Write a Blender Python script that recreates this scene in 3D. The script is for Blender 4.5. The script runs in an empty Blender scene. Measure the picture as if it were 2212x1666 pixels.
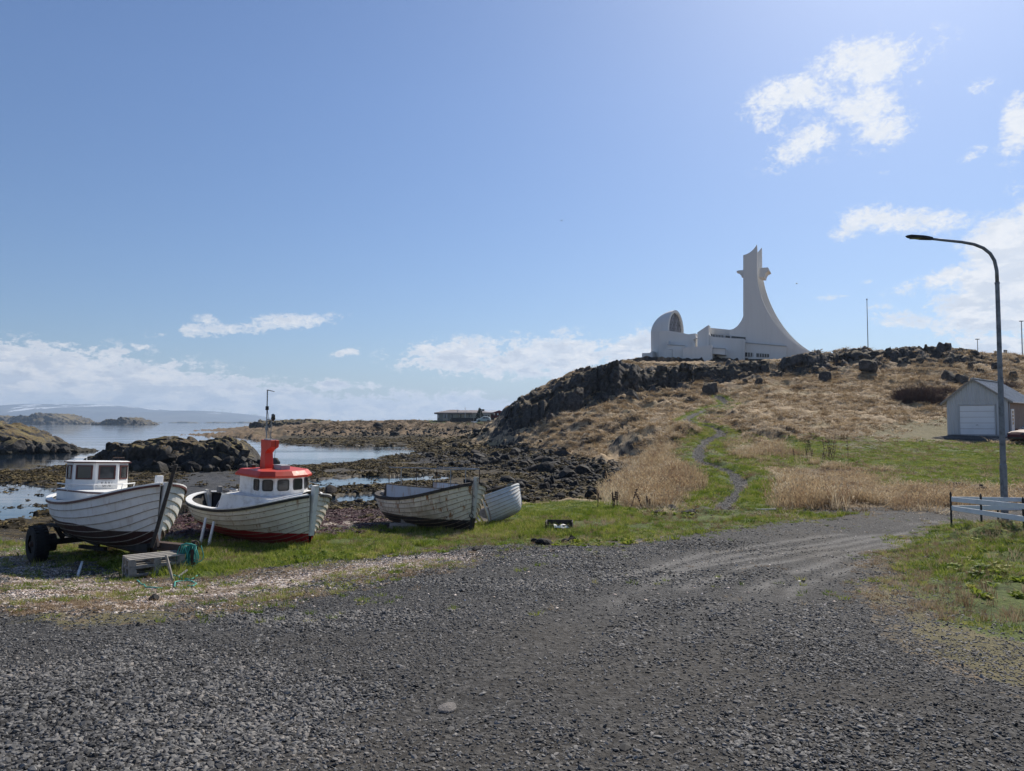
import bpy, bmesh, math, random
import numpy as np
from mathutils import Vector, Matrix, Euler

random.seed(7)
RNG = np.random.default_rng(11)
SC = bpy.context.scene
COL = SC.collection

# ------------------------------------------------------------------ camera, light, exposure
EYE = 4.0                       # metres above the sea at low tide
PITCH = math.radians(2.862)
FOC, CX, CY = 1600.0, 1106.0, 833.0      # reference measurements were taken on a 2212 px wide copy
SUN_AZ, SUN_EL = math.radians(32), math.radians(42)
cam = bpy.data.cameras.new('camera')
cam.sensor_width = 36.0
cam.lens = 36.0 * FOC / 2212.0
cam.clip_start = 0.1
cam.clip_end = 60000
camo = bpy.data.objects.new('camera', cam)
COL.objects.link(camo)
camo.location = (0, 0, EYE)
camo.rotation_euler = (math.pi / 2 + PITCH, 0, 0)
SC.camera = camo
sun = bpy.data.lights.new('sun', 'SUN')
sun.energy = 5.0
sun.angle = math.radians(0.53)
sun.color = (1.0, 0.92, 0.80)
suno = bpy.data.objects.new('sun', sun)
COL.objects.link(suno)
SUNDIR = Vector((math.sin(SUN_AZ) * math.cos(SUN_EL), math.cos(SUN_AZ) * math.cos(SUN_EL), math.sin(SUN_EL)))
suno.rotation_euler = SUNDIR.to_track_quat('Z', 'Y').to_euler()
SC.view_settings.view_transform = 'Standard'
SC.view_settings.look = 'None'
SC.view_settings.exposure = 0.22
SC.view_settings.gamma = 1.0
SC.view_settings.use_curve_mapping = False
SC.cycles.max_bounces = 6
SC.cycles.diffuse_bounces = 3
SC.cycles.glossy_bounces = 3
SC.cycles.transparent_max_bounces = 8
SC.cycles.volume_bounces = 0
SC.cycles.use_denoising = True


# ------------------------------------------------------------------ node helper
class NT:
    def __init__(s, tree):
        s.t = tree; s.n = tree.nodes; s.l = tree.links

    def node(s, kind, **kw):
        nd = s.n.new(kind)
        for k, v in kw.items():
            setattr(nd, k, v)
        return nd

    def put(s, sock, v):
        if isinstance(v, bpy.types.NodeSocket):
            s.l.new(v, sock)
        elif v is not None:
            if hasattr(sock, 'default_value'):
                dv = sock.default_value
                if hasattr(dv, '__len__') and not isinstance(v, (int, float)):
                    v = list(v)
                    if len(dv) == 4 and len(v) == 3:
                        v = v + [1]
                elif hasattr(dv, '__len__'):
                    v = [v] * len(dv)
                sock.default_value = v

    def m(s, op, a, b=None, c=None, clamp=False):
        nd = s.node('ShaderNodeMath', operation=op, use_clamp=clamp)
        s.put(nd.inputs[0], a); s.put(nd.inputs[1], b); s.put(nd.inputs[2], c)
        return nd.outputs[0]

    def vm(s, op, a, b=None, scale=None):
        nd = s.node('ShaderNodeVectorMath', operation=op)
        s.put(nd.inputs[0], a); s.put(nd.inputs[1], b)
        if scale is not None: s.put(nd.inputs[3], scale)
        return nd.outputs['Value'] if op in ('LENGTH', 'DISTANCE', 'DOT_PRODUCT') else nd.outputs[0]

    def mix(s, f, a, b, mode='MIX'):
        nd = s.node('ShaderNodeMix', data_type='RGBA', blend_type=mode)
        s.put(nd.inputs[0], f); s.put(nd.inputs[6], a); s.put(nd.inputs[7], b)
        return nd.outputs[2]

    def ss(s, x, a, b):            # smoothstep
        nd = s.node('ShaderNodeMapRange', interpolation_type='SMOOTHSTEP')
        s.put(nd.inputs[0], x); s.put(nd.inputs[1], a); s.put(nd.inputs[2], b)
        return nd.outputs[0]

    def lin(s, x, a, b, c=0.0, d=1.0):
        nd = s.node('ShaderNodeMapRange')
        s.put(nd.inputs[0], x); s.put(nd.inputs[1], a); s.put(nd.inputs[2], b)
        s.put(nd.inputs[3], c); s.put(nd.inputs[4], d)
        return nd.outputs[0]

    def noise(s, vec, scale, detail=4, rough=0.55, dist=0.0, out=0):
        nd = s.node('ShaderNodeTexNoise')
        s.put(nd.inputs['Vector'], vec); s.put(nd.inputs['Scale'], scale)
        s.put(nd.inputs['Detail'], detail); s.put(nd.inputs['Roughness'], rough)
        s.put(nd.inputs['Distortion'], dist)
        return nd.outputs[out]

    def vor(s, vec, scale, feature='F1', out='Distance', rnd=1.0):
        nd = s.node('ShaderNodeTexVoronoi', feature=feature)
        s.put(nd.inputs['Vector'], vec); s.put(nd.inputs['Scale'], scale)
        s.put(nd.inputs['Randomness'], rnd)
        return nd.outputs[out]

    def ramp(s, x, stops):
        nd = s.node('ShaderNodeValToRGB')
        cr = nd.color_ramp
        while len(cr.elements) < len(stops): cr.elements.new(0.5)
        for e, (p, c) in zip(cr.elements, stops):
            e.position = p
            e.color = tuple(c) + (1,) if len(c) == 3 else c
        s.put(nd.inputs[0], x)
        return nd.outputs[0]

    def attr(s, name, out='Fac'):
        nd = s.node('ShaderNodeAttribute', attribute_name=name)
        return nd.outputs[out]

    def sep(s, v):
        nd = s.node('ShaderNodeSeparateXYZ'); s.put(nd.inputs[0], v)
        return nd.outputs

    def comb(s, x, y, z):
        nd = s.node('ShaderNodeCombineXYZ')
        s.put(nd.inputs[0], x); s.put(nd.inputs[1], y); s.put(nd.inputs[2], z)
        return nd.outputs[0]

    def bump(s, h, strength=0.5, dist=0.02, normal=None):
        nd = s.node('ShaderNodeBump')
        s.put(nd.inputs['Height'], h); s.put(nd.inputs['Strength'], strength)
        s.put(nd.inputs['Distance'], dist); s.put(nd.inputs['Normal'], normal)
        return nd.outputs[0]


def material(name, fn):
    mt = bpy.data.materials.new(name)
    mt.use_nodes = True
    nt = NT(mt.node_tree)
    b = mt.node_tree.nodes['Principled BSDF']
    fn(nt, b)
    return mt


def setp(nt, b, color=None, rough=None, normal=None, metal=None, spec=None, trans=None):
    if color is not None: nt.put(b.inputs['Base Color'], color)
    if rough is not None: nt.put(b.inputs['Roughness'], rough)
    if normal is not None: nt.put(b.inputs['Normal'], normal)
    if metal is not None: nt.put(b.inputs['Metallic'], metal)
    if spec is not None: nt.put(b.inputs['Specular IOR Level'], spec)
    if trans is not None: nt.put(b.inputs['Transmission Weight'], trans)


# ------------------------------------------------------------------ sky
def ray(px, py):
    """direction of the sight line through a measured point of the photograph"""
    a = (px - CX) / FOC; t = (CY - py) / FOC
    return np.array([a, math.cos(PITCH) - t * math.sin(PITCH), math.sin(PITCH) + t * math.cos(PITCH)])


def azel(px, py):
    r = ray(px, py)
    return math.degrees(math.atan2(r[0], r[1])), math.degrees(math.atan2(r[2], math.hypot(r[0], r[1])))


def make_world():
    w = bpy.data.worlds.new('World')
    SC.world = w
    w.use_nodes = True
    nt = NT(w.node_tree)
    for nd in list(nt.n): nt.n.remove(nd)
    out = nt.node('ShaderNodeOutputWorld')
    bg = nt.node('ShaderNodeBackground')
    sky = nt.node('ShaderNodeTexSky', sky_type='NISHITA', sun_disc=False)
    sky.sun_elevation = SUN_EL
    sky.sun_rotation = SUN_AZ
    sky.altitude = 0; sky.air_density = 1.0; sky.dust_density = 0.6; sky.ozone_density = 2.2
    tc = nt.node('ShaderNodeTexCoord').outputs['Generated']
    x, y, z = nt.sep(tc)
    az = nt.m('MULTIPLY', nt.m('ARCTAN2', x, y), 57.2958)
    el = nt.m('MULTIPLY', nt.m('ARCSINE', z), 57.2958)
    # coordinate for cloud noise: stretched along the horizon
    q = nt.comb(az, nt.m('MULTIPLY', el, 1.5), 0.0)
    warp = nt.noise(q, 0.16, 3, 0.5, out=1)
    wv = nt.vm('SCALE', nt.vm('SUBTRACT', warp, (0.5, 0.5, 0.5)), scale=5.0)
    q2 = nt.vm('ADD', q, wv)
    n1 = nt.noise(q2, 0.36, 9, 0.62, 0.3)
    ql = nt.vm('MULTIPLY', q, (1.0, 1.6, 1.0))
    n1l = nt.noise(nt.vm('ADD', ql, nt.vm('SCALE', wv, scale=0.35)), 0.62, 8, 0.6, 0.2)
    lowf = nt.ss(el, 9.0, 4.5)
    n1 = nt.m('ADD', nt.m('MULTIPLY', n1, nt.m('SUBTRACT', 1.0, lowf)), nt.m('MULTIPLY', n1l, lowf))
    n2 = nt.noise(q, 1.9, 10, 0.68, 0.4)
    # (px, py, rx, ry, slope dy/dx, weight): where the clouds stand, as azimuth and elevation
    blobs = [
        (1880, 135, 130, 55, 0.0, 1.35), (1700, 215, 100, 50, -0.3, 1.15), (1880, 230, 110, 60, 0, 1.1),
        (1740, 310, 95, 45, -0.15, 1.1), (1900, 280, 90, 40, -0.15, 1.1), (1800, 190, 80, 40, -.3, 1.0),
        (2200, 275, 45, 65, -0.4, 1.3), (2100, 332, 38, 14, -0.35, 1.0), (1905, 372, 30, 10, 0, .75), (2120, 190, 45, 18, 0, .7),
        (1840, 490, 60, 32, -0.55, 1.2), (1960, 475, 115, 28, 0.16, 1.3),
        (2190, 560, 130, 105, -0.6, 1.9), (2060, 590, 120, 24, -0.3, 1.1), (2160, 660, 140, 60, -0.1, 1.8),
        (1980, 690, 110, 20, 0.12, 1.1), (1900, 665, 50, 10, .1, .8), (1870, 608, 25, 8, 0, .7), (2190, 430, 30, 40, 0, .8), (1800, 642, 40, 9, 0, .8),
        (480, 712, 120, 15, -0.1, 1.05), (630, 696, 100, 17, -0.1, 1.1), (450, 690, 30, 10, 0, .8), (305, 747, 25, 9, 0, .85),
        (750, 762, 35, 11, -.2, .9), (1000, 770, 130, 36, 0.0, 1.25), (1200, 770, 150, 44, 0, 1.3), (1370, 755, 90, 36, -.2, 1.3),
        (1120, 800, 120, 22, 0, 1.1), (1205, 718, 28, 10, -.2, .95), (1000, 745, 70, 18, -0.1, 1.0), (1120, 718, 22, 6, 0, .7),
        (-250, 800, 260, 70, 0.0, 1.5), (60, 815, 300, 62, 0.02, 1.7), (330, 845, 260, 55, 0.08, 1.6), (560, 868, 220, 42, 0.1, 1.5),
        (720, 833, 90, 13, 0.02, 1.1), (800, 885, 260, 30, 0, 1.35), (990, 870, 70, 26, 0, 1.2), (1060, 880, 90, 18, 0, 1.1), (860, 855, 30, 16, 0, 1.1),
        (2150, 760, 70, 34, 0, 1.7), (2260, 770, 60, 40, 0, 1.6), (2500, 600, 200, 120, 0, 1.3), (2700, 250, 150, 120, 0, 1.1),
    ]
    field = None
    for px, py, rx, ry, sl, wt in blobs:
        a0, e0 = azel(px, py)
        ax, _ = azel(px + rx, py); _, ey = azel(px, py - ry)
        rxa, rya = abs(ax - a0), abs(ey - e0)
        dx = nt.m('SUBTRACT', az, a0)
        dy = nt.m('MULTIPLY_ADD', dx, sl, nt.m('SUBTRACT', el, e0))
        v = nt.comb(nt.m('DIVIDE', dx, rxa), nt.m('DIVIDE', dy, rya), 0.0)
        d2 = nt.vm('DOT_PRODUCT', v, v)
        g = nt.m('MULTIPLY', nt.m('EXPONENT', nt.m('MULTIPLY', d2, -0.75)), wt)
        field = g if field is None else nt.m('MAXIMUM', field, g)
    # elsewhere on the sky dome: the same broken clouds, sparser
    away = nt.ss(nt.m('ABSOLUTE', az), 42.0, 60.0)
    hor = nt.m('MULTIPLY', nt.ss(el, 45.0, 3.0), nt.ss(nt.noise(q, 0.05, 2), 0.42, 0.62))
    field = nt.m('MAXIMUM', field, nt.m('MULTIPLY', away, hor))
    dens = nt.m('ADD', field, nt.m('MULTIPLY', nt.m('SUBTRACT', n1, 0.5), 2.7))
    dens = nt.m('ADD', dens, nt.m('MULTIPLY', nt.m('SUBTRACT', n2, 0.5), 1.7))
    field_gate = nt.ss(field, 0.10, 0.5)
    cov = nt.m('MULTIPLY', nt.m('ADD', nt.m('MULTIPLY', nt.ss(dens, 0.40, 0.85), lowf), nt.m('MULTIPLY', nt.m('POWER', nt.ss(dens, 0.40, 1.25), 0.85), nt.m('SUBTRACT', 1.0, lowf))), field_gate)
    thick = nt.ss(dens, 0.55, 1.4)
    # clouds low in the north-west are seen from their shaded side, those towards the sun shine
    sunward = nt.vm('DOT_PRODUCT', tc, tuple(SUNDIR))
    bright = nt.lin(sunward, 0.45, 0.95, 1.04, 1.18)
    n3 = nt.noise(nt.vm('MULTIPLY', q, (1.0, 1.7, 1.0)), 0.42, 6, 0.6, 0.2)
    body = nt.mix(nt.ss(n3, 0.42, 0.58), (0.62, 0.69, 0.81), (1.0, 1.0, 1.02))
    lit = nt.mix(nt.m('MULTIPLY', thick, nt.lin(el, 4, 16, 1.0, 0.12)), (0.90, 0.93, 0.98), body)
    wisp = nt.ss(nt.m('ADD', nt.m('MULTIPLY', n1, 0.5), nt.m('MULTIPLY', n2, 0.5)), 0.40, 0.60)
    lit = nt.mix(nt.m('MULTIPLY', nt.m('SUBTRACT', 1.0, wisp), 0.55), lit, (0.74, 0.81, 0.93))
    cloud = nt.vm('SCALE', lit, scale=nt.m('MULTIPLY', bright, 8.6))
    skyc = nt.vm('SCALE', nt.vm('MULTIPLY', sky.outputs[0], (0.84, 0.95, 1.14)), scale=nt.lin(el, 0.0, 24.0, 0.84, 1.0))
    # thin bright veil round the sun and pale air at the horizon
    glare = nt.m('MULTIPLY', nt.m('POWER', nt.m('MAXIMUM', sunward, 0.0), 14.0), 0.12)
    skyc = nt.mix(glare, skyc, (7.5, 8.0, 8.8))
    pale = nt.m('MULTIPLY', nt.ss(el, 8.0, -1.0), 0.22)
    skyc = nt.mix(pale, skyc, (4.7, 5.6, 7.2))
    col = nt.mix(nt.m('MULTIPLY', cov, 0.97), skyc, cloud)
    nt.put(bg.inputs[0], col)
    bg.inputs[1].default_value = 0.083
    nt.l.new(bg.outputs[0], out.inputs[0])


make_world()

# ------------------------------------------------------------------ numpy noise
def _hash(ix, iy, seed):
    h = (ix.astype(np.int64) * 374761393 + iy.astype(np.int64) * 668265263 + seed * 974711) & 0x7fffffff
    h = ((h ^ (h >> 13)) * 1274126177) & 0x7fffffff
    h = (h ^ (h >> 16)) & 0xffff
    return h / 65535.0


def vnoise(x, y, seed=0):
    ix = np.floor(x); iy = np.floor(y)
    fx = x - ix; fy = y - iy
    fx = fx * fx * (3 - 2 * fx); fy = fy * fy * (3 - 2 * fy)
    a = _hash(ix, iy, seed); b = _hash(ix + 1, iy, seed)
    c = _hash(ix, iy + 1, seed); d = _hash(ix + 1, iy + 1, seed)
    return (a + (b - a) * fx) * (1 - fy) + (c + (d - c) * fx) * fy


def fbm(x, y, oct=4, seed=0, gain=0.5):
    s = 0; a = 1.0; t = 0
    for i in range(oct):
        s = s + a * vnoise(x, y, seed + i * 17); t += a
        x = x * 2.03 + 13.1; y = y * 2.03 + 7.7; a *= gain
    return s / t


def worley(x, y, seed=0):
    """distance to the nearest feature point and a random value of its cell"""
    ix = np.floor(x); iy = np.floor(y)
    best = np.full(x.shape, 9.0); val = np.zeros(x.shape)
    for dx in (-1, 0, 1):
        for dy in (-1, 0, 1):
            cx = ix + dx; cy = iy + dy
            fx = cx + 0.5 + 0.8 * (_hash(cx, cy, seed) - 0.5)
            fy = cy + 0.5 + 0.8 * (_hash(cx, cy, seed + 5) - 0.5)
            d = (x - fx) ** 2 + (y - fy) ** 2
            m = d < best
            best = np.where(m, d, best)
            val = np.where(m, _hash(cx, cy, seed + 9), val)
    return np.sqrt(best), val


def sstep(x, a, b):
    t = np.clip((x - a) / (b - a), 0, 1)
    return t * t * (3 - 2 * t)


def world_at(px, py, d):
    """point of the sight line through (px, py) that lies d metres ahead"""
    r = ray(px, py)
    return np.array([r[0], r[1], r[2]]) * (d / r[1]) + np.array([0, 0, EYE])


# ------------------------------------------------------------------ terrain survey: measured points (px, py, metres ahead)
SURVEY = [
    # near ground, gravel
    (1106, 1666, 3.45), (0, 1666, 3.45), (2212, 1666, 3.45), (1106, 1450, 5.05), (200, 1450, 5.05), (2100, 1450, 5.05),
    (1106, 1300, 8.0), (200, 1300, 8.3), (1700, 1300, 8.0), (1106, 1215, 12.2), (300, 1245, 14.0), (0, 1250, 13.6),
    (700, 1215, 14.6), (1500, 1180, 16.2), (1750, 1200, 13.8), (2000, 1300, 8.6), (2212, 1330, 8.3),
    # bank right of the road with the fence
    (2055, 1139, 19.0), (2119, 1146, 17.2), (2212, 1160, 15.6), (2212, 1128, 19.0), (2080, 1190, 13.0), (2200, 1220, 11.6),
    (2000, 1180, 16.0), (2160, 1124, 22.6),
    # boats and their grass
    (98, 1214, 16.9), (0, 1214, 16.9), (60, 1190, 18.6), (340, 1195, 16.4), (520, 1180, 18.0), (680, 1182, 18.0), (860, 1160, 20.2), (1015, 1150, 21.0), (1100, 1130, 23.0),
    (1250, 1140, 20.5), (1400, 1150, 19.5), (1300, 1095, 26.5), (1560, 1108, 23.4), (1750, 1113, 23.2), (2030, 1108, 23.6),
    # beach
    (0, 1150, 20.8), (0, 1110, 29.5), (0, 1082, 37.5), (60, 1060, 43.8), (0, 1038, 51.0), (100, 1025, 55.5), (0, 1012, 64.5), (100, 1004, 72),
    (-400, 1150, 20.8), (-400, 1060, 43.8), (-400, 1012, 64.5),
    (250, 1060, 42.5), (300, 1020, 58), (450, 1040, 49.0), (600, 1035, 51.0), (560, 1015, 59.5), (250, 1008, 66),
    (550, 1140, 22.2), (780, 1135, 23.4), (780, 1100, 31.0), (550, 1090, 34.0), (400, 1110, 29), (200, 1110, 29), (720, 1078, 38.2), (780, 1062, 43.0), (900, 1062, 42.0),
    (700, 1045, 48.6), (830, 1040, 50.8), (950, 1030, 55.0), (860, 1022, 56.5), (690, 1010, 64.0), (760, 1012, 63.5), (640, 1002, 71), (800, 995, 76.5),
    (1100, 1060, 39.5), (1200, 1070, 36.0), (1060, 1090, 32.0), (1000, 1030, 51.5), (1100, 1000, 62.5), (1200, 1020, 53.0), (1320, 1030, 46.0), (1300, 1060, 37.0),
    (950, 1000, 70.5), (900, 988, 83.0), (1000, 985, 81.0), (1000, 972, 98.0), (900, 968, 115.0),
    (700, 985, 92), (820, 975, 107), (650, 970, 118), (560, 980, 105), (400, 985, 100), (100, 985, 100), (-200, 980, 100),
    (400, 960, 160), (150, 950, 220), (500, 940, 300), (0, 935, 330),
    (640, 953, 150), (760, 955, 142), (900, 952, 145), (1010, 950, 150), (660, 944, 178), (800, 943, 180), (960, 945, 168),
    # low headland with the houses
    (640, 938, 200), (760, 936, 185), (900, 935, 180), (1010, 936, 172), (720, 921, 205), (850, 917, 214), (980, 914, 220), (1040, 920, 200),
    (640, 929, 210), (600, 921, 290), (800, 911.5, 240), (960, 910, 232), (1080, 909, 235), (1080, 925, 190), (700, 912, 300), (900, 910.5, 300), (590, 916, 420),
    (1000, 910, 330), (1200, 910, 300),
    # foot of the hill
    (1045, 962, 102.0), (1100, 963, 94.0), (1160, 969, 85.0), (1250, 985, 68.0), (1330, 1003, 54.0), (1385, 1010, 48.0),
    # eroded bank
    (1090, 930, 100), (1160, 940, 87.0), (1250, 945, 75), (1330, 960, 60.5), (1390, 970, 54.5),
    (1200, 915, 88.0), (1300, 905, 80.0), (1400, 912, 66.0), (1450, 925, 59.0), (1440, 950, 53.0), (1400, 990, 47.5),
    # reeds left of the path
    (1350, 1070, 33.0), (1430, 1080, 30.0), (1500, 1085, 28.0), (1420, 1030, 38.0), (1500, 1020, 37.5), (1480, 965, 48.5),
    # the footpath
    (1605, 1050, 32.0), (1562, 1010, 39.0), (1508, 985, 44.0), (1527, 955, 52.0), (1560, 935, 56.0), (1482, 913, 64.0), (1500, 897, 72.0), (1572, 874, 86.0), (1548, 858, 93.0),
    # reeds and rough grass right of it
    (1700, 1085, 26.2), (1850, 1075, 26.8), (2050, 1075, 26.8), (2212, 1075, 26.8), (1700, 1030, 34.5), (1800, 1000, 41.0), (1700, 975, 46.5), (1640, 955, 51.5),
    # lawn and garage
    (1900, 1052, 30.0), (2060, 1054, 29.8), (2212, 1054, 29.8), (1950, 1000, 42.0), (2150, 1000, 42.0), (1900, 955, 51.5), (2040, 942, 60.0), (2180, 940, 60.0), (2212, 952, 54.0), (1960, 925, 64),
    (2300, 940, 60), (2400, 1000, 42), (2110, 915, 68),
    # slope
    (1300, 875, 92.0), (1400, 850, 97.0), (1650, 930, 58.0), (1650, 900, 69.0), (1650, 860, 84.0), (1640, 825, 97.0), (1750, 900, 69.0), (1750, 860, 83.0), (1750, 815, 97.0),
    (1850, 905, 67.0), (1850, 860, 82.0), (1850, 800, 99.0), (1950, 870, 79.0), (1950, 815, 95.0), (2060, 870, 80.0), (2060, 810, 95.0), (2180, 870, 82.0), (2212, 820, 95.0),
    (2350, 870, 82), (2400, 800, 100),
    # foot and top of the crags
    (1110, 905, 103), (1200, 880, 101), (1290, 850, 101), (1400, 835, 102), (1500, 835, 100.0), (1560, 818, 102), (1700, 800, 103), (1850, 785, 103.5), (2000, 778, 104), (2110, 775, 104),
    (1092, 889, 112), (1115, 868, 112), (1150, 848, 112), (1185, 829, 112), (1232, 808, 112), (1280, 792, 111), (1330, 779, 110), (1400, 781, 109.5), (1500, 783, 109), (1580, 780, 109.5),
    (1650, 772, 110), (1750, 759, 111), (1850, 749, 112), (1950, 741, 113), (2010, 739, 113), (2060, 745, 112), (2110, 754, 111), (2170, 762, 109), (2212, 768, 108), (2400, 790, 108),
]
_pts = [world_at(*p) for p in SURVEY]
EXTRA = [  # ground the photograph does not show (x, y, z)
    (0, 1.0, 2.32), (-2, 0.8, 2.32), (3, 0.8, 2.32), (40, 135, 15.0), (20, 140, 14.6), (70, 135, 14.8), (25, 170, 13.0), (60, 180, 13.0), (100, 150, 12.0),
    (12, 150, 12.0), (6, 130, 8.0), (0, 135, 4.0), (12, 200, 6.0), (60, 260, 6.0), (140, 260, 6), (0, 260, 4.2), (-60, 300, 3.0), (-220, 300, -3), (-200, 480, -3), (0, 480, 3.0), (250, 480, 4.0), (-60, 480, -1),
    (-160, 60, -0.8), (-160, 100, -1.5), (-40, 25, 1.0), (-30, 12, 1.9), (-10, 3, 2.3), (12, 3, 2.4), (25, 12, 2.0),
]
for e in EXTRA: _pts.append(np.array(e, float))
P3 = np.array(_pts)


def uv_of(x, y):
    y = np.maximum(y, 0.5)
    return np.stack([np.clip(x / y, -1.1, 1.1) * 2.4, np.log(y) * 1.25], -1)


def _kern(a, b):
    d2 = ((a[:, None, :] - b[None, :, :]) ** 2).sum(-1)
    return np.sqrt(d2 + 0.0004) + 0.25 * d2 * np.log(d2 + 1e-9) * 0.0


CU = uv_of(P3[:, 0], P3[:, 1])
_n = len(CU)
_K = np.zeros((_n + 3, _n + 3))
_K[:_n, :_n] = -_kern(CU, CU) + np.eye(_n) * 0.004
_K[:_n, _n] = 1; _K[:_n, _n + 1:] = CU
_K[_n, :_n] = 1; _K[_n + 1:, :_n] = CU.T
_W = np.linalg.solve(_K, np.concatenate([P3[:, 2], np.zeros(3)]))


_GU = np.linspace(-1.1, 1.1, 461); _GV = np.linspace(-0.2, 6.4, 441)


def _survey_grid():
    q = np.stack(np.meshgrid(_GU * 2.4, _GV * 1.25), -1).reshape(-1, 2).astype(np.float32)
    cu = CU.astype(np.float32); w = _W.astype(np.float32)
    out = np.empty(len(q), np.float32)
    for i in range(0, len(q), 40000):
        s = q[i:i + 40000]
        d2 = (s[:, :1] - cu[None, :, 0]) ** 2 + (s[:, 1:] - cu[None, :, 1]) ** 2
        out[i:i + 40000] = -np.sqrt(d2 + 0.0004) @ w[:_n] + w[_n] + s @ w[_n + 1:]
    return out.reshape(len(_GV), len(_GU)).astype(float)


_G = _survey_grid()
for _i in range(2):          # round off the kinks at the survey points
    _G[1:-1, 1:-1] = (_G[1:-1, 1:-1] * 4 + _G[:-2, 1:-1] + _G[2:, 1:-1] + _G[1:-1, :-2] + _G[1:-1, 2:]) / 8


def smooth_height(x, y):
    yy = np.maximum(y, 0.85)
    u = (np.clip(x / yy, -1.1, 1.1) + 1.1) / 2.2 * (len(_GU) - 1)
    v = (np.clip(np.log(yy), -0.2, 6.4) + 0.2) / 6.6 * (len(_GV) - 1)
    i = np.clip(u.astype(int), 0, len(_GU) - 2); j = np.clip(v.astype(int), 0, len(_GV) - 2)
    fu = u - i; fv = v - j
    return (_G[j, i] * (1 - fu) + _G[j, i + 1] * fu) * (1 - fv) + (_G[j + 1, i] * (1 - fu) + _G[j + 1, i + 1] * fu) * fv


_T = np.geomspace(2.5, 520, 1500)


def ground_px(px, py):
    """where a measured sight line meets the surveyed ground (x, y)"""
    r = ray(px, py); r = r / r[1]
    X = r[0] * _T; Y = _T; Z = EYE + r[2] * _T
    h = smooth_height(X, Y)
    below = np.nonzero(Z < h)[0]
    i = below[0] if len(below) else len(_T) - 1
    if i == 0: return X[0], Y[0]
    a = Z[i - 1] - h[i - 1]; b = Z[i] - h[i]
    f = a / (a - b) if (a - b) != 0 else 0
    t = _T[i - 1] + (_T[i] - _T[i - 1]) * min(max(f, 0), 1)
    return r[0] * t, t


def ground_poly(pts, seg=6):
    """outline measured in the photograph, laid out on the ground"""
    out = []
    n = len(pts)
    for i in range(n):
        a = pts[i]; b = pts[(i + 1) % n]
        for k in range(seg):
            f = k / seg
            out.append(ground_px(a[0] + (b[0] - a[0]) * f, a[1] + (b[1] - a[1]) * f))
    return np.array(out)


def inside(poly, x, y):
    res = np.zeros(x.shape, bool)
    x0, y0 = poly.min(0); x1, y1 = poly.max(0)
    idx = np.nonzero((x >= x0) & (x <= x1) & (y >= y0) & (y <= y1))
    xs = x[idx]; ys = y[idx]
    c = np.zeros(xs.shape, bool)
    n = len(poly)
    for i in range(n):
        xa, ya = poly[i]; xb, yb = poly[(i + 1) % n]
        if ya == yb: continue
        m = (ya > ys) != (yb > ys)
        c ^= m & (xs < (xb - xa) * (ys - ya) / (yb - ya) + xa)
    res[idx] = c
    return res


def dist_line(line, x, y):
    best = np.full(x.shape, 1e9)
    for (xa, ya), (xb, yb) in zip(line[:-1], line[1:]):
        dx, dy = xb - xa, yb - ya
        L = dx * dx + dy * dy + 1e-9
        t = np.clip(((x - xa) * dx + (y - ya) * dy) / L, 0, 1)
        best = np.minimum(best, np.hypot(x - xa - t * dx, y - ya - t * dy))
    return best


def ground_line(pts, seg=5):
    out = []
    for a, b in zip(pts[:-1], pts[1:]):
        for k in range(seg):
            f = k / seg
            out.append(ground_px(a[0] + (b[0] - a[0]) * f, a[1] + (b[1] - a[1]) * f))
    out.append(ground_px(*pts[-1]))
    return np.array(out)


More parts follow.
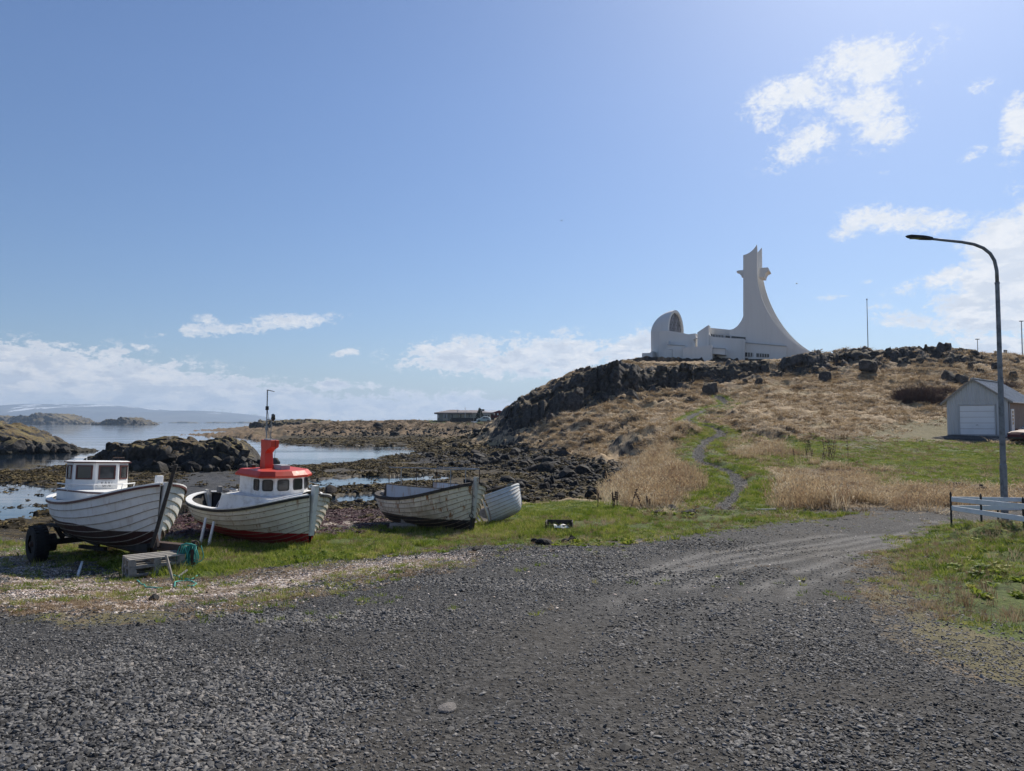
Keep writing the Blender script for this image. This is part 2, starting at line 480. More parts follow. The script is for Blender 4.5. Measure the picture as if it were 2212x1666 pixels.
ZONES = {
    'gravel': [[(-900, 1318), (0, 1312), (130, 1335), (330, 1345), (450, 1332), (600, 1304), (760, 1272), (950, 1232), (1060, 1204), (1120, 1190), (1250, 1184), (1400, 1170),
                (1550, 1142), (1700, 1122), (1850, 1107), (2050, 1103), (2300, 1104), (2300, 1120), (2130, 1127), (2060, 1126), (2010, 1145), (1960, 1165), (1920, 1200), (1900, 1250),
                (1930, 1330), (2010, 1400), (2110, 1450), (2250, 1520), (2700, 1640), (2700, 1900), (-900, 1900)]],
    'shell': [[(0, 1235), (240, 1258), (440, 1262), (560, 1245), (700, 1226), (800, 1212), (900, 1200), (1010, 1190), (1060, 1200), (940, 1222), (760, 1246), (600, 1278), (450, 1312), (330, 1330), (130, 1322), (0, 1300)],
              [(-10, 1192), (90, 1190), (120, 1215), (260, 1240), (0, 1232)], [(540, 1128), (700, 1120), (700, 1130), (545, 1139)], [(0, 1165), (100, 1163), (100, 1170), (0, 1172)],
              [(700, 1132), (840, 1122), (840, 1128), (700, 1140)], [(700, 1112), (840, 1106), (840, 1110), (700, 1117)], [(1120, 1186), (1180, 1180), (1190, 1190), (1130, 1194)]],
    'green': [[(-100, 1170), (80, 1168), (260, 1170), (420, 1165), (700, 1150), (760, 1152), (880, 1140), (1010, 1130), (1110, 1092), (1200, 1085), (1330, 1084), (1500, 1108), (1545, 1120), (1500, 1150),
               (1350, 1172), (1200, 1178), (1060, 1180), (960, 1185), (860, 1198), (700, 1212), (560, 1228), (440, 1250), (250, 1232), (130, 1205), (0, 1185)],
              [(1480, 908), (1560, 878), (1600, 855), (1605, 880), (1510, 908), (1590, 935), (1575, 952), (1640, 1000), (1665, 1060), (1640, 1130), (1530, 1145), (1540, 1105), (1500, 1085), (1535, 1050), (1515, 1005), (1478, 985), (1490, 960), (1545, 940), (1468, 914)],
              [(1860, 960), (1900, 950), (2300, 962), (2300, 1056), (1902, 1056), (1905, 1010)],
              [(1960, 1190), (2000, 1160), (2050, 1130), (2400, 1125), (2400, 1400), (2150, 1375), (2020, 1320), (1975, 1250)],
              [(1600, 955), (1850, 950), (1905, 975), (1900, 1005), (1800, 1010), (1700, 1005), (1620, 1005)],
              [(930, 909), (1100, 909), (1100, 918), (940, 915)], [(1540, 1118), (1700, 1105), (1900, 1104), (1700, 1122), (1560, 1145)]],
    'dryturf': [[(-900, 1262), (0, 1268), (200, 1285), (330, 1290), (420, 1340), (640, 1296), (800, 1266), (980, 1228), (1060, 1208), (900, 1228), (700, 1262), (520, 1300), (330, 1350), (130, 1340), (-900, 1322)],
                [(1840, 960), (1900, 925), (2040, 903), (2120, 900), (2300, 905), (2300, 955), (2050, 960), (1950, 955), (1860, 965)],
                [(1900, 1190), (1975, 1185), (1985, 1250), (2040, 1330), (2400, 1400), (2400, 1530), (2212, 1480), (2060, 1420), (1930, 1320), (1890, 1250)],
                [(250, 1246), (430, 1256), (700, 1214), (860, 1200), (960, 1188), (1000, 1190), (880, 1208), (700, 1228), (560, 1248), (440, 1266), (250, 1262)]],
    'reed': [[(1345, 1092), (1335, 1050), (1390, 1010), (1420, 960), (1470, 922), (1530, 930), (1500, 958), (1478, 985), (1512, 1005), (1535, 1050), (1505, 1088), (1540, 1105), (1440, 1108), (1380, 1100)],
             [(1640, 1060), (1665, 1015), (1720, 1008), (1850, 1005), (1905, 1010), (1902, 1056), (2050, 1060), (2400, 1060), (2400, 1098), (2050, 1098), (1850, 1102), (1700, 1103), (1640, 1095)],
             [(1570, 965), (1640, 955), (1720, 965), (1690, 985), (1600, 992), (1575, 985)]],
    'weed': [[(-900, 1160), (420, 1158), (700, 1140), (900, 1120), (1100, 1090), (1200, 1082), (1330, 1082), (1345, 1050), (1385, 1012), (1250, 985), (1045, 960), (1020, 938), (600, 940), (560, 960), (-900, 985)]],
    'sand': [[(350, 1045), (400, 1022), (560, 1012), (690, 1020), (660, 1035), (520, 1045), (600, 1075), (380, 1075)]],
    'red': [[(690, 1104), (840, 1098), (842, 1150), (700, 1156)], [(380, 1110), (540, 1104), (545, 1150), (400, 1158)], [(540, 1141), (700, 1131), (690, 1150), (540, 1152)]],
    'rubble': [[(870, 990), (960, 968), (1100, 960), (1200, 972), (1330, 1008), (1335, 1030), (1200, 1040), (1100, 1015), (950, 1010)]],
}
ZONES['crag'] = [[(1088, 905), (1108, 874), (1150, 850), (1200, 830), (1285, 797), (1300, 835), (1270, 862), (1200, 893), (1120, 920), (1092, 918)],
                 [(1285, 795), (1400, 787), (1480, 789), (1500, 812), (1480, 838), (1400, 845), (1330, 860), (1290, 845)], [(1495, 789), (1600, 785), (1660, 777), (1662, 806), (1580, 816), (1500, 815)],
                 [(1705, 774), (1800, 767), (1810, 792), (1790, 802), (1710, 806)], [(1800, 763), (1900, 752), (2000, 745), (2060, 749), (2100, 757), (2108, 772), (1990, 777), (1900, 784), (1800, 784)]]
ZONES['pool'] = [[(-300, 1043), (60, 1041), (120, 1052), (160, 1070), (150, 1090), (90, 1098), (110, 1115), (60, 1122), (-300, 1118)], [(670, 1038), (760, 1030), (900, 1022), (985, 1024), (975, 1034), (860, 1044), (730, 1052), (660, 1054)],
                 [(690, 1078), (760, 1068), (830, 1064), (860, 1072), (790, 1084), (700, 1090)], [(330, 1096), (400, 1092), (420, 1102), (400, 1112), (330, 1110)],
                 [(-900, 1008), (60, 1012), (180, 1002), (300, 1000), (420, 1000), (600, 1006), (640, 1004), (740, 1001), (820, 990), (870, 976), (905, 962), (760, 963), (640, 965), (560, 956), (540, 944), (-900, 944)]]
ZP = {k: [ground_poly(p) for p in v] for k, v in ZONES.items()}
PATH = ground_line([(1572, 1104), (1560, 1092), (1585, 1072), (1603, 1050), (1590, 1030), (1560, 1012), (1520, 998), (1508, 985), (1512, 968), (1530, 952), (1562, 938), (1545, 926), (1500, 916), (1480, 911), (1500, 897), (1545, 880), (1572, 874), (1560, 864), (1548, 857)])
RUTS = [ground_line([(1150, 1420), (1400, 1290), (1600, 1225), (1800, 1190), (1950, 1163), (2030, 1143)]), ground_line([(1500, 1440), (1600, 1340), (1720, 1270), (1850, 1215), (1960, 1180)]), ground_line([(1350, 1235), (1550, 1190), (1750, 1160), (1900, 1140), (2020, 1125)]),
        ground_line([(1000, 1500), (1300, 1300), (1500, 1220), (1750, 1185), (1900, 1160), (2000, 1140)]), ground_line([(1300, 1500), (1500, 1320), (1650, 1260), (1800, 1205), (1950, 1172), (2010, 1150)]),
        ground_line([(1450, 1225), (1600, 1195), (1750, 1175), (1900, 1150)])]


def masks(x, y):
    """what covers the ground at (x, y); every mask 0..1"""
    n1 = fbm(x * 0.9, y * 0.9, 4, 3) - 0.5; n2 = fbm(x * 0.9 + 40, y * 0.9, 4, 8) - 0.5
    amp = 0.25 + 0.022 * y
    n3 = fbm(x * 3.1, y * 3.1 + 9, 3, 13) - 0.5; n4 = fbm(x * 3.1 + 21, y * 3.1, 3, 18) - 0.5
    M = {k: 0.0 for k in ZP}
    for ja, jb in ((0.0, 0.0), (1.0, 0.6), (-0.8, 1.0), (0.5, -1.0)):        # averaged, so that one cover thins out into the next
        jx = x + n1 * amp * 1.6 + (ja + n3) * amp * 0.8; jy = y + n2 * amp * 2.4 + (jb + n4) * amp * 0.9
        for k, ps in ZP.items():
            m = np.zeros(x.shape, bool)
            for p in ps: m |= inside(p, jx, jy)
            M[k] = M[k] + m * 0.25
    M['pool'] = (M['pool'] > 0.45).astype(float)
    for k in ('green', 'shell', 'dryturf'): M[k] = M[k] * (1 - 0.999 * (M['gravel'] > 0.9))
    left = (1 - np.maximum.reduce([M['gravel'], M['green'], M['shell'], M['dryturf'], M['weed']])) * (y < 24.5)
    M['gravel'] = np.maximum(M['gravel'], left)
    dp = dist_line(PATH, x + n1 * 0.25, y + n2 * 0.25)
    wp = np.interp(y, [22, 30, 45, 60, 100], [0.36, 0.32, 0.35, 0.45, 0.5])
    M['path'] = sstep(dp, wp + 0.10, wp - 0.05)
    M['pathdist'] = dp
    vw = np.where(y > 58, .55, 1.0)
    verge = sstep(dp + n1 * 1.2 * vw, 2.1 * vw, 1.3 * vw) * (y > 24) * (y < 104)
    M['green'] = np.maximum(M['green'], verge); M['reed'] = M['reed'] * (1 - verge)
    return M


def n_w(x, y, k):
    return (fbm(x * .8 + k * 9, y * .8, 3, 400 + k) - .5) * 1.1


def detail(x, y, M, z):
    """relief finer than the survey"""
    # tide pools and the bay lie below the water's level
    z = z * 1.0
    pl = M['pool'] * (y > 20)
    ragged = fbm(x * 0.9, y * 0.45, 4, 71) - 0.40
    pool_dz = np.where(pl > 0.5, np.minimum(0.0, -z - 0.05 - 0.10 * ragged * 2.2 - 0.004 * np.maximum(y - 60, 0)), 0.0)
    hill = (1 - np.maximum.reduce([M['gravel'], M['green'], M['weed'], M['sand'], M['shell'], M['dryturf']])) * sstep(y, 24, 34)
    dz = np.zeros(x.shape)
    t1, v1 = worley(x * 0.75, y * 0.55, 3)
    t2, _ = worley(x * 1.9 + 3, y * 1.5, 5)
    tus = (0.5 - t1) * 0.40 + (0.5 - t2) * 0.16 + (fbm(x * .35, y * .35, 3, 31) - .5) * 0.8
    bank = hill * sstep(x, 26, 20) * sstep(y, 46, 52) * (z < 7.5)
    gul = fbm(x * 0.55 + y * 0.18, (y - x * .35) * 0.18, 4, 77)
    dz += hill * (1 - M['reed'] * .5) * tus * np.interp(y, [24, 60, 110], [0.5, 1.0, 1.25])
    dz += bank * (gul - 0.5) * 2.2
    dz += M['weed'] * ((0.5 - worley(x * 1.3, y * 1.3, 9)[0]) * 0.10 + (fbm(x * .22, y * .22, 3, 55) - 0.5) * 0.16)
    w3, _ = worley(x * 2.1, y * 2.1, 15)
    dz += M['rubble'] * (0.5 - w3) * 0.4
    dz += M['green'] * ((fbm(x * 1.2, y * 1.2, 4, 21) - 0.5) * 0.14)
    dz += M['gravel'] * ((fbm(x * 0.7, y * 0.7, 3, 33) - 0.5) * 0.07 + (fbm(x * 6, y * 6, 3, 35) - .5) * 0.02)
    for r in RUTS:
        d = dist_line(r, x, y)
        dz -= M['gravel'] * 0.03 * np.exp(-(d / 0.35) ** 2)
    rb = sstep(x, 7.5, 9.5) * sstep(y, 8, 10) * sstep(y, 20, 17) * M['green']
    dz += rb * 1.2 * ((0.5 - worley(x * 1.4, y * 1.4, 41)[0]) * 0.32 + (fbm(x * .8, y * .8, 3, 43) - 0.4) * 0.35)
    dz += (M['dryturf'] + M['shell']) * (fbm(x * 3, y * 3, 3, 61) - .5) * 0.05
    dz -= 0.10 * sstep(M['pathdist'], 0.65, 0.3)
    dz += 0.10 * np.exp(-((M['pathdist'] - 0.75) / 0.3) ** 2) * (y > 20)
    dz -= 1.15 * sstep(y, 106.5, 110) * sstep(x, 8, 16) * sstep(z, 5, 9) * (y < 128)
    rock = hill * sstep(z, 9.5, 12.5) * sstep(y, 96, 102)
    wr, vr = worley(x * 0.33, y * 0.33, 91)
    cr = M['crag'] * (y > 85)
    wc, vc = worley(x * 0.46 + n_w(x, y, 1), y * 0.62 + n_w(x, y, 2), 301)
    wc2, vc2 = worley(x * 1.15 + n_w(x, y, 3), y * 1.3, 311)
    dz += cr * ((vc - 0.55) * 1.6 * (1 - .75 * sstep(y, 107, 110)) + (vc2 - .5) * .8 + (0.45 - wc) * 0.5 - .9 * (sstep(wc, .52, .62)))
    dz += rock * ((vr - 0.45) * 1.2 * sstep(y, 118, 110))
    dz = dz * (1 - 0.75 * pl)
    # strands of weed break the edge of the water
    return dz + pool_dz


def height(x, y):
    x = np.atleast_1d(np.asarray(x, float)); y = np.atleast_1d(np.asarray(y, float))
    z = smooth_height(x, y)
    return z + detail(x, y, masks(x, y), z)


def H(x, y):
    return float(height([x], [y])[0])


def mesh_from(name, verts, faces, mat=None, smooth=False):
    me = bpy.data.meshes.new(name)
    me.from_pydata([tuple(v) for v in verts] if not isinstance(verts, np.ndarray) else verts.tolist(), [], faces)
    if mat: me.materials.append(mat)
    if smooth: me.polygons.foreach_set('use_smooth', [True] * len(me.polygons))
    me.update()
    return me


def fast_mesh(name, V, F, mat=None, smooth=True):
    """V (n,3) float, F (m,4) int"""
    me = bpy.data.meshes.new(name)
    me.vertices.add(len(V)); me.vertices.foreach_set('co', V.astype(np.float32).ravel())
    k = F.shape[1]
    me.loops.add(F.size); me.loops.foreach_set('vertex_index', F.astype(np.int32).ravel())
    me.polygons.add(len(F)); me.polygons.foreach_set('loop_start', np.arange(0, F.size, k, dtype=np.int32))
    if smooth: me.polygons.foreach_set('use_smooth', np.ones(len(F), bool))
    me.update(calc_edges=True)
    if mat: me.materials.append(mat)
    return me


def link(o, parent=None, **props):
    COL.objects.link(o)
    if parent is not None: o.parent = parent
    for k, v in props.items(): o[k] = v
    return o


def obj(name, me, parent=None, **props):
    return link(bpy.data.objects.new(name, me), parent, **props)


# ------------------------------------------------------------------ ground materials
def ground_mat(nt, b):
    pos = nt.node('ShaderNodeNewGeometry').outputs['Position']
    fine = nt.noise(pos, 9.0, 6, 0.65)
    mid = nt.noise(pos, 1.4, 5, 0.6)
    big = nt.noise(pos, 0.22, 4, 0.55)
    vf = nt.noise(pos, 38.0, 3, 0.7)
    A = {k: nt.attr(k) for k in ('gravel', 'shell', 'green', 'dryturf', 'reed', 'weed', 'sand', 'red', 'rubble', 'path', 'rut', 'crag')}
    # dry matted hill grass
    col = nt.ramp(nt.m('ADD', nt.m('MULTIPLY', fine, 0.6), nt.m('MULTIPLY', mid, 0.4)), [(0.30, (0.075, 0.05, 0.027)), (0.42, (0.24, 0.17, 0.095)), (0.54, (0.40, 0.30, 0.185)), (0.70, (0.56, 0.45, 0.31))])
    col = nt.mix(nt.m('MULTIPLY', nt.ss(big, 0.5, 0.66), 0.35), col, (0.10, 0.11, 0.035))
    pz = nt.sep(pos)[2]
    col = nt.mix(nt.m('MULTIPLY', nt.ss(pz, 5.0, 12.0), 0.5), col, nt.vm('MULTIPLY', col, (0.62, 0.54, 0.46)))
    heath = nt.ss(nt.sep(pos)[1], 120.0, 150.0)
    col = nt.mix(nt.m('MULTIPLY', heath, 0.75), col, nt.vm('MULTIPLY', col, (0.26, 0.22, 0.19)))
    # bare rock where the ground is steep
    nz = nt.sep(nt.node('ShaderNodeNewGeometry').outputs['True Normal'])[2]
    rk = nt.ramp(nt.noise(pos, 3.0, 7, 0.7), [(0.3, (0.018, 0.018, 0.020)), (0.55, (0.055, 0.052, 0.05)), (0.75, (0.13, 0.125, 0.115))])
    steep = nt.ss(nt.m('ADD', nz, nt.m('MULTIPLY', mid, 0.2)), 0.80, 0.66)
    col = nt.mix(steep, col, nt.mix(0.4, rk, (0.05, 0.032, 0.018)))
    crk = nt.ramp(nt.noise(pos, 2.2, 8, 0.72), [(0.3, (0.022, 0.022, 0.025)), (0.5, (0.075, 0.073, 0.073)), (0.68, (0.17, 0.165, 0.16)), (0.76, (0.33, 0.33, 0.31))])
    cst = nt.m('MULTIPLY', nt.ss(nt.m('ADD', nz, nt.m('MULTIPLY', nt.m('SUBTRACT', fine, 0.5), 0.5)), 0.93, 0.80), A['crag'])
    col = nt.mix(nt.m('MULTIPLY', A['crag'], 0.5), col, nt.vm('MULTIPLY', col, (0.55, 0.5, 0.45)))
    col = nt.mix(cst, col, crk)
    def lay(c, mask, jit, lo, hi):
        f = nt.ss(nt.m('ADD', mask, nt.m('MULTIPLY', nt.m('SUBTRACT', jit, 0.5), 0.9)), lo, hi)
        return nt.mix(f, col, c)
    # seaweed on stones: olive, brown and near black, pale stones between
    wd = nt.ramp(nt.noise(pos, 3.2, 7, 0.72), [(0.34, (0.008, 0.007, 0.006)), (0.46, (0.030, 0.023, 0.011)), (0.57, (0.08, 0.058, 0.024)), (0.70, (0.13, 0.10, 0.048)), (0.82, (0.17, 0.15, 0.11))])
    wd = nt.mix(nt.m('MULTIPLY', nt.ss(big, 0.48, 0.62), 0.55), wd, (0.045, 0.04, 0.034))
    col = lay(wd, A['weed'], fine, 0.35, 0.6)
    col = lay(nt.ramp(fine, [(0.3, (0.025, 0.026, 0.027)), (0.7, (0.065, 0.066, 0.068))]), A['sand'], mid, 0.35, 0.65)
    col = lay(nt.ramp(vf, [(0.35, (0.012, 0.006, 0.007)), (0.6, (0.055, 0.022, 0.022)), (0.75, (0.12, 0.07, 0.055))]), A['red'], mid, 0.35, 0.6)
    col = lay(nt.ramp(fine, [(0.3, (0.01, 0.01, 0.011)), (0.7, (0.05, 0.05, 0.052))]), A['rubble'], fine, 0.35, 0.6)
    reedc = nt.ramp(fine, [(0.3, (0.07, 0.05, 0.03)), (0.7, (0.26, 0.19, 0.11))])
    col = lay(reedc, A['reed'], mid, 0.3, 0.6)
    turf = nt.ramp(nt.m('ADD', nt.m('MULTIPLY', fine, 0.35), nt.m('ADD', nt.m('MULTIPLY', mid, 0.3), nt.m('MULTIPLY', vf, 0.35))), [(0.36, (0.05, 0.05, 0.022)), (0.5, (0.13, 0.115, 0.055)), (0.66, (0.25, 0.205, 0.12))])
    col = lay(turf, A['dryturf'], fine, 0.3, 0.65)
    grn = nt.ramp(nt.m('ADD', nt.m('MULTIPLY', fine, 0.35), nt.m('ADD', nt.m('MULTIPLY', mid, 0.3), nt.m('MULTIPLY', vf, 0.35))), [(0.36, (0.018, 0.026, 0.008)), (0.48, (0.065, 0.095, 0.016)), (0.60, (0.13, 0.16, 0.033)), (0.72, (0.22, 0.205, 0.09))])
    col = lay(grn, A['green'], fine, 0.3, 0.65)
    # shell sand: chips of white and pink over dark soil
    chips = nt.vor(pos, 26.0, out='Color')
    cv = nt.sep(chips)[0]
    shl = nt.ramp(cv, [(0.10, (0.03, 0.025, 0.02)), (0.35, (0.16, 0.11, 0.08)), (0.6, (0.42, 0.33, 0.27)), (0.9, (0.66, 0.60, 0.54))])
    shl = nt.mix(nt.m('MULTIPLY', nt.ss(mid, 0.48, 0.62), 0.85), shl, nt.ramp(fine, [(0.3, (0.05, 0.035, 0.02)), (0.7, (0.17, 0.125, 0.06))]))
    col = lay(shl, A['shell'], mid, 0.35, 0.7)
    # gravel: crushed dark basalt
    vg = nt.sep(nt.vor(pos, 34.0, out='Color'))[0]
    grv = nt.ramp(nt.m('ADD', nt.m('MULTIPLY', vg, 0.55), nt.m('MULTIPLY', vf, 0.45)), [(0.15, (0.020, 0.020, 0.020)), (0.5, (0.054, 0.053, 0.052)), (0.75, (0.105, 0.103, 0.10)), (0.95, (0.20, 0.19, 0.175))])
    grv = nt.mix(nt.m('MULTIPLY', nt.m('MAXIMUM', A['rut'], 0.0), 0.9), grv, nt.mix(0.5, grv, (0.28, 0.27, 0.255)))
    grv = nt.mix(nt.m('MULTIPLY', nt.ss(big, 0.52, 0.7), 0.25), grv, (0.085, 0.07, 0.05))
    col = lay(grv, nt.m('MAXIMUM', A['gravel'], A['path']), fine, 0.3, 0.6)
    wet = nt.m('MULTIPLY', nt.ss(pz, 0.30, 0.02), A['weed'])
    rough = nt.lin(wet, 0, 1, 0.9, 0.55)
    h = nt.m('ADD', nt.m('MULTIPLY', fine, 0.6), nt.m('MULTIPLY', vf, 0.4))
    nrm = nt.bump(h, 0.9, 0.09)
    setp(nt, b, col, rough, nrm, spec=0.25)


M_GROUND = material('ground_cover', ground_mat)


def build_terrain():
    ncol = 760
    rows = np.concatenate([np.geomspace(1.2, 25, 250, endpoint=False), np.geomspace(25, 75, 230, endpoint=False),
                           np.linspace(75, 128, 190, endpoint=False), np.geomspace(128, 470, 110)])
    ang = np.radians(np.concatenate([np.linspace(-75, -38, 30, endpoint=False), np.linspace(-38, 38, ncol - 60), np.linspace(38.7, 75, 30)]))
    A, R = np.meshgrid(ang, rows)
    X = np.tan(A) * R; Y = R.copy()
    lim = np.abs(X) > 420
    X = np.clip(X, -420, 420)
    z0 = smooth_height(X, Y)
    M = masks(X, Y)
    Z = z0 + detail(X, Y, M, z0)
    V = np.stack([X, Y, Z], -1).reshape(-1, 3)
    nr, nc = X.shape
    i = np.arange(nr * nc).reshape(nr, nc)
    F = np.stack([i[:-1, :-1], i[:-1, 1:], i[1:, 1:], i[1:, :-1]], -1).reshape(-1, 4)
    rut = np.zeros(X.shape)
    for r in RUTS:
        rut = np.maximum(rut, np.exp(-(dist_line(r, X + (fbm(X, Y, 2, 8) - .5) * .3, Y) / 0.15) ** 2) * sstep(fbm(X * .55, Y * .55, 4, 5), .33, .50) * sstep(Y, 7, 10))
    M['rut'] = rut
    fx = V[F].mean(1)
    def fm(a): return a.ravel()[F].mean(1)
    cat = np.zeros(len(F), int)                         # 0 ground (grassland)
    cat[(fm(M['weed']) > 0.5)] = 1                      # shore
    cat[(fx[:, 1] > 128) | ((fx[:, 1] > 100) & (fx[:, 0] < 0))] = 1
    hill = (fx[:, 2] > 3.4) & (fx[:, 1] < 400) & (fx[:, 1] > 40) & (fx[:, 0] > -8) & (fm(M['green']) < .5)
    cat[hill] = 2
    cat[(fx[:, 0] < 20) & (fx[:, 1] > 150)] = 5          # headland
    cat[fm(M['gravel']) > 0.5] = 3
    cat[fm(M['path']) > 0.5] = 4
    global _ZG, _ANG, _ROWS
    _ZG, _ANG, _ROWS = Z, ang, rows
    res = {}
    for c, nm in enumerate(['grassland', 'beach', 'hill', 'road', 'footpath', 'headland']):
        Fi = F[cat == c]
        used, inv = np.unique(Fi, return_inverse=True)
        Fi = inv.reshape(Fi.shape)
        me = fast_mesh(nm, V[used], Fi, M_GROUND)
        for k in ('gravel', 'shell', 'green', 'dryturf', 'reed', 'weed', 'sand', 'red', 'rubble', 'path', 'rut', 'crag'):
            at = me.attributes.new(k, 'FLOAT', 'POINT')
            at.data.foreach_set('value', M[k].ravel()[used].astype(np.float32))
        res[nm] = obj(nm, me, kind='structure')
    return res


TER = build_terrain()


def height(x, y):
    """height of the built terrain mesh"""
    x = np.atleast_1d(np.asarray(x, float)); y = np.maximum(np.atleast_1d(np.asarray(y, float)), 1.25)
    a = np.clip(np.interp(np.arctan2(x, y), _ANG, np.arange(len(_ANG))), 0, len(_ANG) - 1.001)
    r = np.clip(np.interp(y, _ROWS, np.arange(len(_ROWS))), 0, len(_ROWS) - 1.001)
    i = a.astype(int); j = r.astype(int); fa = a - i; fr = r - j
    return (_ZG[j, i] * (1 - fa) + _ZG[j, i + 1] * fa) * (1 - fr) + (_ZG[j + 1, i] * (1 - fa) + _ZG[j + 1, i + 1] * fa) * fr


# ground round and behind the camera, so that nothing ends at its feet
bm_v = [(-300, -200, 2.2), (300, -200, 2.4), (300, 1.3, 2.4), (60, 1.25, 2.36), (4.4, 1.18, 2.3), (-4.4, 1.18, 2.3), (-60, 1.25, 2.3), (-300, 1.3, 2.2)]
g_me = mesh_from('ground', bm_v, [(0, 1, 2, 3, 4, 5, 6, 7)], M_GROUND)
at = g_me.attributes.new('gravel', 'FLOAT', 'POINT'); at.data.foreach_set('value', [1.0] * 8)
obj('ground', g_me, kind='structure')


# ------------------------------------------------------------------ sea
def sea_mat(nt, b):
    pos = nt.node('ShaderNodeNewGeometry').outputs['Position']
    st = nt.vm('MULTIPLY', pos, (0.35, 1.0, 1.0))
    n = nt.noise(st, 0.8, 5, 0.55)
    n2 = nt.noise(nt.vm('MULTIPLY', pos, (0.02, 0.09, 1)), 1.0, 4, 0.6)
    calm = nt.ss(n2, 0.42, 0.62)
    nrm = nt.bump(n, nt.lin(calm, 0, 1, 0.06, 0.35), 0.08)
    setp(nt, b, (0.012, 0.022, 0.035), nt.lin(calm, 0, 1, 0.03, 0.10), nrm, spec=0.5)
    b.inputs['IOR'].default_value = 1.33


M_SEA = material('sea_water', sea_mat)
obj('sea', mesh_from('sea', [(-20000, 14, 0), (20000, 14, 0), (20000, 30000, 0), (-20000, 30000, 0)], [(0, 1, 2, 3)], M_SEA), kind='structure')
obj('seabed', mesh_from('seabed', [(-20000, 3, -4), (20000, 3, -4), (20000, 30000, -4), (-20000, 30000, -4)], [(0, 1, 2, 3)], M_GROUND), kind='structure')


# ------------------------------------------------------------------ mesh builder
class MB:
    def __init__(s):
        s.v = []; s.f = []

    def add(s, vs, fs):
        o = len(s.v)
        s.v += [tuple(map(float, v)) for v in vs]
        s.f += [tuple(i + o for i in f) for f in fs]
        return s

    def box(s, c, d, rot=None):
        x, y, z = d[0] / 2, d[1] / 2, d[2] / 2
        vs = [Vector(p) for p in ((-x, -y, -z), (x, -y, -z), (x, y, -z), (-x, y, -z), (-x, -y, z), (x, -y, z), (x, y, z), (-x, y, z))]
        if rot is not None: vs = [rot @ p for p in vs]
        return s.add([p + Vector(c) for p in vs], [(0, 3, 2, 1), (4, 5, 6, 7), (0, 1, 5, 4), (1, 2, 6, 5), (2, 3, 7, 6), (3, 0, 4, 7)])

    def prism(s, poly, z0, z1, top=None):
        n = len(poly); top = top or poly
        vs = [(p[0], p[1], z0) for p in poly] + [(p[0], p[1], z1) for p in top]
        fs = [tuple(range(n - 1, -1, -1)), tuple(range(n, 2 * n))] + [(i, (i + 1) % n, n + (i + 1) % n, n + i) for i in range(n)]
        return s.add(vs, fs)

    def beam(s, a, b, w, h=None, up=(0, 0, 1)):
        a = Vector(a); b = Vector(b); h = h or w
        d = (b - a).normalized(); up = Vector(up)
        sd = d.cross(up)
        if sd.length < 1e-3: sd = d.cross(Vector((1, 0, 0)))
        sd.normalize(); u = sd.cross(d)
        vs = [p + sd * (x * w / 2) + u * (y * h / 2) for p in (a, b) for x, y in ((-1, -1), (1, -1), (1, 1), (-1, 1))]
        return s.add(vs, [(0, 1, 2, 3), (7, 6, 5, 4), (0, 4, 5, 1), (1, 5, 6, 2), (2, 6, 7, 3), (3, 7, 4, 0)])

    def tube(s, pts, r, n=8, caps=True):
        pts = [Vector(p) for p in pts]
        rs = r if hasattr(r, '__len__') else [r] * len(pts)
        vs = []; ref = None
        for i, p in enumerate(pts):
            d = (pts[min(i + 1, len(pts) - 1)] - pts[max(i - 1, 0)]).normalized()
            if ref is None: ref = Vector((0, 0, 1)) if abs(d.z) < 0.9 else Vector((1, 0, 0))
            a = d.cross(ref).normalized(); b = d.cross(a).normalized(); ref = -b if False else ref
            for k in range(n):
                t = 2 * math.pi * k / n
                vs.append(p + (a * math.cos(t) + b * math.sin(t)) * rs[i])
        fs = []
        for i in range(len(pts) - 1):
            for k in range(n):
                fs.append((i * n + k, i * n + (k + 1) % n, (i + 1) * n + (k + 1) % n, (i + 1) * n + k))
        if caps:
            fs.append(tuple(range(n - 1, -1, -1))); fs.append(tuple(range((len(pts) - 1) * n, len(pts) * n)))
        return s.add(vs, fs)

    def grid(s, rows, close=False):
        """rows of equal length -> quads"""
        n = len(rows[0]); vs = [p for r in rows for p in r]
        fs = []
        for i in range(len(rows) - 1):
            for k in range(n if close else n - 1):
                fs.append((i * n + k, i * n + (k + 1) % n, (i + 1) * n + (k + 1) % n, (i + 1) * n + k))
        return s.add(vs, fs)

    def mesh(s, name, mat=None, smooth=False, fix=True, bevel=0):
        me = bpy.data.meshes.new(name)
        me.from_pydata(s.v, [], s.f)
        if fix or bevel:
            bm = bmesh.new(); bm.from_mesh(me)
            bmesh.ops.recalc_face_normals(bm, faces=bm.faces)
            if bevel:
                bmesh.ops.bevel(bm, geom=[e for e in bm.edges if e.is_manifold and e.calc_face_angle(0) > 0.5], offset=bevel, segments=1, affect='EDGES', clamp_overlap=True)
            bm.to_mesh(me); bm.free()
        if mat: me.materials.append(mat)
        if smooth: me.polygons.foreach_set('use_smooth', [True] * len(me.polygons))
        me.update()
        return me

    def build(s, name, mat=None, parent=None, smooth=False, bevel=0, **props):
        return obj(name, s.mesh(name, mat, smooth, bevel=bevel), parent, **props)


def empty(name, loc=(0, 0, 0), rot=(0, 0, 0), parent=None, **props):
    o = bpy.data.objects.new(name, None)
    o.location = loc; o.rotation_euler = rot
    return link(o, parent, **props)


def copyof(o, parent=None):
    c = o.copy(); COL.objects.link(c)
    if parent is not None: c.parent = parent
    return c


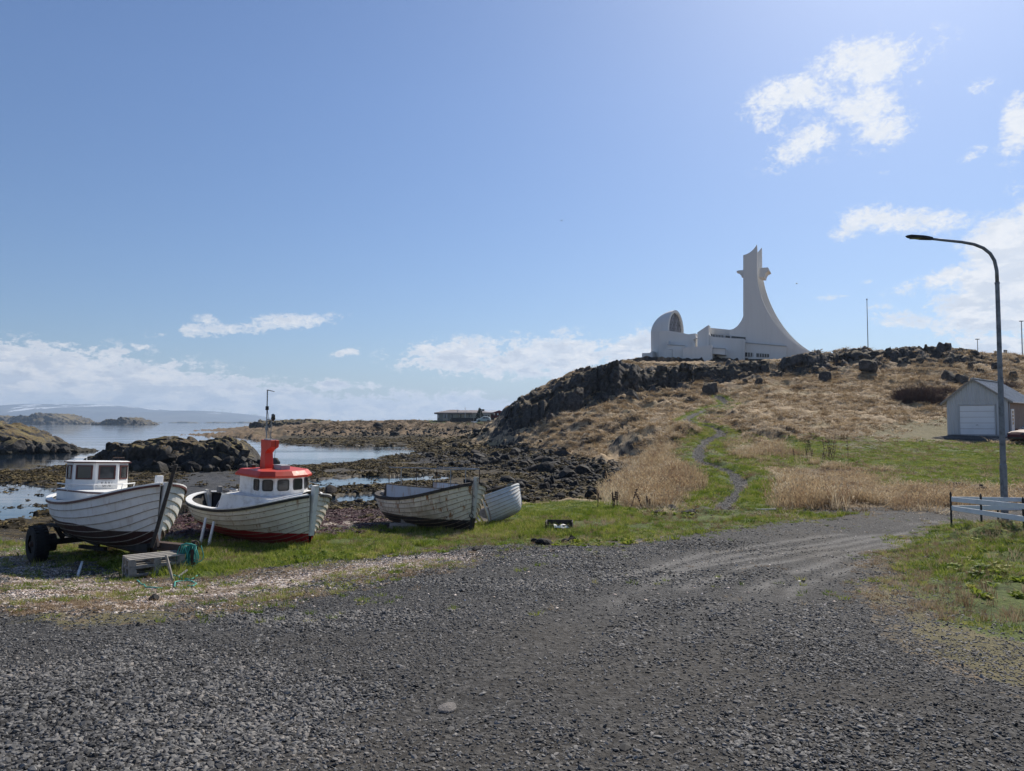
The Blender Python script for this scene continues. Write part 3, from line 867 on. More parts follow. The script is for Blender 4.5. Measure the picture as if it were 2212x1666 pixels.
# ------------------------------------------------------------------ rock
def rock_mat(nt, b):
    ge = nt.node('ShaderNodeNewGeometry')
    pos = ge.outputs['Position']; nz = nt.sep(ge.outputs['Normal'])[2]
    rnd = nt.node('ShaderNodeObjectInfo').outputs['Random']
    n = nt.noise(pos, 1.6, 8, 0.7); n2 = nt.noise(pos, 5.0, 6, 0.7)
    c = nt.ramp(n, [(0.3, (0.018, 0.017, 0.016)), (0.5, (0.062, 0.057, 0.053)), (0.7, (0.135, 0.125, 0.115))])
    c = nt.mix(nt.m('MULTIPLY', rnd, 0.3), c, (0.06, 0.045, 0.033))
    lich = nt.m('MULTIPLY', nt.ss(n2, 0.60, 0.70), nt.ss(nt.sep(pos)[2], 3.0, 5.5))
    c = nt.mix(nt.m('MULTIPLY', lich, 0.75), c, (0.36, 0.36, 0.34))
    moss = nt.m('MULTIPLY', nt.ss(nt.m('ADD', nz, nt.m('MULTIPLY', nt.m('SUBTRACT', n2, 0.5), 0.7)), 0.62, 0.85), nt.ss(nt.sep(pos)[2], 1.4, 3.2))
    c = nt.mix(nt.m('MULTIPLY', moss, 0.85), c, nt.ramp(n2, [(0.35, (0.055, 0.036, 0.018)), (0.5, (0.14, 0.095, 0.045)), (0.65, (0.10, 0.095, 0.035))]))
    setp(nt, b, c, 0.85, nt.bump(nt.m('ADD', n2, nt.m('MULTIPLY', n, 2)), 0.9, 0.12), spec=0.3)


M_ROCK = material('basalt_rock', rock_mat)


def shore_rock_mat(nt, b):
    ge = nt.node('ShaderNodeNewGeometry'); pos = ge.outputs['Position']
    rnd = nt.node('ShaderNodeObjectInfo').outputs['Random']
    n = nt.noise(pos, 3.5, 7, 0.7)
    c = nt.ramp(n, [(0.3, (0.007, 0.007, 0.007)), (0.55, (0.020, 0.019, 0.019)), (0.75, (0.055, 0.052, 0.05))])
    c = nt.mix(nt.m('MULTIPLY', nt.ss(rnd, 0.8, 1.0), 0.5), c, (0.07, 0.055, 0.045))
    setp(nt, b, c, nt.lin(n, 0.3, 0.7, 0.65, 0.9), nt.bump(n, 0.8, 0.08), spec=0.2)


M_SHORE = material('wet_dark_stone', shore_rock_mat)


def moss_mound_mat(nt, b):
    ge = nt.node('ShaderNodeNewGeometry'); pos = ge.outputs['Position']; nz = nt.sep(ge.outputs['True Normal'])[2]
    z = nt.sep(pos)[2]
    n = nt.noise(pos, 1.2, 7, 0.7); n2 = nt.noise(pos, 4.0, 5, 0.7); n3 = nt.noise(pos, 0.35, 3, 0.5)
    rk = nt.ramp(n, [(0.3, (0.014, 0.014, 0.015)), (0.5, (0.05, 0.047, 0.045)), (0.72, (0.13, 0.12, 0.11))])
    gr = nt.ramp(nt.m('ADD', nt.m('MULTIPLY', n2, 0.6), nt.m('MULTIPLY', n3, 0.4)), [(0.35, (0.04, 0.028, 0.016)), (0.46, (0.125, 0.088, 0.042)), (0.56, (0.15, 0.125, 0.048)), (0.68, (0.27, 0.21, 0.12))])
    f = nt.m('MULTIPLY', nt.ss(nt.m('ADD', nz, nt.m('MULTIPLY', nt.m('SUBTRACT', n2, 0.5), 0.8)), 0.45, 0.72), nt.ss(nt.m('ADD', z, nt.m('MULTIPLY', n, 1.0)), 1.3, 2.2))
    c = nt.mix(f, rk, gr)
    weed = nt.ss(nt.m('ADD', z, nt.m('MULTIPLY', n2, 0.6)), 1.1, 0.5)
    c = nt.mix(nt.m('MULTIPLY', weed, 0.6), c, (0.035, 0.03, 0.012))
    setp(nt, b, c, 0.85, nt.bump(nt.m('ADD', n2, nt.m('MULTIPLY', n, 2)), 0.9, 0.15), spec=0.3)


M_MOUND = material('mossy_rock', moss_mound_mat)


def rock_mesh(name, seed, sx=1, sy=1, sz=1, cuts=14, sub=3, mat=None, rough=0.05, blocky=0.5):
    rg = np.random.default_rng(seed)
    bm = bmesh.new()
    bmesh.ops.create_icosphere(bm, subdivisions=sub, radius=1.0)
    P = np.array([v.co[:] for v in bm.verts])
    for k in range(cuts):
        if rg.random() < blocky:
            n = np.zeros(3); n[rg.integers(3)] = rg.choice([-1, 1]); n += rg.normal(size=3) * 0.16
        else:
            n = rg.normal(size=3)
        n /= np.linalg.norm(n)
        h = rg.uniform(0.52, 0.86)
        ex = np.maximum(0, P @ n - h)
        P -= ex[:, None] * n
    r = 1 + rough * (fbm(P[:, 0] * 3 + seed, P[:, 1] * 3 + P[:, 2] * 2.3, 3, seed) - 0.5) * 4
    P = P * r[:, None]
    P *= np.array([sx, sy, sz])
    for v, p in zip(bm.verts, P): v.co = p
    me = bpy.data.meshes.new(name)
    bm.to_mesh(me); bm.free()
    if mat: me.materials.append(mat)
    return me


CRAG = [rock_mesh('rock', 100 + i, 1.0, 0.8, [1.2, 1.0, 1.5, 0.8, 1.3, 0.9, 1.6, 1.1][i], 12, 3, M_ROCK, 0.09, 0.5) for i in range(8)]
STONE = [rock_mesh('rock', 200 + i, 1.0, 0.85, [0.7, 0.55, 0.8, 0.6, 0.75, 0.5, 0.65, 0.8][i], 12, 2, M_SHORE, 0.05, 0.2) for i in range(8)]
MOSSY = [rock_mesh('rock', 300 + i, 1.0, 0.9, [0.8, 0.7, 0.9, 1.0][i], 12, 3, M_MOUND, 0.08, 0.3) for i in range(4)]


def put_rock(meshes, x, y, z, s, parent, tilt=0.35, sc=None, name='rock'):
    o = bpy.data.objects.new(name, meshes[random.randrange(len(meshes))])
    o.location = (x, y, z)
    o.rotation_euler = (random.gauss(0, tilt), random.gauss(0, tilt), random.uniform(0, 6.28))
    k = sc or (random.uniform(0.8, 1.25), random.uniform(0.8, 1.25), random.uniform(0.85, 1.2))
    o.scale = (s * k[0], s * k[1], s * k[2])
    COL.objects.link(o)
    if parent is not None: o.parent = parent
    return o


def sample_poly(pts, n, rg):
    """n points spread over an outline measured in the photograph, as ground points"""
    P = np.array(pts, float)
    x0, y0 = P.min(0); x1, y1 = P.max(0)
    out = []
    while len(out) < n:
        q = rg.uniform((x0, y0), (x1, y1), (n * 3, 2))
        k = inside(P, q[:, 0], q[:, 1])
        out += [tuple(a) for a in q[k]]
    return out[:n]


rg = np.random.default_rng(5)
# crags along the ridge, built of blocks
hillobj = TER['hill']
def crag(top, foot, seed, amp=1.0, ds=0.13, back=3.0):
    """jointed rock face between a measured foot line and top line"""
    x0, x1 = top[0][0], top[-1][0]
    tp = []; fp = []
    for px in np.linspace(x0, x1, 40):
        fy = np.interp(px, [p[0] for p in foot], [p[1] for p in foot]); ty = np.interp(px, [p[0] for p in top], [p[1] for p in top])
        gx, gy = ground_px(px, fy)
        gy = min(gy, 107.0)
        d = gy - 0.4
        F_ = world_at(px, fy, d); T_ = world_at(px, ty, d + 0.5 + 0.30 * (world_at(px, ty, d)[2] - F_[2]))
        fp.append(F_); tp.append(T_)
    fp = np.array(fp); tp = np.array(tp)
    L = np.concatenate([[0], np.cumsum(np.linalg.norm(np.diff(tp[:, :2], axis=0), axis=1))])
    S_ = np.arange(0, L[-1], ds)
    Fq = np.stack([np.interp(S_, L, fp[:, k]) for k in range(3)], -1); Tq = np.stack([np.interp(S_, L, tp[:, k]) for k in range(3)], -1)
    hmax = (Tq[:, 2] - Fq[:, 2]).max()
    nv = int(hmax / (ds * 1.05)) + 8
    v = np.concatenate([np.linspace(-0.22, 1.0, nv), np.linspace(1.03, 1.9, 14)])
    Sg, Vg = np.meshgrid(S_, v)
    Hh = np.broadcast_to((Tq[:, 2] - Fq[:, 2])[None], Sg.shape)
    vc_ = np.clip(Vg, -1, 1)[..., None]
    P = Fq[None] + (Tq - Fq)[None] * vc_
    over = np.clip(Vg - 1, 0, None) / 0.9
    out = -P[..., :2] / np.linalg.norm(P[..., :2], axis=-1, keepdims=True)
    hh = P[..., 2]
    w1 = (fbm(Sg * .5 + seed, hh * .5, 3, seed) - .5) * 2.4; w2 = (fbm(Sg * .9, hh * .9 + seed, 3, seed + 4) - .5) * 1.2
    d1, c1 = worley((Sg + w1) * .42, (hh + w2) * .24, seed + 1)
    d2, c2 = worley((Sg + w2) * 1.15, (hh + w1 * .4) * .62, seed + 2)
    d3, c3 = worley(Sg * 2.7, hh * 1.8, seed + 3)
    led = fbm(Sg * .16 + seed, hh * .1, 2, seed + 6)
    bulge = np.sin(np.clip(Vg, 0, 1) * math.pi * .85 + .25) * .5
    dd = amp * (bulge + (c1 - .5) * 1.5 + (c2 - .5) * .75 + (c3 - .5) * .28 - .5 * sstep(d1, .45, .62) - .25 * sstep(d2, .42, .6))
    # gaps where turf runs down between the faces
    gap = sstep(fbm(Sg * .22 + seed * 1.3, Sg * 0 + 3, 3, seed + 9), .60, .70)
    dd = dd - gap * 1.6
    dd = dd * (1 - .7 * over) - over * back
    P[..., 0] += out[..., 0] * dd; P[..., 1] += out[..., 1] * dd
    lump = (c1 - .6) * .9 * np.clip(Vg, 0, 1) ** 4 + (c2 - .5) * .3 * np.clip(Vg, 0, 1) ** 4
    P[..., 2] += lump * np.clip(Hh / 2.5, .3, 1) - over * 1.1 - gap * .5 * np.clip(Vg, 0, 1)
    P[..., 2] += (fbm(P[..., 0] * 2.5, P[..., 1] * 2.5 + P[..., 2], 3, seed + 12) - .5) * .25
    i = np.arange(Sg.size).reshape(Sg.shape)
    F = np.stack([i[:-1, :-1], i[:-1, 1:], i[1:, 1:], i[1:, :-1]], -1).reshape(-1, 4)
    obj('crag', fast_mesh('crag', P.reshape(-1, 3), F, M_ROCK, smooth=False), hillobj)


crag([(1088, 892), (1115, 868), (1150, 848), (1185, 829), (1232, 808), (1290, 790)], [(1088, 918), (1120, 918), (1160, 902), (1200, 888), (1250, 868), (1290, 858)], 11, 1.0)
crag([(1112, 893), (1150, 872), (1200, 852), (1262, 834)], [(1112, 926), (1150, 915), (1200, 903), (1262, 880)], 17, .8)
crag([(1268, 795), (1330, 780), (1400, 783), (1450, 784), (1500, 789)], [(1268, 850), (1330, 858), (1380, 850), (1440, 842), (1500, 820)], 23, 1.1)
crag([(1490, 789), (1530, 785), (1580, 783), (1625, 778), (1662, 775)], [(1490, 816), (1530, 818), (1580, 815), (1625, 808), (1662, 805)], 31, .9)
crag([(1655, 780), (1700, 774), (1760, 768), (1812, 762)], [(1655, 790), (1700, 804), (1760, 800), (1812, 782)], 37, .8)
crag([(1800, 766), (1860, 757), (1900, 751), (1950, 744), (2010, 741), (2060, 746), (2112, 756)], [(1800, 780), (1860, 783), (1900, 781), (1950, 776), (2010, 775), (2060, 770), (2112, 768)], 43, .8)
crag([(1940, 776), (1975, 771), (2010, 776)], [(1940, 786), (1975, 788), (2010, 784)], 53, .5, back=2)
crag([(2015, 768), (2040, 762), (2085, 763), (2108, 770)], [(2015, 788), (2040, 790), (2085, 786), (2108, 780)], 59, .6, back=2)
CRAGS = [  # blocks fallen from the faces: outline, count, block size (m)
    ([(1088, 912), (1120, 905), (1200, 880), (1300, 850), (1310, 868), (1200, 905), (1120, 930), (1090, 925)], 50, (0.4, 1.3)),
    ([(1290, 850), (1400, 840), (1500, 815), (1510, 828), (1400, 858), (1300, 872)], 26, (0.4, 1.2)),
    ([(1500, 812), (1660, 803), (1810, 790), (1810, 802), (1660, 818), (1520, 826)], 20, (0.4, 1.1)),
    ([(1810, 783), (2108, 770), (2200, 790), (2190, 800), (1900, 792)], 14, (0.4, 1.1)),
]
for poly, n, (s0, s1) in CRAGS:
    pts = sample_poly(poly, n, rg)
    g = [ground_px(*p) for p in pts]
    hh = height([a[0] for a in g], [a[1] for a in g])
    for (x, y), z in zip(g, hh):
        s = random.uniform(s0, s1) * 0.62
        put_rock(CRAG, x, y, z + s * 0.05, s, hillobj, 0.2)
for px, py, r in [(1877, 802, 1.6), (1782, 814, 1.3), (1537, 844, 1.25), (2052, 816, 1.0), (2077, 818, .85), (1640, 826, .75), (1610, 822, .5),
                  (2120, 797, .5), (2150, 792, .7), (1365, 856, 1.0), (1190, 907, .8), (1242, 862, .8), (2190, 812, .6)]:
    x, y = ground_px(px, py + 6)
    put_rock(CRAG, x, y, H(x, y) + r * .38, r, hillobj, 0.12, (1.15, 1.0, .85))
# loose boulders along the left skyline of the hill
for k in range(30):
    f = k / 29; px = 1095 + f * 200; py = np.interp(px, [1092, 1115, 1150, 1185, 1232, 1280, 1300], [889, 868, 848, 829, 808, 792, 787]) + 4 + rg.uniform(0, 8)
    x, y = ground_px(px, py)
    r = rg.uniform(0.25, 0.6)
    put_rock(CRAG, x, y, H(x, y) + r * 0.35, r, hillobj, 0.5)

# dark stones below the hill and over the beach
beach = TER['beach']
pts = sample_poly([(870, 985), (960, 965), (1045, 958), (1120, 962), (1200, 975), (1330, 1008), (1335, 1026), (1200, 1036), (1100, 1012), (950, 1006)], 230, rg)
g = [ground_px(*p) for p in pts]
hh = height([a[0] for a in g], [a[1] for a in g])
for (x, y), z in zip(g, hh):
    r = min(.9, 0.14 + rg.exponential(0.19))
    put_rock(STONE, x, y, z + r * 0.15, r, beach, 0.4)
pts = sample_poly([(700, 1100), (1000, 1060), (1330, 1080), (1340, 1030), (1100, 1040), (900, 1055), (700, 1060)], 60, rg)
for p in pts:
    x, y = ground_px(*p); r = 0.07 + rg.exponential(0.09)
    if H(x, y) > 0.02: put_rock(STONE, x, y, H(x, y) + r * 0.2, r, beach, 0.4)


def stone_mass(name, spots, lo, hi, meshes, seed, **props):
    """many small stones joined into one mesh"""
    rg = np.random.default_rng(seed)
    base = []
    for me in meshes:
        V = np.array([v.co[:] for v in me.vertices]); F = np.array([list(p.vertices) for p in me.polygons])
        base.append((V, F))
    xs = np.array([s[0] for s in spots]); ys = np.array([s[1] for s in spots]); hs = height(xs, ys)
    VV = []; FF = []; o = 0
    for x, y, z in zip(xs, ys, hs):
        V, F = base[rg.integers(len(base))]
        a, b2 = rg.uniform(0, 6.28), rg.normal(0, .4)
        s = lo + rg.exponential(hi)
        ca, sa = math.cos(a), math.sin(a); cb, sb = math.cos(b2), math.sin(b2)
        Rm = np.array([[ca, -sa, 0], [sa, ca, 0], [0, 0, 1]]) @ np.array([[cb, 0, sb], [0, 1, 0], [-sb, 0, cb]])
        VV.append((V * s) @ Rm.T + np.array([x, y, z + s * .2])); FF.append(F + o); o += len(V)
    me = fast_mesh(name, np.concatenate(VV), np.concatenate(FF), meshes[0].materials[0], smooth=False)
    return obj(name, me, kind='stuff', **props)


PEB = [rock_mesh('pebble', 400 + i, 1.0, 0.8, 0.6, 8, 1, M_SHORE, 0.04, 0.1) for i in range(5)]
sp = [ground_px(*p) for p in sample_poly([(860, 992), (960, 962), (1045, 956), (1120, 960), (1220, 975), (1340, 1008), (1340, 1035), (1200, 1045), (1100, 1018), (950, 1012)], 1100, rg)]
sp += [ground_px(*p) for p in sample_poly([(660, 1062), (1000, 1045), (1340, 1030), (1340, 1080), (1100, 1085), (700, 1098)], 700, rg)]
sp = [g_ for g_ in sp if H(*g_) > 0.03]
sp += [ground_px(*p) for p in sample_poly([(620, 938), (1040, 930), (1045, 944), (640, 946)], 500, rg)]
stone_mass('shore_stones', sp, 0.07, 0.09, PEB, 3)
sp = [ground_px(*p) for p in sample_poly([(610, 934), (760, 925), (1000, 925), (1060, 928), (1045, 941), (640, 943)], 420, rg)]
stone_mass('headland_stones', sp, 0.16, 0.20, PEB, 4)

LABEL_ROCK = [  # boulders that stand by themselves (px, py of the foot, radius, label)
    (1278, 1077, 0.42, 'large dark boulder at the grass edge beside the dry reeds'),
    (1192, 1048, 0.36, 'pointed black boulder on the weedy beach left of the dry reeds'),
    (1178, 1062, 0.30, 'low black boulder just below the pointed one on the weedy beach'),
    (1242, 1035, 0.30, 'black boulder near the foot of the eroded bank'),
    (1166, 1050, 0.2, 'small black boulder left of the pointed one on the beach'),
    (772, 1081, 0.26, 'lone dark boulder in the tide pool between the red topped boat and the rusty boat'),
    (1176, 1176, 0.22, 'dark boulder in grass at the gravel edge, larger of two'),
    (1160, 1174, 0.15, 'dark stone leaning on the left of the boulder at the gravel edge'),
    (1234, 1170, 0.14, 'upright dark stone right of the boulder at the gravel edge'),
    (1222, 1172, 0.10, 'small reddish stone beside the upright stone at the gravel edge'),
    (1030, 1190, 0.13, 'black stone on the strip of shells in front of the rusty boat'),
    (1488, 1110, 0.30, 'flat grey boulder in the green clump, rightmost of three'),
    (1452, 1103, 0.26, 'flat grey boulder in the green clump, middle of three'),
    (1424, 1108, 0.22, 'flat grey boulder in the green clump, leftmost of three'),
    (1312, 1035, 0.34, 'dark boulder at the foot of the dry reeds'),
    (1340, 1020, 0.40, 'large dark boulder under the eroded bank'),
    (333, 1298, 0.09, 'dark brown stone lying on the shell strip in front of the pallets'),
    (968, 1520, 0.070, 'pale angular stone lying alone on the dark gravel'),
    (2070, 1058, 0.30, 'black stone sticking up from the lawn edge'),
    (1542, 1178, 0.09, 'small flat black stone at the gravel edge below the footpath'),
    (985, 968, 0.5, 'pointed dark boulder on the shore in front of the low headland'),
]
for i, (px, py, r, lb) in enumerate(LABEL_ROCK):
    x, y = ground_px(px, py)
    me = (CRAG if r > 0.25 and py < 1090 else STONE)[i % 8].copy()
    if 'pale' in lb:
        def pale(nt, b):
            n = nt.noise(nt.node('ShaderNodeTexCoord').outputs['Object'], 5, 6, .7)
            setp(nt, b, nt.ramp(n, [(.3, (.11, .10, .09)), (.7, (.25, .23, .215))]), .85, nt.bump(n, .8, .02))
        me.materials[0] = material('pale_stone', pale)
    else:
        me.materials[0] = M_SHORE
    o = bpy.data.objects.new('boulder' if r > 0.12 else 'stone', me)
    o.location = (x, y, H(x, y) + r * 0.22)
    o.rotation_euler = (random.gauss(0, .15), random.gauss(0, .15), i * 1.7)
    flat = 0.5 if 'flat' in lb or 'pale' in lb else (1.25 if 'pointed' in lb or 'upright' in lb else .9)
    o.scale = (r * 1.15, r * 0.95, r * flat)
    link(o, None, label=lb, category='boulder' if r > 0.12 else 'stone')


# ------------------------------------------------------------------ mounds: islet, points, islands
def mound(name, sil, d, front, back, mat, seed, base=-0.6, rough=1.0, res=(260, 70), cell=1.0, steep=0.55):
    """rocky mound whose crest follows the measured skyline at distance d"""
    xs = np.array([world_at(px, py, d)[0] for px, py in sil]); zs = np.array([world_at(px, py, d)[2] for px, py in sil])
    nx, ny = res
    X1 = np.linspace(xs[0], xs[-1], nx); hz = np.interp(X1, xs, zs)
    v = np.linspace(-1, 1, ny)
    Xg, Vg = np.meshgrid(X1, v)
    Hg = np.meshgrid(hz, v)[0]
    Hmax = hz.max()
    wd = 0.35 + 0.65 * np.clip(Hg / Hmax, 0, 1)
    Yg = d + np.where(Vg < 0, Vg * front, Vg * back) * wd
    prof = np.where(Vg < 0, sstep(Vg, -1.0, -1.0 + steep) * 0.8 + 0.2 * sstep(Vg, -1, 0), np.cos(np.clip(Vg, 0, 1) * math.pi / 2) ** 0.7)
    Z = base + (Hg - base) * prof
    wq, vq = worley(Xg / cell, Yg / cell + Z / cell * 0.8, seed)
    wq2, vq2 = worley(Xg / cell * 2.3, (Yg + Z) / cell * 2.3, seed + 3)
    k = rough * sstep(prof, 0.0, 0.25) * (1 - 0.65 * sstep(prof, 0.9, 1.0))
    Z = Z + k * ((vq - 0.6) * 0.6 + (0.4 - wq) * 0.35 + (vq2 - .5) * .22) * cell
    Yg = Yg - k * ((vq - 0.5) * 0.8 + (0.5 - wq) * 0.5 + (.5 - wq2) * .25) * cell * (Vg < 0.1)
    i = np.arange(nx * ny).reshape(ny, nx)
    F = np.stack([i[:-1, :-1], i[:-1, 1:], i[1:, 1:], i[1:, :-1]], -1).reshape(-1, 4)
    V = np.stack([Xg, Yg, Z], -1).reshape(-1, 3)
    return obj(name, fast_mesh(name, V, F, mat, smooth=False), kind='structure'), (xs, zs)


islet, _ = mound('islet', [(172, 1022), (182, 998), (197, 990), (215, 984), (240, 977), (252, 966), (262, 958), (300, 955), (322, 949), (345, 947), (380, 945), (410, 950), (436, 956), (446, 953), (458, 948), (478, 945), (498, 945), (512, 953), (524, 965), (536, 985), (552, 993), (575, 1004), (592, 1012), (604, 1020)],
                 62.5, 4.5, 7.0, M_MOUND, 5, base=-0.5, rough=1.25, res=(380, 110), cell=0.95)
for k in range(230):
    px = rg.uniform(175, 600); f = abs(px - 380) / 215
    yy = 62.5 - 4.3 * (1 - 0.55 * f ** 2) + rg.normal(0, 0.6) + (rg.random() < .3) * 1.2
    x = (px - CX) / FOC * yy
    r = 0.16 + rg.exponential(0.17)
    hgt = abs(rg.normal(0, 0.42)) * (1 - 0.4 * f)
    put_rock(STONE if rg.random() < .7 else MOSSY, x, yy + hgt * 1.1, max(0.08, float(smooth_height(np.array([x]), np.array([yy]))[0])) + hgt + r * .1, r, islet, 0.5)
for px, py, r in [(505, 955, .55), (515, 962, .55), (498, 950, .5), (528, 975, .6), (487, 948, .5), (540, 992, .5), (470, 950, .45), (215, 982, .4), (200, 990, .45), (188, 998, .45), (230, 980, .35), (265, 962, .5), (252, 970, .45), (560, 996, .4), (578, 1002, .35)]:
    p = world_at(px, py + 3, 61.5)
    put_rock(MOSSY, p[0], p[1], p[2], r * 0.85, islet, 0.35)
point, _ = mound('rocky_point', [(-420, 905), (-200, 903), (-60, 908), (-20, 912), (10, 915), (24, 919), (40, 928), (56, 938), (72, 947), (90, 955), (112, 962), (135, 966), (160, 969), (180, 973)], 101, 9, 16, M_MOUND, 15, base=-0.6, rough=1.2, res=(300, 70), cell=1.3)
for k in range(110):
    px = rg.uniform(-60, 150); yy = 101 - 8.5 * (1 - 0.7 * np.clip((px - 20) / 150, 0, 1)) + abs(rg.normal(0, 1.6))
    x = (px - CX) / FOC * yy; r = 0.3 + rg.exponential(0.25)
    put_rock(STONE if rg.random() < .6 else MOSSY, x, yy, 0.1 + (yy - 92) * .28 * np.clip((150 - px) / 150, 0.1, 1), r, point, 0.5)
bluff, _ = mound('far_bluff', [(559, 918), (563, 911), (590, 909), (610, 910), (625, 908), (645, 906), (662, 905.5), (690, 908), (720, 911), (770, 910.5), (830, 912), (900, 911.5), (960, 912.5)], 355, 22, 60, M_MOUND, 25, base=-0.6, rough=1.0, res=(300, 50), cell=3.0, steep=0.25)
bluff2, _ = mound('far_bluff', [(582, 921), (590, 914), (604, 912), (622, 909.5), (650, 909), (690, 910), (730, 913), (770, 915)], 290, 16, 40, M_MOUND, 26, base=-0.6, rough=1.0, res=(240, 50), cell=2.2, steep=0.25)
mound('island', [(-120, 912), (-60, 903), (0, 898), (27, 901), (58, 901), (78, 896.5), (92, 897.5), (100, 894.6), (119, 893.5), (137, 897), (151, 905.5), (170, 910.5), (190, 915.5)], 1700, 90, 160, M_MOUND, 35, base=-2, rough=1.6, res=(220, 40), cell=9, steep=0.5)
mound('island', [(203, 917.5), (215, 914), (229, 910), (256, 906.5), (280, 902), (293, 903.5), (301, 912), (303, 908.6), (311, 909.4), (315, 916), (317, 918)], 1250, 45, 90, M_MOUND, 45, base=-2, rough=1.3, res=(200, 40), cell=6, steep=0.4)
for i, (a, b, h) in enumerate([(318, 350, 912.2), (365, 430, 911.6), (440, 500, 911.9), (505, 565, 911.2), (-400, -150, 910)]):
    mound('low_island', [(a, 914.2), (a + (b - a) * .2, h + .6), (a + (b - a) * .5, h), (a + (b - a) * .8, h + .8), (b, 914.2)], 4200, 60, 100, M_MOUND, 50 + i, base=-2, rough=0.5, res=(60, 16), cell=20)


def mountain_mat(nt, b):
    pos = nt.node('ShaderNodeNewGeometry').outputs['Position']
    z = nt.sep(pos)[2]
    n = nt.noise(nt.vm('MULTIPLY', pos, (1, 0.35, 2.2)), 0.0042, 7, 0.62)
    c = nt.mix(nt.ss(n, 0.4, 0.6), (0.055, 0.05, 0.045), (0.11, 0.10, 0.085))
    sn = nt.m('MULTIPLY', nt.ss(nt.m('ADD', n, nt.m('MULTIPLY', nt.m('SUBTRACT', z, 170), 0.0009)), 0.575, 0.60), nt.ss(z, 95, 130))
    c = nt.mix(nt.m('MULTIPLY', sn, 0.9), c, (0.8, 0.82, 0.85))
    setp(nt, b, c, 0.9)


M_MOUNTAIN = material('mountain_slope', mountain_mat)
def mountain(sil, d, depth, seed, amp):
    xs = np.array([world_at(px, py, d)[0] for px, py in sil]); zs = np.array([world_at(px, py, d)[2] for px, py in sil])
    X1 = np.linspace(xs[0], xs[-1], 420); hz = np.interp(X1, xs, zs)
    k = np.ones(9) / 9; hz = np.convolve(np.pad(hz, 4, 'edge'), k, 'valid')
    v = np.linspace(-1, 0.4, 60)
    Xg, Vg = np.meshgrid(X1, v); Hg = np.meshgrid(hz, v)[0]
    Yg = d + Vg * depth
    prof = np.where(Vg < 0, sstep(Vg, -1.05, 0.0) ** 0.9, np.cos(np.clip(Vg, 0, 1) * 1.5))
    Z = -4 + (Hg + 4) * prof + (fbm(Xg / 500, Yg / 400, 5, seed) - 0.5) * amp * np.sin(np.clip(prof, 0, 1) * math.pi)
    i = np.arange(Xg.size).reshape(Xg.shape)
    F = np.stack([i[:-1, :-1], i[:-1, 1:], i[1:, 1:], i[1:, :-1]], -1).reshape(-1, 4)
    obj('mountain', fast_mesh('mountain', np.stack([Xg, Yg, Z], -1).reshape(-1, 3), F, M_MOUNTAIN), kind='structure')


mountain([(-1500, 880), (-800, 868), (-300, 872), (-60, 893), (0, 892), (16, 887), (43, 880.6), (67, 873), (135, 873.5), (200, 874), (256, 876.8), (302, 882), (337, 889), (352, 891.4), (383, 889.5), (418, 886.8), (458, 888.7), (499, 893.5), (526, 900.8), (561, 907), (593, 909.5), (640, 912), (700, 914)], 9000, 2600, 3, 70)
mountain([(-900, 874), (-300, 868), (-40, 876), (0, 880), (30, 882), (55, 879), (90, 878), (130, 886), (200, 900), (260, 914)], 9700, 400, 9, 60)


# ------------------------------------------------------------------ paints and metals
def OBJC(nt): return nt.node('ShaderNodeTexCoord').outputs['Object']


def plain(name, color, rough=0.6, metal=0.0, wear=0.15, wscale=6.0, wcol=None, spec=0.5, bumpd=0.004):
    def fn(nt, b):
        p = OBJC(nt)
        n = nt.noise(p, wscale, 6, 0.65)
        dark = wcol or tuple(c * 0.45 for c in color)
        c = nt.mix(nt.m('MULTIPLY', nt.ss(n, 0.42, 0.75), wear * 3), color, dark)
        setp(nt, b, c, nt.lin(n, 0.3, 0.7, max(rough - .1, .05), min(rough + .15, 1)), nt.bump(n, 0.4, bumpd), metal, spec)
    return material(name, fn)


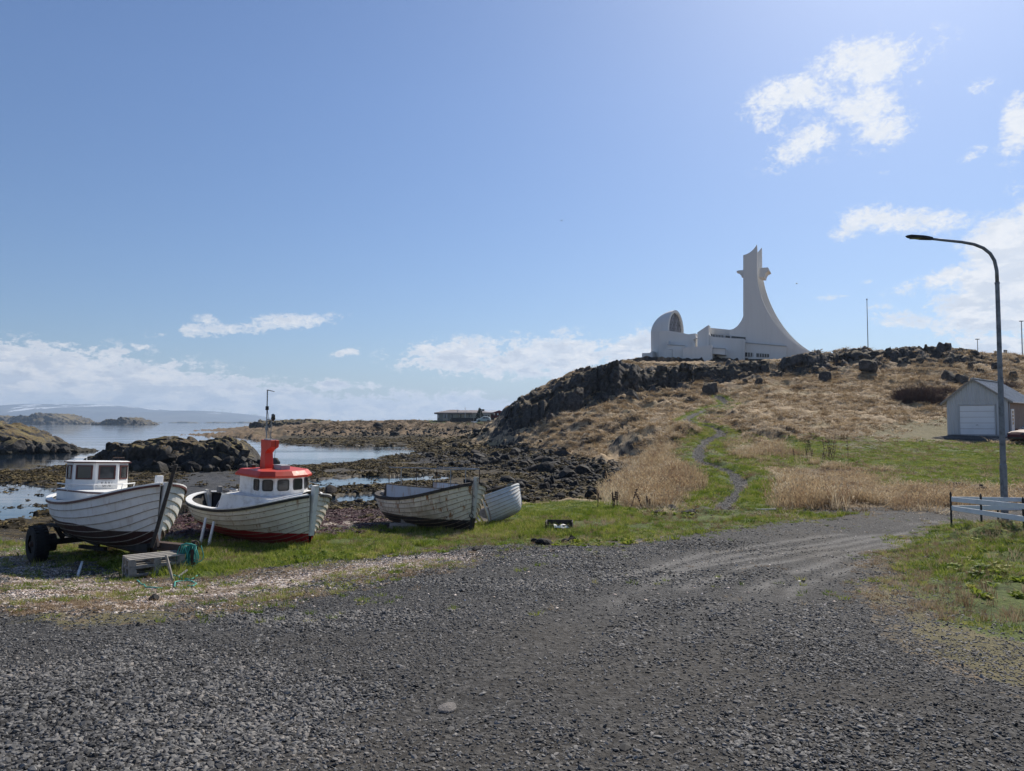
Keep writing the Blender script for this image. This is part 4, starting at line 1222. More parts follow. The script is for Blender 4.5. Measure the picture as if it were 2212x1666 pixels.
def boat_paint(name, top, bottom, wl, rust=0.3, peel=0.1, peelc=(0.10, 0.085, 0.07), bwear=0.4, nails=0.0, slope=0.0, wave=0.0, grime=(0.42, 0.36, 0.27)):
    """hull paint in boat coordinates: boot line at height wl, rust weeps, flaked patches"""
    def fn(nt, b):
        p = OBJC(nt); x, y, z = nt.sep(p)
        n = nt.noise(p, 2.2, 7, 0.65); f = nt.noise(p, 11, 5, 0.7)
        st = nt.noise(nt.vm('MULTIPLY', p, (9.0, 9.0, 0.9)), 1.0, 5, 0.6)
        c = nt.mix(nt.m('MULTIPLY', nt.ss(n, 0.42, 0.68), 0.45), top, tuple(a * b2 for a, b2 in zip(top, (0.80, 0.78, 0.72))))
        rs = nt.m('MULTIPLY', nt.m('MULTIPLY', nt.ss(st, 0.50, 0.68), nt.ss(n, 0.42, 0.56)), rust * 1.9, clamp=True)
        c = nt.mix(rs, c, (0.30, 0.14, 0.055))
        c = nt.mix(nt.m('MULTIPLY', nt.ss(nt.noise(p, 0.9, 4), 0.52, 0.7), rust), c, grime)
        if nails:
            v = nt.vor(nt.vm('MULTIPLY', p, (6.5, 6.5, 9.0)), 1.0, rnd=0.35)
            c = nt.mix(nt.m('MULTIPLY', nt.m('LESS_THAN', v, 0.11), nails), c, (0.16, 0.07, 0.03))
        pl = nt.ss(nt.m('ADD', nt.m('MULTIPLY', f, 0.55), nt.m('MULTIPLY', n, 0.45)), 0.66 - peel * .3, 0.69 - peel * .3)
        c = nt.mix(nt.m('MULTIPLY', pl, min(1, peel * 4)), c, peelc)
        bt = nt.mix(nt.m('MULTIPLY', nt.ss(n, 0.4, 0.7), bwear), bottom, (0.055, 0.045, 0.035))
        bt = nt.mix(nt.m('MULTIPLY', nt.ss(f, 0.55, 0.7), bwear * .6), bt, (0.11, 0.10, 0.085))
        line = nt.m('ADD', nt.m('MULTIPLY', x, slope), wl)
        line = nt.m('ADD', line, nt.m('MULTIPLY', nt.m('SINE', nt.m('MULTIPLY', x, 3.0)), wave))
        k = nt.ss(nt.m('SUBTRACT', z, nt.m('ADD', line, nt.m('MULTIPLY', nt.m('SUBTRACT', f, 0.5), 0.012))), 0.004, -0.004)
        c = nt.mix(k, c, bt)
        setp(nt, b, c, nt.lin(n, 0.3, 0.7, 0.42, 0.7), nt.bump(nt.m('ADD', f, pl), 0.5, 0.004), spec=0.4)
    return material(name, fn)


WHITE = plain('white_paint', (0.78, 0.78, 0.76), 0.45, wear=0.06, wscale=3)
CHALK = plain('chalky_white_paint', (0.74, 0.74, 0.72), 0.65, wear=0.24, wscale=5, wcol=(0.40, 0.38, 0.34))
BROWN = plain('brown_red_paint', (0.085, 0.022, 0.018), 0.5)
BLACK = plain('black_paint', (0.012, 0.012, 0.013), 0.55, wear=.1)
REDP = plain('red_paint', (0.52, 0.045, 0.022), 0.45, wear=0.10, wcol=(0.30, 0.03, 0.02), wscale=4)
IRON = plain('rusty_iron', (0.045, 0.03, 0.025), 0.8, wear=0.3, wcol=(0.12, 0.05, 0.025), wscale=9)
DARKIRON = plain('dark_iron', (0.016, 0.015, 0.015), 0.7, wear=0.2)
GALV = plain('galvanised_steel', (0.28, 0.30, 0.32), 0.5, metal=0.6, wear=0.15, wscale=8)
RUBBER = plain('tyre_rubber', (0.012, 0.012, 0.012), 0.85, wear=0.2, wcol=(0.03, 0.028, 0.026))
OLDWOOD = plain('weathered_wood', (0.31, 0.29, 0.26), 0.85, wear=0.25, wscale=12, wcol=(0.10, 0.09, 0.075))
DARKWOOD = plain('dark_wood', (0.05, 0.042, 0.036), 0.85, wear=0.25, wscale=12)
INNER = plain('inner_boat_paint', (0.10, 0.105, 0.11), 0.8, wear=.25, wscale=4, wcol=(.05, .045, .04))
BLUEP = plain('pale_blue_paint', (0.42, 0.50, 0.60), 0.7, wear=0.2, wscale=5, wcol=(0.26, 0.20, 0.16))
ROPE = plain('teal_rope', (0.05, 0.33, 0.27), 0.7, wear=0.2, wscale=30)
GREYP = plain('grey_box', (0.33, 0.34, 0.35), 0.5)
ALU = plain('aluminium', (0.5, 0.52, 0.54), 0.4, metal=0.7)


def glass_mat(nt, b):
    n = nt.noise(OBJC(nt), 3.0, 4, 0.6)
    setp(nt, b, nt.mix(nt.ss(n, .4, .7), (0.02, 0.024, 0.028), (0.06, 0.065, 0.07)), nt.lin(n, .3, .7, 0.06, 0.25), spec=0.6)


GLASS = material('window_glass', glass_mat)


SEAM = plain('seam_line', (0.29, 0.24, 0.18), 0.9, wear=.3, wscale=14, wcol=(.15, .06, .03))  # colour of the line drawn along each plank's lower edge


# ------------------------------------------------------------------ clinker boats
def hull_pt(h, s, t, off=0.0):
    """s 0 stern .. 1 stem, t 0 keel .. 1 sheer -> (x, half breadth, z)"""
    X = 2 * s - 1
    bow = max(X, 0.0); st = max(-X, 0.0)
    b = h['B'] / 2 * ((1 - bow ** h['pb']) ** h['qb'] if X >= 0 else (1 - st ** 2.6) ** 0.6)
    zs = h['D'] + h['rb'] * max((s - .35) / .65, 0) ** h['ex'] + h['rs'] * max((.35 - s) / .35, 0) ** 2
    zk = 0.1 * max((s - .82) / .18, 0) ** 2.5 + 0.15 * max((.22 - s) / .22, 0) ** 2
    w = min(abs(X) ** 3 * 0.9, 1)
    y = b * ((1 - w) * math.sin(t * math.pi / 2) ** .85 + w * t ** 0.9) if t > 0 else 0.0
    z = zk + (zs - zk) * ((1 - w) * (1 - math.cos(t * math.pi / 2)) + w * t)
    x = h['L'] * (s - .5) - h['rake'] * bow ** 3 * (1 - t) + 0.25 * st ** 3 * (1 - t)
    return x, y, z


def hull_dev(h, s, t, side, off):
    """point on the hull pushed off along the outward normal by off"""
    e = 0.01
    p = Vector(hull_pt(h, s, t)); p.y *= side
    a = Vector(hull_pt(h, min(s + e, 1), t)); a.y *= side
    b = Vector(hull_pt(h, max(s - e, 0), t)); b.y *= side
    c = Vector(hull_pt(h, s, min(t + e, 1))); c.y *= side
    d = Vector(hull_pt(h, s, max(t - e, 0))); d.y *= side
    n = (a - b).cross(c - d)
    if n.length < 1e-9: n = Vector((0, side, 0))
    n.normalize()
    if n.y * side < 0: n = -n
    return p + n * off


def SS(n=30):
    """stations, closer together at the ends"""
    return [0.5 - 0.5 * math.cos(math.pi * i / n) for i in range(n + 1)]


def make_hull(root, h, paint, strakes=10, lap=0.016, s0=0.0, s1=1.0, sides=(-1, 1), tlow=0.0, inner=INNER, seam=None):
    ts = [tlow + (1 - tlow) * (k / strakes) for k in range(strakes + 1)]
    st = [s for s in SS() if s0 <= s <= s1]
    for side in sides:
        for k in range(strakes):
            rows = []
            for s in st:
                s_ = min(max(s, 0.002), 0.998)
                lo = hull_dev(h, s_, ts[k] - (0.012 if k else 0), side, lap)
                hi = hull_dev(h, s_, ts[k + 1], side, 0.0)
                hi2 = hull_dev(h, s_, ts[k + 1], side, -0.018)
                lo2 = hull_dev(h, s_, ts[k] - (0.012 if k else 0), side, -0.004)
                rows.append([lo, lo.lerp(hi, .10), hi, hi2, lo2])
            mb = MB().grid(rows, close=True)
            po = mb.build('plank', paint, root)
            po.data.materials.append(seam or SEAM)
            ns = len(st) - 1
            for i in range(ns):          # lower lip and the strip above it coloured to draw out the plank line
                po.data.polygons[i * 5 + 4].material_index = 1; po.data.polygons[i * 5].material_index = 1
    rows = []
    for s in st:
        s_ = min(max(s, 0.004), 0.996)
        r = [hull_dev(h, s_, t, -1, -0.035) for t in (0.98, .85, .7, .5, .3, .12)] + [hull_dev(h, s_, t, 1, -0.035) for t in (.12, .3, .5, .7, .85, .98)]
        rows.append(r)
    MB().grid(rows).build('lining', inner, root, smooth=True)


def rail(root, h, mat, wd, ht, dz=0.0, out=0.02, name='gunwale', sides=(-1, 1), s0=0.0, s1=1.0):
    for side in sides:
        rows = []
        for s in [s for s in SS(34) if s0 <= s <= s1]:
            s_ = min(max(s, 0.003), 0.997)
            p = hull_dev(h, s_, 1.0, side, 0)
            q = Vector(hull_pt(h, s_, 1.0)); q.y *= side
            n = (hull_dev(h, s_, 1.0, side, 1) - p); n.z = 0; n.normalize()
            a = p + n * out; c = p + n * (out - wd)
            rows.append([a + Vector((0, 0, dz)), a + Vector((0, 0, dz + ht)), c + Vector((0, 0, dz + ht)), c + Vector((0, 0, dz))])
        MB().grid(rows, close=True).build(name, mat, root)


def stem_pts(h, end, n=8):
    return [Vector(hull_pt(h, end, i / (n - 1))) for i in range(n)]


def stem_post(root, h, mat, top, w=0.07, dep=0.14, end=1.0, name='stem', low=0.0):
    pts = [p for p in stem_pts(h, end, 9)]
    pts = [p for i, p in enumerate(pts) if i / 8 >= low]
    d = (pts[-1] - pts[-3]).normalized()
    pts.append(pts[-1] + d * top)
    sg = 1 if end == 1.0 else -1
    rows = [[p + Vector((sg * dep * .45, -w / 2, 0)), p + Vector((sg * dep * .45, w / 2, 0)), p + Vector((-sg * dep * .55, w / 2, 0)), p + Vector((-sg * dep * .55, -w / 2, 0))] for p in pts]
    mb = MB().grid(rows, close=True)
    n = len(mb.v); mb.f += [(0, 1, 2, 3), (n - 1, n - 2, n - 3, n - 4)]
    return mb.build(name, mat, root)


def keel(root, h, mat, dep=0.09, w=0.07):
    rows = []
    for s in [i / 16 for i in range(17)]:
        p = Vector(hull_pt(h, min(max(s, .001), .999), 0))
        rows.append([p + Vector((0, -w / 2, .03)), p + Vector((0, w / 2, .03)), p + Vector((0, w / 2, -dep)), p + Vector((0, -w / 2, -dep))])
    mb = MB().grid(rows, close=True); n = len(mb.v); mb.f += [(0, 1, 2, 3), (n - 1, n - 2, n - 3, n - 4)]
    mb.build('keel', mat, root)


def deck(root, h, mat, z=None, s0=0.0, s1=1.0, name='deck', inset=0.03, drop=0.0):
    rows = []
    for s in [s for s in SS(24) if s0 <= s <= s1]:
        x, y, zz = hull_pt(h, min(max(s, .004), .996), 1.0)
        y = max(y - inset, 0.005); zz = (z if z is not None else zz - drop)
        rows.append([(x, -y, zz), (x, -y * .5, zz + .02), (x, 0, zz + .03), (x, y * .5, zz + .02), (x, y, zz)])
    MB().grid(rows).build(name, mat, root)


def boat_root(name, fit, **props):
    px, py, pz, th, pit, roll = fit
    c1, s1 = math.cos(pit), math.sin(pit); c2, s2 = math.cos(roll), math.sin(roll)
    F = Vector((math.cos(th), -math.sin(th), 0)); Pn = Vector((math.sin(th), math.cos(th), 0)); Z = Vector((0, 0, 1))
    # local x -> after pitch; local y -> after roll
    def f(v):
        x, y, z = v
        x, z = x * c1 - z * s1, x * s1 + z * c1
        y, z = y * c2 - z * s2, y * s2 + z * c2
        return F * x + Pn * y + Z * z
    m = Matrix([f((1, 0, 0)), f((0, 1, 0)), f((0, 0, 1))]).transposed().to_4x4()
    m.translation = (px, py, pz)
    o = empty(name, parent=None, **props)
    o.matrix_world = m
    return o, m


def face_frame(a, b):
    """wall face from plan point a to b: centre, unit along, unit outward (to the right of a->b)"""
    a = Vector((a[0], a[1], 0)); b = Vector((b[0], b[1], 0))
    d = (b - a); L = d.length; d.normalize()
    return (a + b) / 2, d, Vector((d.y, -d.x, 0)), L


def window_on(root, a, b, z0, z1, w, shift, fmat, frame=0.03, proud=0.012, round_=0.0, gasket=True):
    c, d, n, L = face_frame(a, b)
    c = c + d * shift
    def ring(x, z, r, k=5):
        pts = []
        cx, cz = x / 2 - r, z / 2 - r
        for qx, qz, a0 in ((1, 1, 0), (-1, 1, 90), (-1, -1, 180), (1, -1, 270)):
            for i in range(k if r > 0 else 1):
                t = math.radians(a0 + (90 * i / (k - 1) if r > 0 else 0))
                pts.append((qx * cx + r * math.cos(t) * 1, qz * cz + r * math.sin(t)))
        return pts
    if round_ <= 0:
        o2 = [(w / 2, (z1 - z0) / 2), (-w / 2, (z1 - z0) / 2), (-w / 2, -(z1 - z0) / 2), (w / 2, -(z1 - z0) / 2)]
        i2 = [(x * (1 - 2 * frame / w), z * (1 - 2 * frame / (z1 - z0))) for x, z in o2]
    else:
        o2 = ring(w, z1 - z0, round_); i2 = [(x * (1 - 2 * frame / w), z * (1 - 2 * frame / (z1 - z0))) for x, z in o2]
    zc = Vector((0, 0, (z0 + z1) / 2))
    P = lambda x, z, o: c + zc + d * x + Vector((0, 0, z)) + n * o
    m = len(o2)
    vs = [P(x, z, -0.01) for x, z in o2] + [P(x, z, proud) for x, z in o2] + [P(x, z, proud) for x, z in i2] + [P(x, z, -0.004) for x, z in i2]
    fs = []
    for r in range(3):
        for i in range(m): fs.append((r * m + i, r * m + (i + 1) % m, (r + 1) * m + (i + 1) % m, (r + 1) * m + i))
    f = MB().add(vs, fs).build('window', fmat, root)
    MB().add([P(x * 1.01, z * 1.01, 0.003) for x, z in i2], [tuple(range(m))]).build('pane', GLASS, f)
    return f


def text_obj(body, size, loc_m, mat, parent, name='lettering', extrude=0.003, spacing=1.0):
    cu = bpy.data.curves.new(name, 'FONT')
    cu.body = body; cu.size = size; cu.align_x = 'CENTER'; cu.align_y = 'CENTER'; cu.extrude = extrude; cu.space_character = spacing
    tmp = bpy.data.objects.new('tmp_text', cu); COL.objects.link(tmp)
    dg = bpy.context.evaluated_depsgraph_get(); dg.update()
    me = bpy.data.meshes.new_from_object(tmp.evaluated_get(dg))
    bpy.data.objects.remove(tmp); bpy.data.curves.remove(cu)
    me.name = name
    me.materials.clear(); me.materials.append(mat)
    me.transform(loc_m)
    return obj(name, me, parent)


def frame_matrix(c, d, n):
    """text lies in the plane of along d and up z, facing n"""
    m = Matrix((d, Vector((0, 0, 1)), n)).transposed().to_4x4()
    m.translation = c
    return m


# ---- boat A: white boat with brown trimmed wheelhouse on the trailer
HA = dict(L=5.534, B=2.049, D=.904, rb=.503, rake=.312, rs=.081, ex=1.99, pb=2.3, qb=.5)
FA = (-9.158, 17.041, 1.274, .737, .019, -.044)
boatA, mA = boat_root('fishing_boat', FA, label='white clinker boat with octagonal brown-windowed wheelhouse, standing on a wheeled trailer', category='boat')
PA = boat_paint('white_hull_brown_bottom', (0.74, 0.74, 0.72), (0.045, 0.016, 0.014), 0.50, rust=0.16, peel=0.02, bwear=0.75, wave=0.02, slope=-0.03)
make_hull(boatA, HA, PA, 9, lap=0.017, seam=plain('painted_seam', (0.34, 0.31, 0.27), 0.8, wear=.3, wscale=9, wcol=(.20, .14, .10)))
rail(boatA, HA, BROWN, 0.05, 0.045, -0.035, 0.04, 'rubbing_strip')
rail(boatA, HA, WHITE, 0.13, 0.03, 0.012, 0.035, 'gunwale')
stem_post(boatA, HA, WHITE, 0.05, 0.075, 0.12, low=0.12)
keel(boatA, HA, PA)
stem_post(boatA, HA, PA, 0.0, 0.07, 0.10, end=0.0, name='sternpost')
deck(boatA, HA, WHITE, None, 0.45, 1.0, inset=0.04, drop=0.03)
deck(boatA, HA, WHITE, 0.62, 0.02, 0.5, name='cockpit_floor', inset=0.10)
MB().box((2.42, 0, 1.50), (0.10, 0.14, 0.16)).build('mooring_post', WHITE, boatA, bevel=.01)
def octagon(cx, hw, fl, al, ch):
    """plan of a wheelhouse: half width, front reach, aft reach, chamfer"""
    return [(cx + fl, ch * .9), (cx + fl - 0.37, hw), (cx - al, hw), (cx - al, -hw), (cx + fl - 0.37, -hw), (cx + fl, -ch * .9)]
def octo(cx, w, k=0.414):
    a = w / 2; b = a * k
    return [(cx + a, b), (cx + b, a), (cx - b, a), (cx - a, b), (cx - a, -b), (cx - b, -a), (cx + b, -a), (cx + a, -b)]
HX = -1.08
MB().prism(octo(HX, 1.21), 1.17, 1.785, octo(HX, 1.19)).build('wheelhouse', WHITE, boatA)
MB().prism(octo(HX, 1.31), 1.785, 1.815).build('roof_edge', BROWN, boatA)
MB().prism(octo(HX, 1.28), 1.815, 1.835, octo(HX, 1.16)).build('roof', WHITE, boatA)
tr = [(1.15, .30), (.35, .66), (HX - .42, .72), (HX - .72, .5), (HX - .72, -.5), (HX - .42, -.72), (.35, -.66), (1.15, -.30)]
MB().prism(tr, 0.60, 1.135).build('trunk_cabin', WHITE, boatA)
MB().prism([(x * 1.01 + .0, y * 1.02) for x, y in tr], 1.135, 1.165).build('trunk_edge', BROWN, boatA)
MB().prism([(x * 1.0, y * 1.0) for x, y in tr], 1.165, 1.178).build('trunk_top', WHITE, boatA)
pl = octo(HX, 1.21)
faces = {'front': (7, 0), 'stb_bow': (6, 7), 'stb': (5, 6), 'port_bow': (0, 1), 'port': (1, 2), 'aft': (3, 4)}
for nm, (i, j) in faces.items():
    window_on(boatA, pl[i], pl[j], 1.405, 1.735, 0.37 if nm in ('front', 'stb_bow', 'port_bow') else 0.30, 0.0, BROWN, 0.028, 0.016)
# name board under the front window
c, d, n, L = face_frame(pl[7], pl[0])
mbp = MB(); mm = 24; ov = [(0.20 * (abs(math.cos(t)) ** .5) * (1 if math.cos(t) > 0 else -1), 0.078 * (abs(math.sin(t)) ** .8) * (1 if math.sin(t) > 0 else -1)) for t in [2 * math.pi * k / mm for k in range(mm)]]
zc = Vector((0, 0, 1.295))
mbp.add([c + zc + d * x + Vector((0, 0, y)) + n * 0.004 for x, y in ov] + [c + zc + d * x + Vector((0, 0, y)) + n * 0.016 for x, y in ov], [tuple(range(mm, 2 * mm))] + [(i, (i + 1) % mm, mm + (i + 1) % mm, mm + i) for i in range(mm)])
plate = mbp.build('name_board', WHITE, boatA)
LETTER = plain('grey_letter_paint', (0.16, 0.16, 0.17), 0.6)
text_obj('K Á R I', 0.083, frame_matrix(c + Vector((0, 0, 1.322)) + n * 0.018, d, n), LETTER, plate)
text_obj('SH 78', 0.075, frame_matrix(c + Vector((0, 0, 1.258)) + n * 0.018, d, n), LETTER, plate)
# grab rail round the front of the wheelhouse
ro = octo(HX, 1.50)
MB().tube([(x, y, 1.30) for x, y in (ro[5], ro[6], ro[7], ro[0], ro[1])], 0.016, 6).build('handrail', WHITE, boatA)
for i in (6, 7, 0, 1):
    MB().tube([(ro[i][0], ro[i][1], 1.30), (HX + (ro[i][0] - HX) * .95, ro[i][1] * .95, 1.15)], 0.013, 6).build('rail_post', WHITE, boatA)
for y0, mt in ((-0.42, WHITE), (0.42, IRON)):
    MB().tube([(HX + .1, y0 - .13, 1.83), (HX + .1, y0 - .13, 1.91), (HX + .1, y0 + .13, 1.91), (HX + .1, y0 + .13, 1.83)], 0.014, 6).build('roof_handle', mt, boatA)

# ---- boat B: red topped wheelhouse
HB = dict(L=5.619, B=2.553, D=.805, rb=.551, rake=.174, rs=.072, ex=2.39, pb=2.3, qb=.5)
FB = (-6.813, 19.76, .995, .746, -.033, .003)
boatB, mB = boat_root('fishing_boat', FB, label='white clinker boat with red roof and red mast on its wheelhouse', category='boat')
PB = boat_paint('cream_hull_red_bottom', (0.74, 0.70, 0.61), (0.30, 0.012, 0.016), 0.41, rust=0.42, peel=0.05, bwear=0.15, nails=0.8, slope=0.012)
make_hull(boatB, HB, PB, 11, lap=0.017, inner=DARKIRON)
rail(boatB, HB, BLACK, 0.06, 0.06, -0.04, 0.045, 'rubbing_strip')
rail(boatB, HB, CHALK, 0.16, 0.025, 0.022, 0.04, 'gunwale')
stem_post(boatB, HB, CHALK, 0.24, 0.11, 0.16, low=0.13)
stem_post(boatB, HB, PB, 0.10, 0.07, 0.10, end=0.0, name='sternpost')
keel(boatB, HB, PB)
rows = []
for s in [s for s in SS(30) if 0.50 <= s <= 0.985]:
    x, y, z = hull_pt(HB, s, 1.0)
    zt = max(1.235, z + 0.10) + 0.03 * max(0, (s - .6)); yi = max(y - 0.20, 0.02); yo = max(y - 0.08, 0.015)
    rows.append([(x, -yo, z), (x, -yi, zt), (x, -yi * .5, zt + .03), (x, 0, zt + .04), (x, yi * .5, zt + .03), (x, yi, zt), (x, yo, z)])
mbt = MB().grid(rows)
n7 = 7
mbt.build('trunk_cabin', CHALK, boatB)
x0 = rows[0]
MB().add([x0[0], x0[1], x0[3], x0[5], x0[6], (x0[6][0], x0[6][1], .45), (x0[0][0], x0[0][1], .45)], [(0, 1, 2, 3, 4, 5, 6)]).build('bulkhead', DARKIRON, boatB)
rows = [[(p[0] + 0.004, p[1] * 1.02, p[2] + .005), (p[0], p[1] * 1.02, p[2] + .03)] for p in (r[1] for r in rows)]
MB().grid(rows).build('trunk_edge', CHALK, boatB)
deck(boatB, HB, DARKIRON, 0.42, 0.02, 0.54, name='cockpit_floor', inset=0.25)
HXB = 0.98
def houseB(k, dx=0.0):
    p = [(.78, 0), (.70, .40), (.46, .66), (-.60, .66), (-.60, -.66), (.46, -.66), (.70, -.40)]
    return [(HXB + x * k + dx, y * k) for x, y in p]
MB().prism(houseB(1.0), 1.24, 1.70, houseB(.985)).build('wheelhouse', CHALK, boatB)
MB().prism(houseB(1.12), 1.695, 1.74, houseB(1.13)).build('roof_edge', REDP, boatB)
MB().prism(houseB(1.13), 1.74, 1.86, houseB(.99)).build('roof', REDP, boatB, bevel=0.012)
hb = houseB(1.0)
for i, j, w, sh in ((6, 0, .29, 0), (0, 1, .29, 0), (5, 6, .26, 0), (1, 2, .26, 0), (4, 5, .26, .34), (2, 3, .26, -.34), (4, 5, .22, -.22)):
    if (i, j) == (4, 5) and sh < 0: continue
    window_on(boatB, hb[i], hb[j], 1.375, 1.655, w, sh, BLACK, 0.022, 0.014, round_=0.05)
# bent red mast housing
mb = MB()
prof = [(0, 0, .22, .20), (0, .55, .20, .20), (0.02, .60, .21, .2), (.02, .74, .21, .2)]
base = Vector((HXB - .28, -.10, 1.84))
def mastring(x, z, w, dd): return [(base.x + x - dd / 2, base.y - w / 2, base.z + z), (base.x + x + dd / 2, base.y - w / 2, base.z + z), (base.x + x + dd / 2, base.y + w / 2, base.z + z), (base.x + x - dd / 2, base.y + w / 2, base.z + z)]
rws = [mastring(x, z, w, dd) for x, z, w, dd in ((0, 0, .24, .26), (0, .42, .22, .22), (.05, .50, .22, .32), (.13, .57, .22, .50), (.13, .58, .22, .52), (.13, .75, .22, .52))]
mb.grid(rws, close=True); nn = len(mb.v); mb.f += [(3, 2, 1, 0), (nn - 4, nn - 3, nn - 2, nn - 1)]
mst = mb.build('mast', REDP, boatB, bevel=0.01)
MB().box((base.x + .14, base.y, base.z + .755), (.34, .15, .03)).build('mast_cap', GREYP, mst)
pb = base + Vector((-.05, 0, .74))
pole = MB().tube([pb, pb + Vector((-.02, 0, 1.30))], 0.018, 6).build('aerial_pole', GALV, boatB)
MB().tube([pb + Vector((-.02, 0, 1.29)), pb + Vector((.33, 0, 1.25))], [0.014, .010], 6).build('aerial_arm', GALV, pole)
MB().box(pb + Vector((-.01, 0, .82)), (.06, .06, .10)).build('clamp', DARKIRON, pole)
MB().box(pb + Vector((-.0, 0, .30)), (.06, .06, .10)).build('clamp', GALV, pole)
MB().tube([pb + Vector((0, 0, .53)), pb + Vector((.30, 0, .52))], 0.012, 6).build('bracket', GALV, pole)
MB().tube([pb + Vector((.20, 0, 0)), pb + Vector((.24, 0, .52))], 0.012, 6).build('brace', GALV, pole)
lamp = MB().tube([pb + Vector((.30, 0, .50)), pb + Vector((.31, 0, .54)), pb + Vector((.31, 0, .58))], [.02, .05, .055], 10).build('lamp_base', BLACK, pole)
MB().tube([pb + Vector((.31, 0, .58)), pb + Vector((.31, 0, .66)), pb + Vector((.31, 0, .68))], [.048, .048, .02], 10).build('lamp_glass', GLASS, pole, smooth=True)
MB().tube([pb + Vector((0, 0, .80)), pb + Vector((.05, .01, .62)), pb + Vector((.10, .01, .45)), pb + Vector((.02, .01, .34)), pb + Vector((.12, .01, .12)), pb + Vector((.34, .02, .02))], 0.006, 5).build('cable', BLACK, pole)
MB().tube([base + Vector((.35, 0, .74)), base + Vector((.42, 0, .75)), base + Vector((.40, 0, .4)), base + Vector((.33, 0, .12)), base + Vector((.40, 0, .02))], 0.007, 5).build('cable', BLACK, boatB)
MB().box((HXB + .22, .05, 1.91), (.36, .26, .13)).build('roof_box', GREYP, boatB, bevel=.01)
MB().box((HXB + .02, .0, 1.905), (.05, .20, .13)).build('roof_box_end', REDP, boatB, bevel=.01)
MB().box((HXB - .62, -.30, 1.89), (.13, .11, .10)).build('floodlight', BLACK, boatB, bevel=.01)
# ragged canvas and line over the stern
rows = []
for i in range(10):
    s = 0.03 + i * .035; x, y, z = hull_pt(HB, s, 1.0)
    rows.append([(x, y * (1.02 - k * .10), z + .05 + .035 * math.sin(i * 1.7 + k * 2.1) + k * .012) for k in range(5)])
MB().grid(rows).build('canvas', plain('torn_canvas', (.28, .25, .22), .9, wear=.3), boatB)
MB().box((-2.35, .15, 1.02), (.14, .12, .16)).build('mooring_post', OLDWOOD, boatB, bevel=.01)
ln = [(-2.2, .35, 1.02), (-2.0, .5, .99), (-1.85, .4, 1.0), (-1.8, .1, .95), (-1.75, -.15, .75), (-1.72, -.3, .5)]
MB().tube(ln, 0.012, 5).build('line', CHALK, boatB)
MB().tube([(a + .08 * math.sin(i), b + .06 * math.cos(i * 2), c + .02) for i, (a, b, c) in enumerate(ln[:4])], 0.016, 5).build('line', CHALK, boatB)
# rudder hanging from the sternpost
MB().prism([(-2.75, .02), (-2.75, -.02), (-3.2, -.02), (-3.2, .02)], .30, .92, [(-2.8, .02), (-2.8, -.02), (-2.95, -.02), (-2.95, .02)]).build('rudder', BLUEP, boatB)

# ---- boat C: derelict open boat with bent pipe railing
HC = dict(L=5.571, B=2.221, D=.891, rb=.557, rake=.234, rs=.068, ex=2.05, pb=2.3, qb=.5)
FC = (-2.627, 23.005, .777, .951, .022, -.014)
boatC, mC = boat_root('fishing_boat', FC, label='rust-streaked derelict clinker boat without wheelhouse, pipe railing round its pale blue cabin side', category='boat')
PC = boat_paint('peeling_hull_dark_bottom', (0.72, 0.66, 0.55), (0.028, 0.022, 0.020), 0.44, rust=1.0, peel=0.26, bwear=0.6, nails=0.9)
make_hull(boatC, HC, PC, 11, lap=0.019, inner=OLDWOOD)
rail(boatC, HC, DARKWOOD, 0.05, 0.06, -0.04, 0.04, 'rubbing_strip')
rail(boatC, HC, DARKWOOD, 0.18, 0.025, 0.022, 0.02, 'side_deck')
stem_post(boatC, HC, boat_paint('peeling_stem', (0.50, 0.50, 0.48), (0.03, 0.022, 0.02), .5, rust=.4, peel=.35), 0.20, 0.09, 0.15)
stem_post(boatC, HC, PC, 0.0, 0.07, 0.10, end=0.0, name='sternpost')
keel(boatC, HC, PC)
deck(boatC, HC, DARKWOOD, 0.35, 0.02, 0.97, name='floor', inset=0.3)
PEELBLUE = boat_paint('peeling_blue_paint', (0.46, 0.53, 0.62), (0.1, .1, .1), -5, rust=0.45, peel=0.22, peelc=(.16, .12, .10))
for side in (-1, 1):
    rows = []
    for s in [s for s in SS(40) if 0.30 <= s <= 0.95]:
        x, y, z = hull_pt(HC, s, 1.0)
        y = max(y - .20, .02) * side; zt = max(1.30, z + .05)
        rows.append([(x, y, z - .05), (x, y, zt), (x, y - .03 * side, zt), (x, y - .03 * side, z - .05)])
    mbx = MB().grid(rows, close=True); n = len(mbx.v); mbx.f += [(0, 1, 2, 3), (n - 1, n - 2, n - 3, n - 4)]
    mbx.build('cabin_side', PEELBLUE, boatC)
    MB().grid([[(r[1][0], r[1][1] + .012 * side, r[1][2] + .003), (r[1][0], r[1][1] + .012 * side, r[1][2] + .022), (r[2][0], r[2][1], r[2][2] + .022), (r[2][0], r[2][1], r[2][2] + .003)] for r in rows], close=True).build('cabin_edge', DARKWOOD, boatC)
    x, y, z = hull_pt(HC, .30, 1.0); y = (y - .2) * side
    MB().add([(x, y, z - .05), (x - .22, y, z - .05), (x - .02, y, 1.32), (x + .1, y, 1.32)], [(0, 1, 2, 3)]).build('raked_end', DARKWOOD, boatC)
rows = []
for i in range(29):
    t = math.radians(95 + 170 * i / 28)
    sx = hull_pt(HC, .30, 1.0)[0]; yy = hull_pt(HC, .30, 1.0)[1] - .24
    rows.append([(sx + 1.28 * math.cos(t), yy * math.sin(t), z_) for z_ in (.72, 1.03)] + [(sx + 1.25 * math.cos(t), (yy - .03) * math.sin(t), z_) for z_ in (1.03, .72)])
MB().grid(rows, close=True).build('cockpit_coaming', plain('stained_wood', (.30, .28, .25), .85, wear=.35, wscale=4, wcol=(.12, .10, .085)), boatC)
railz = 1.86
pts = []
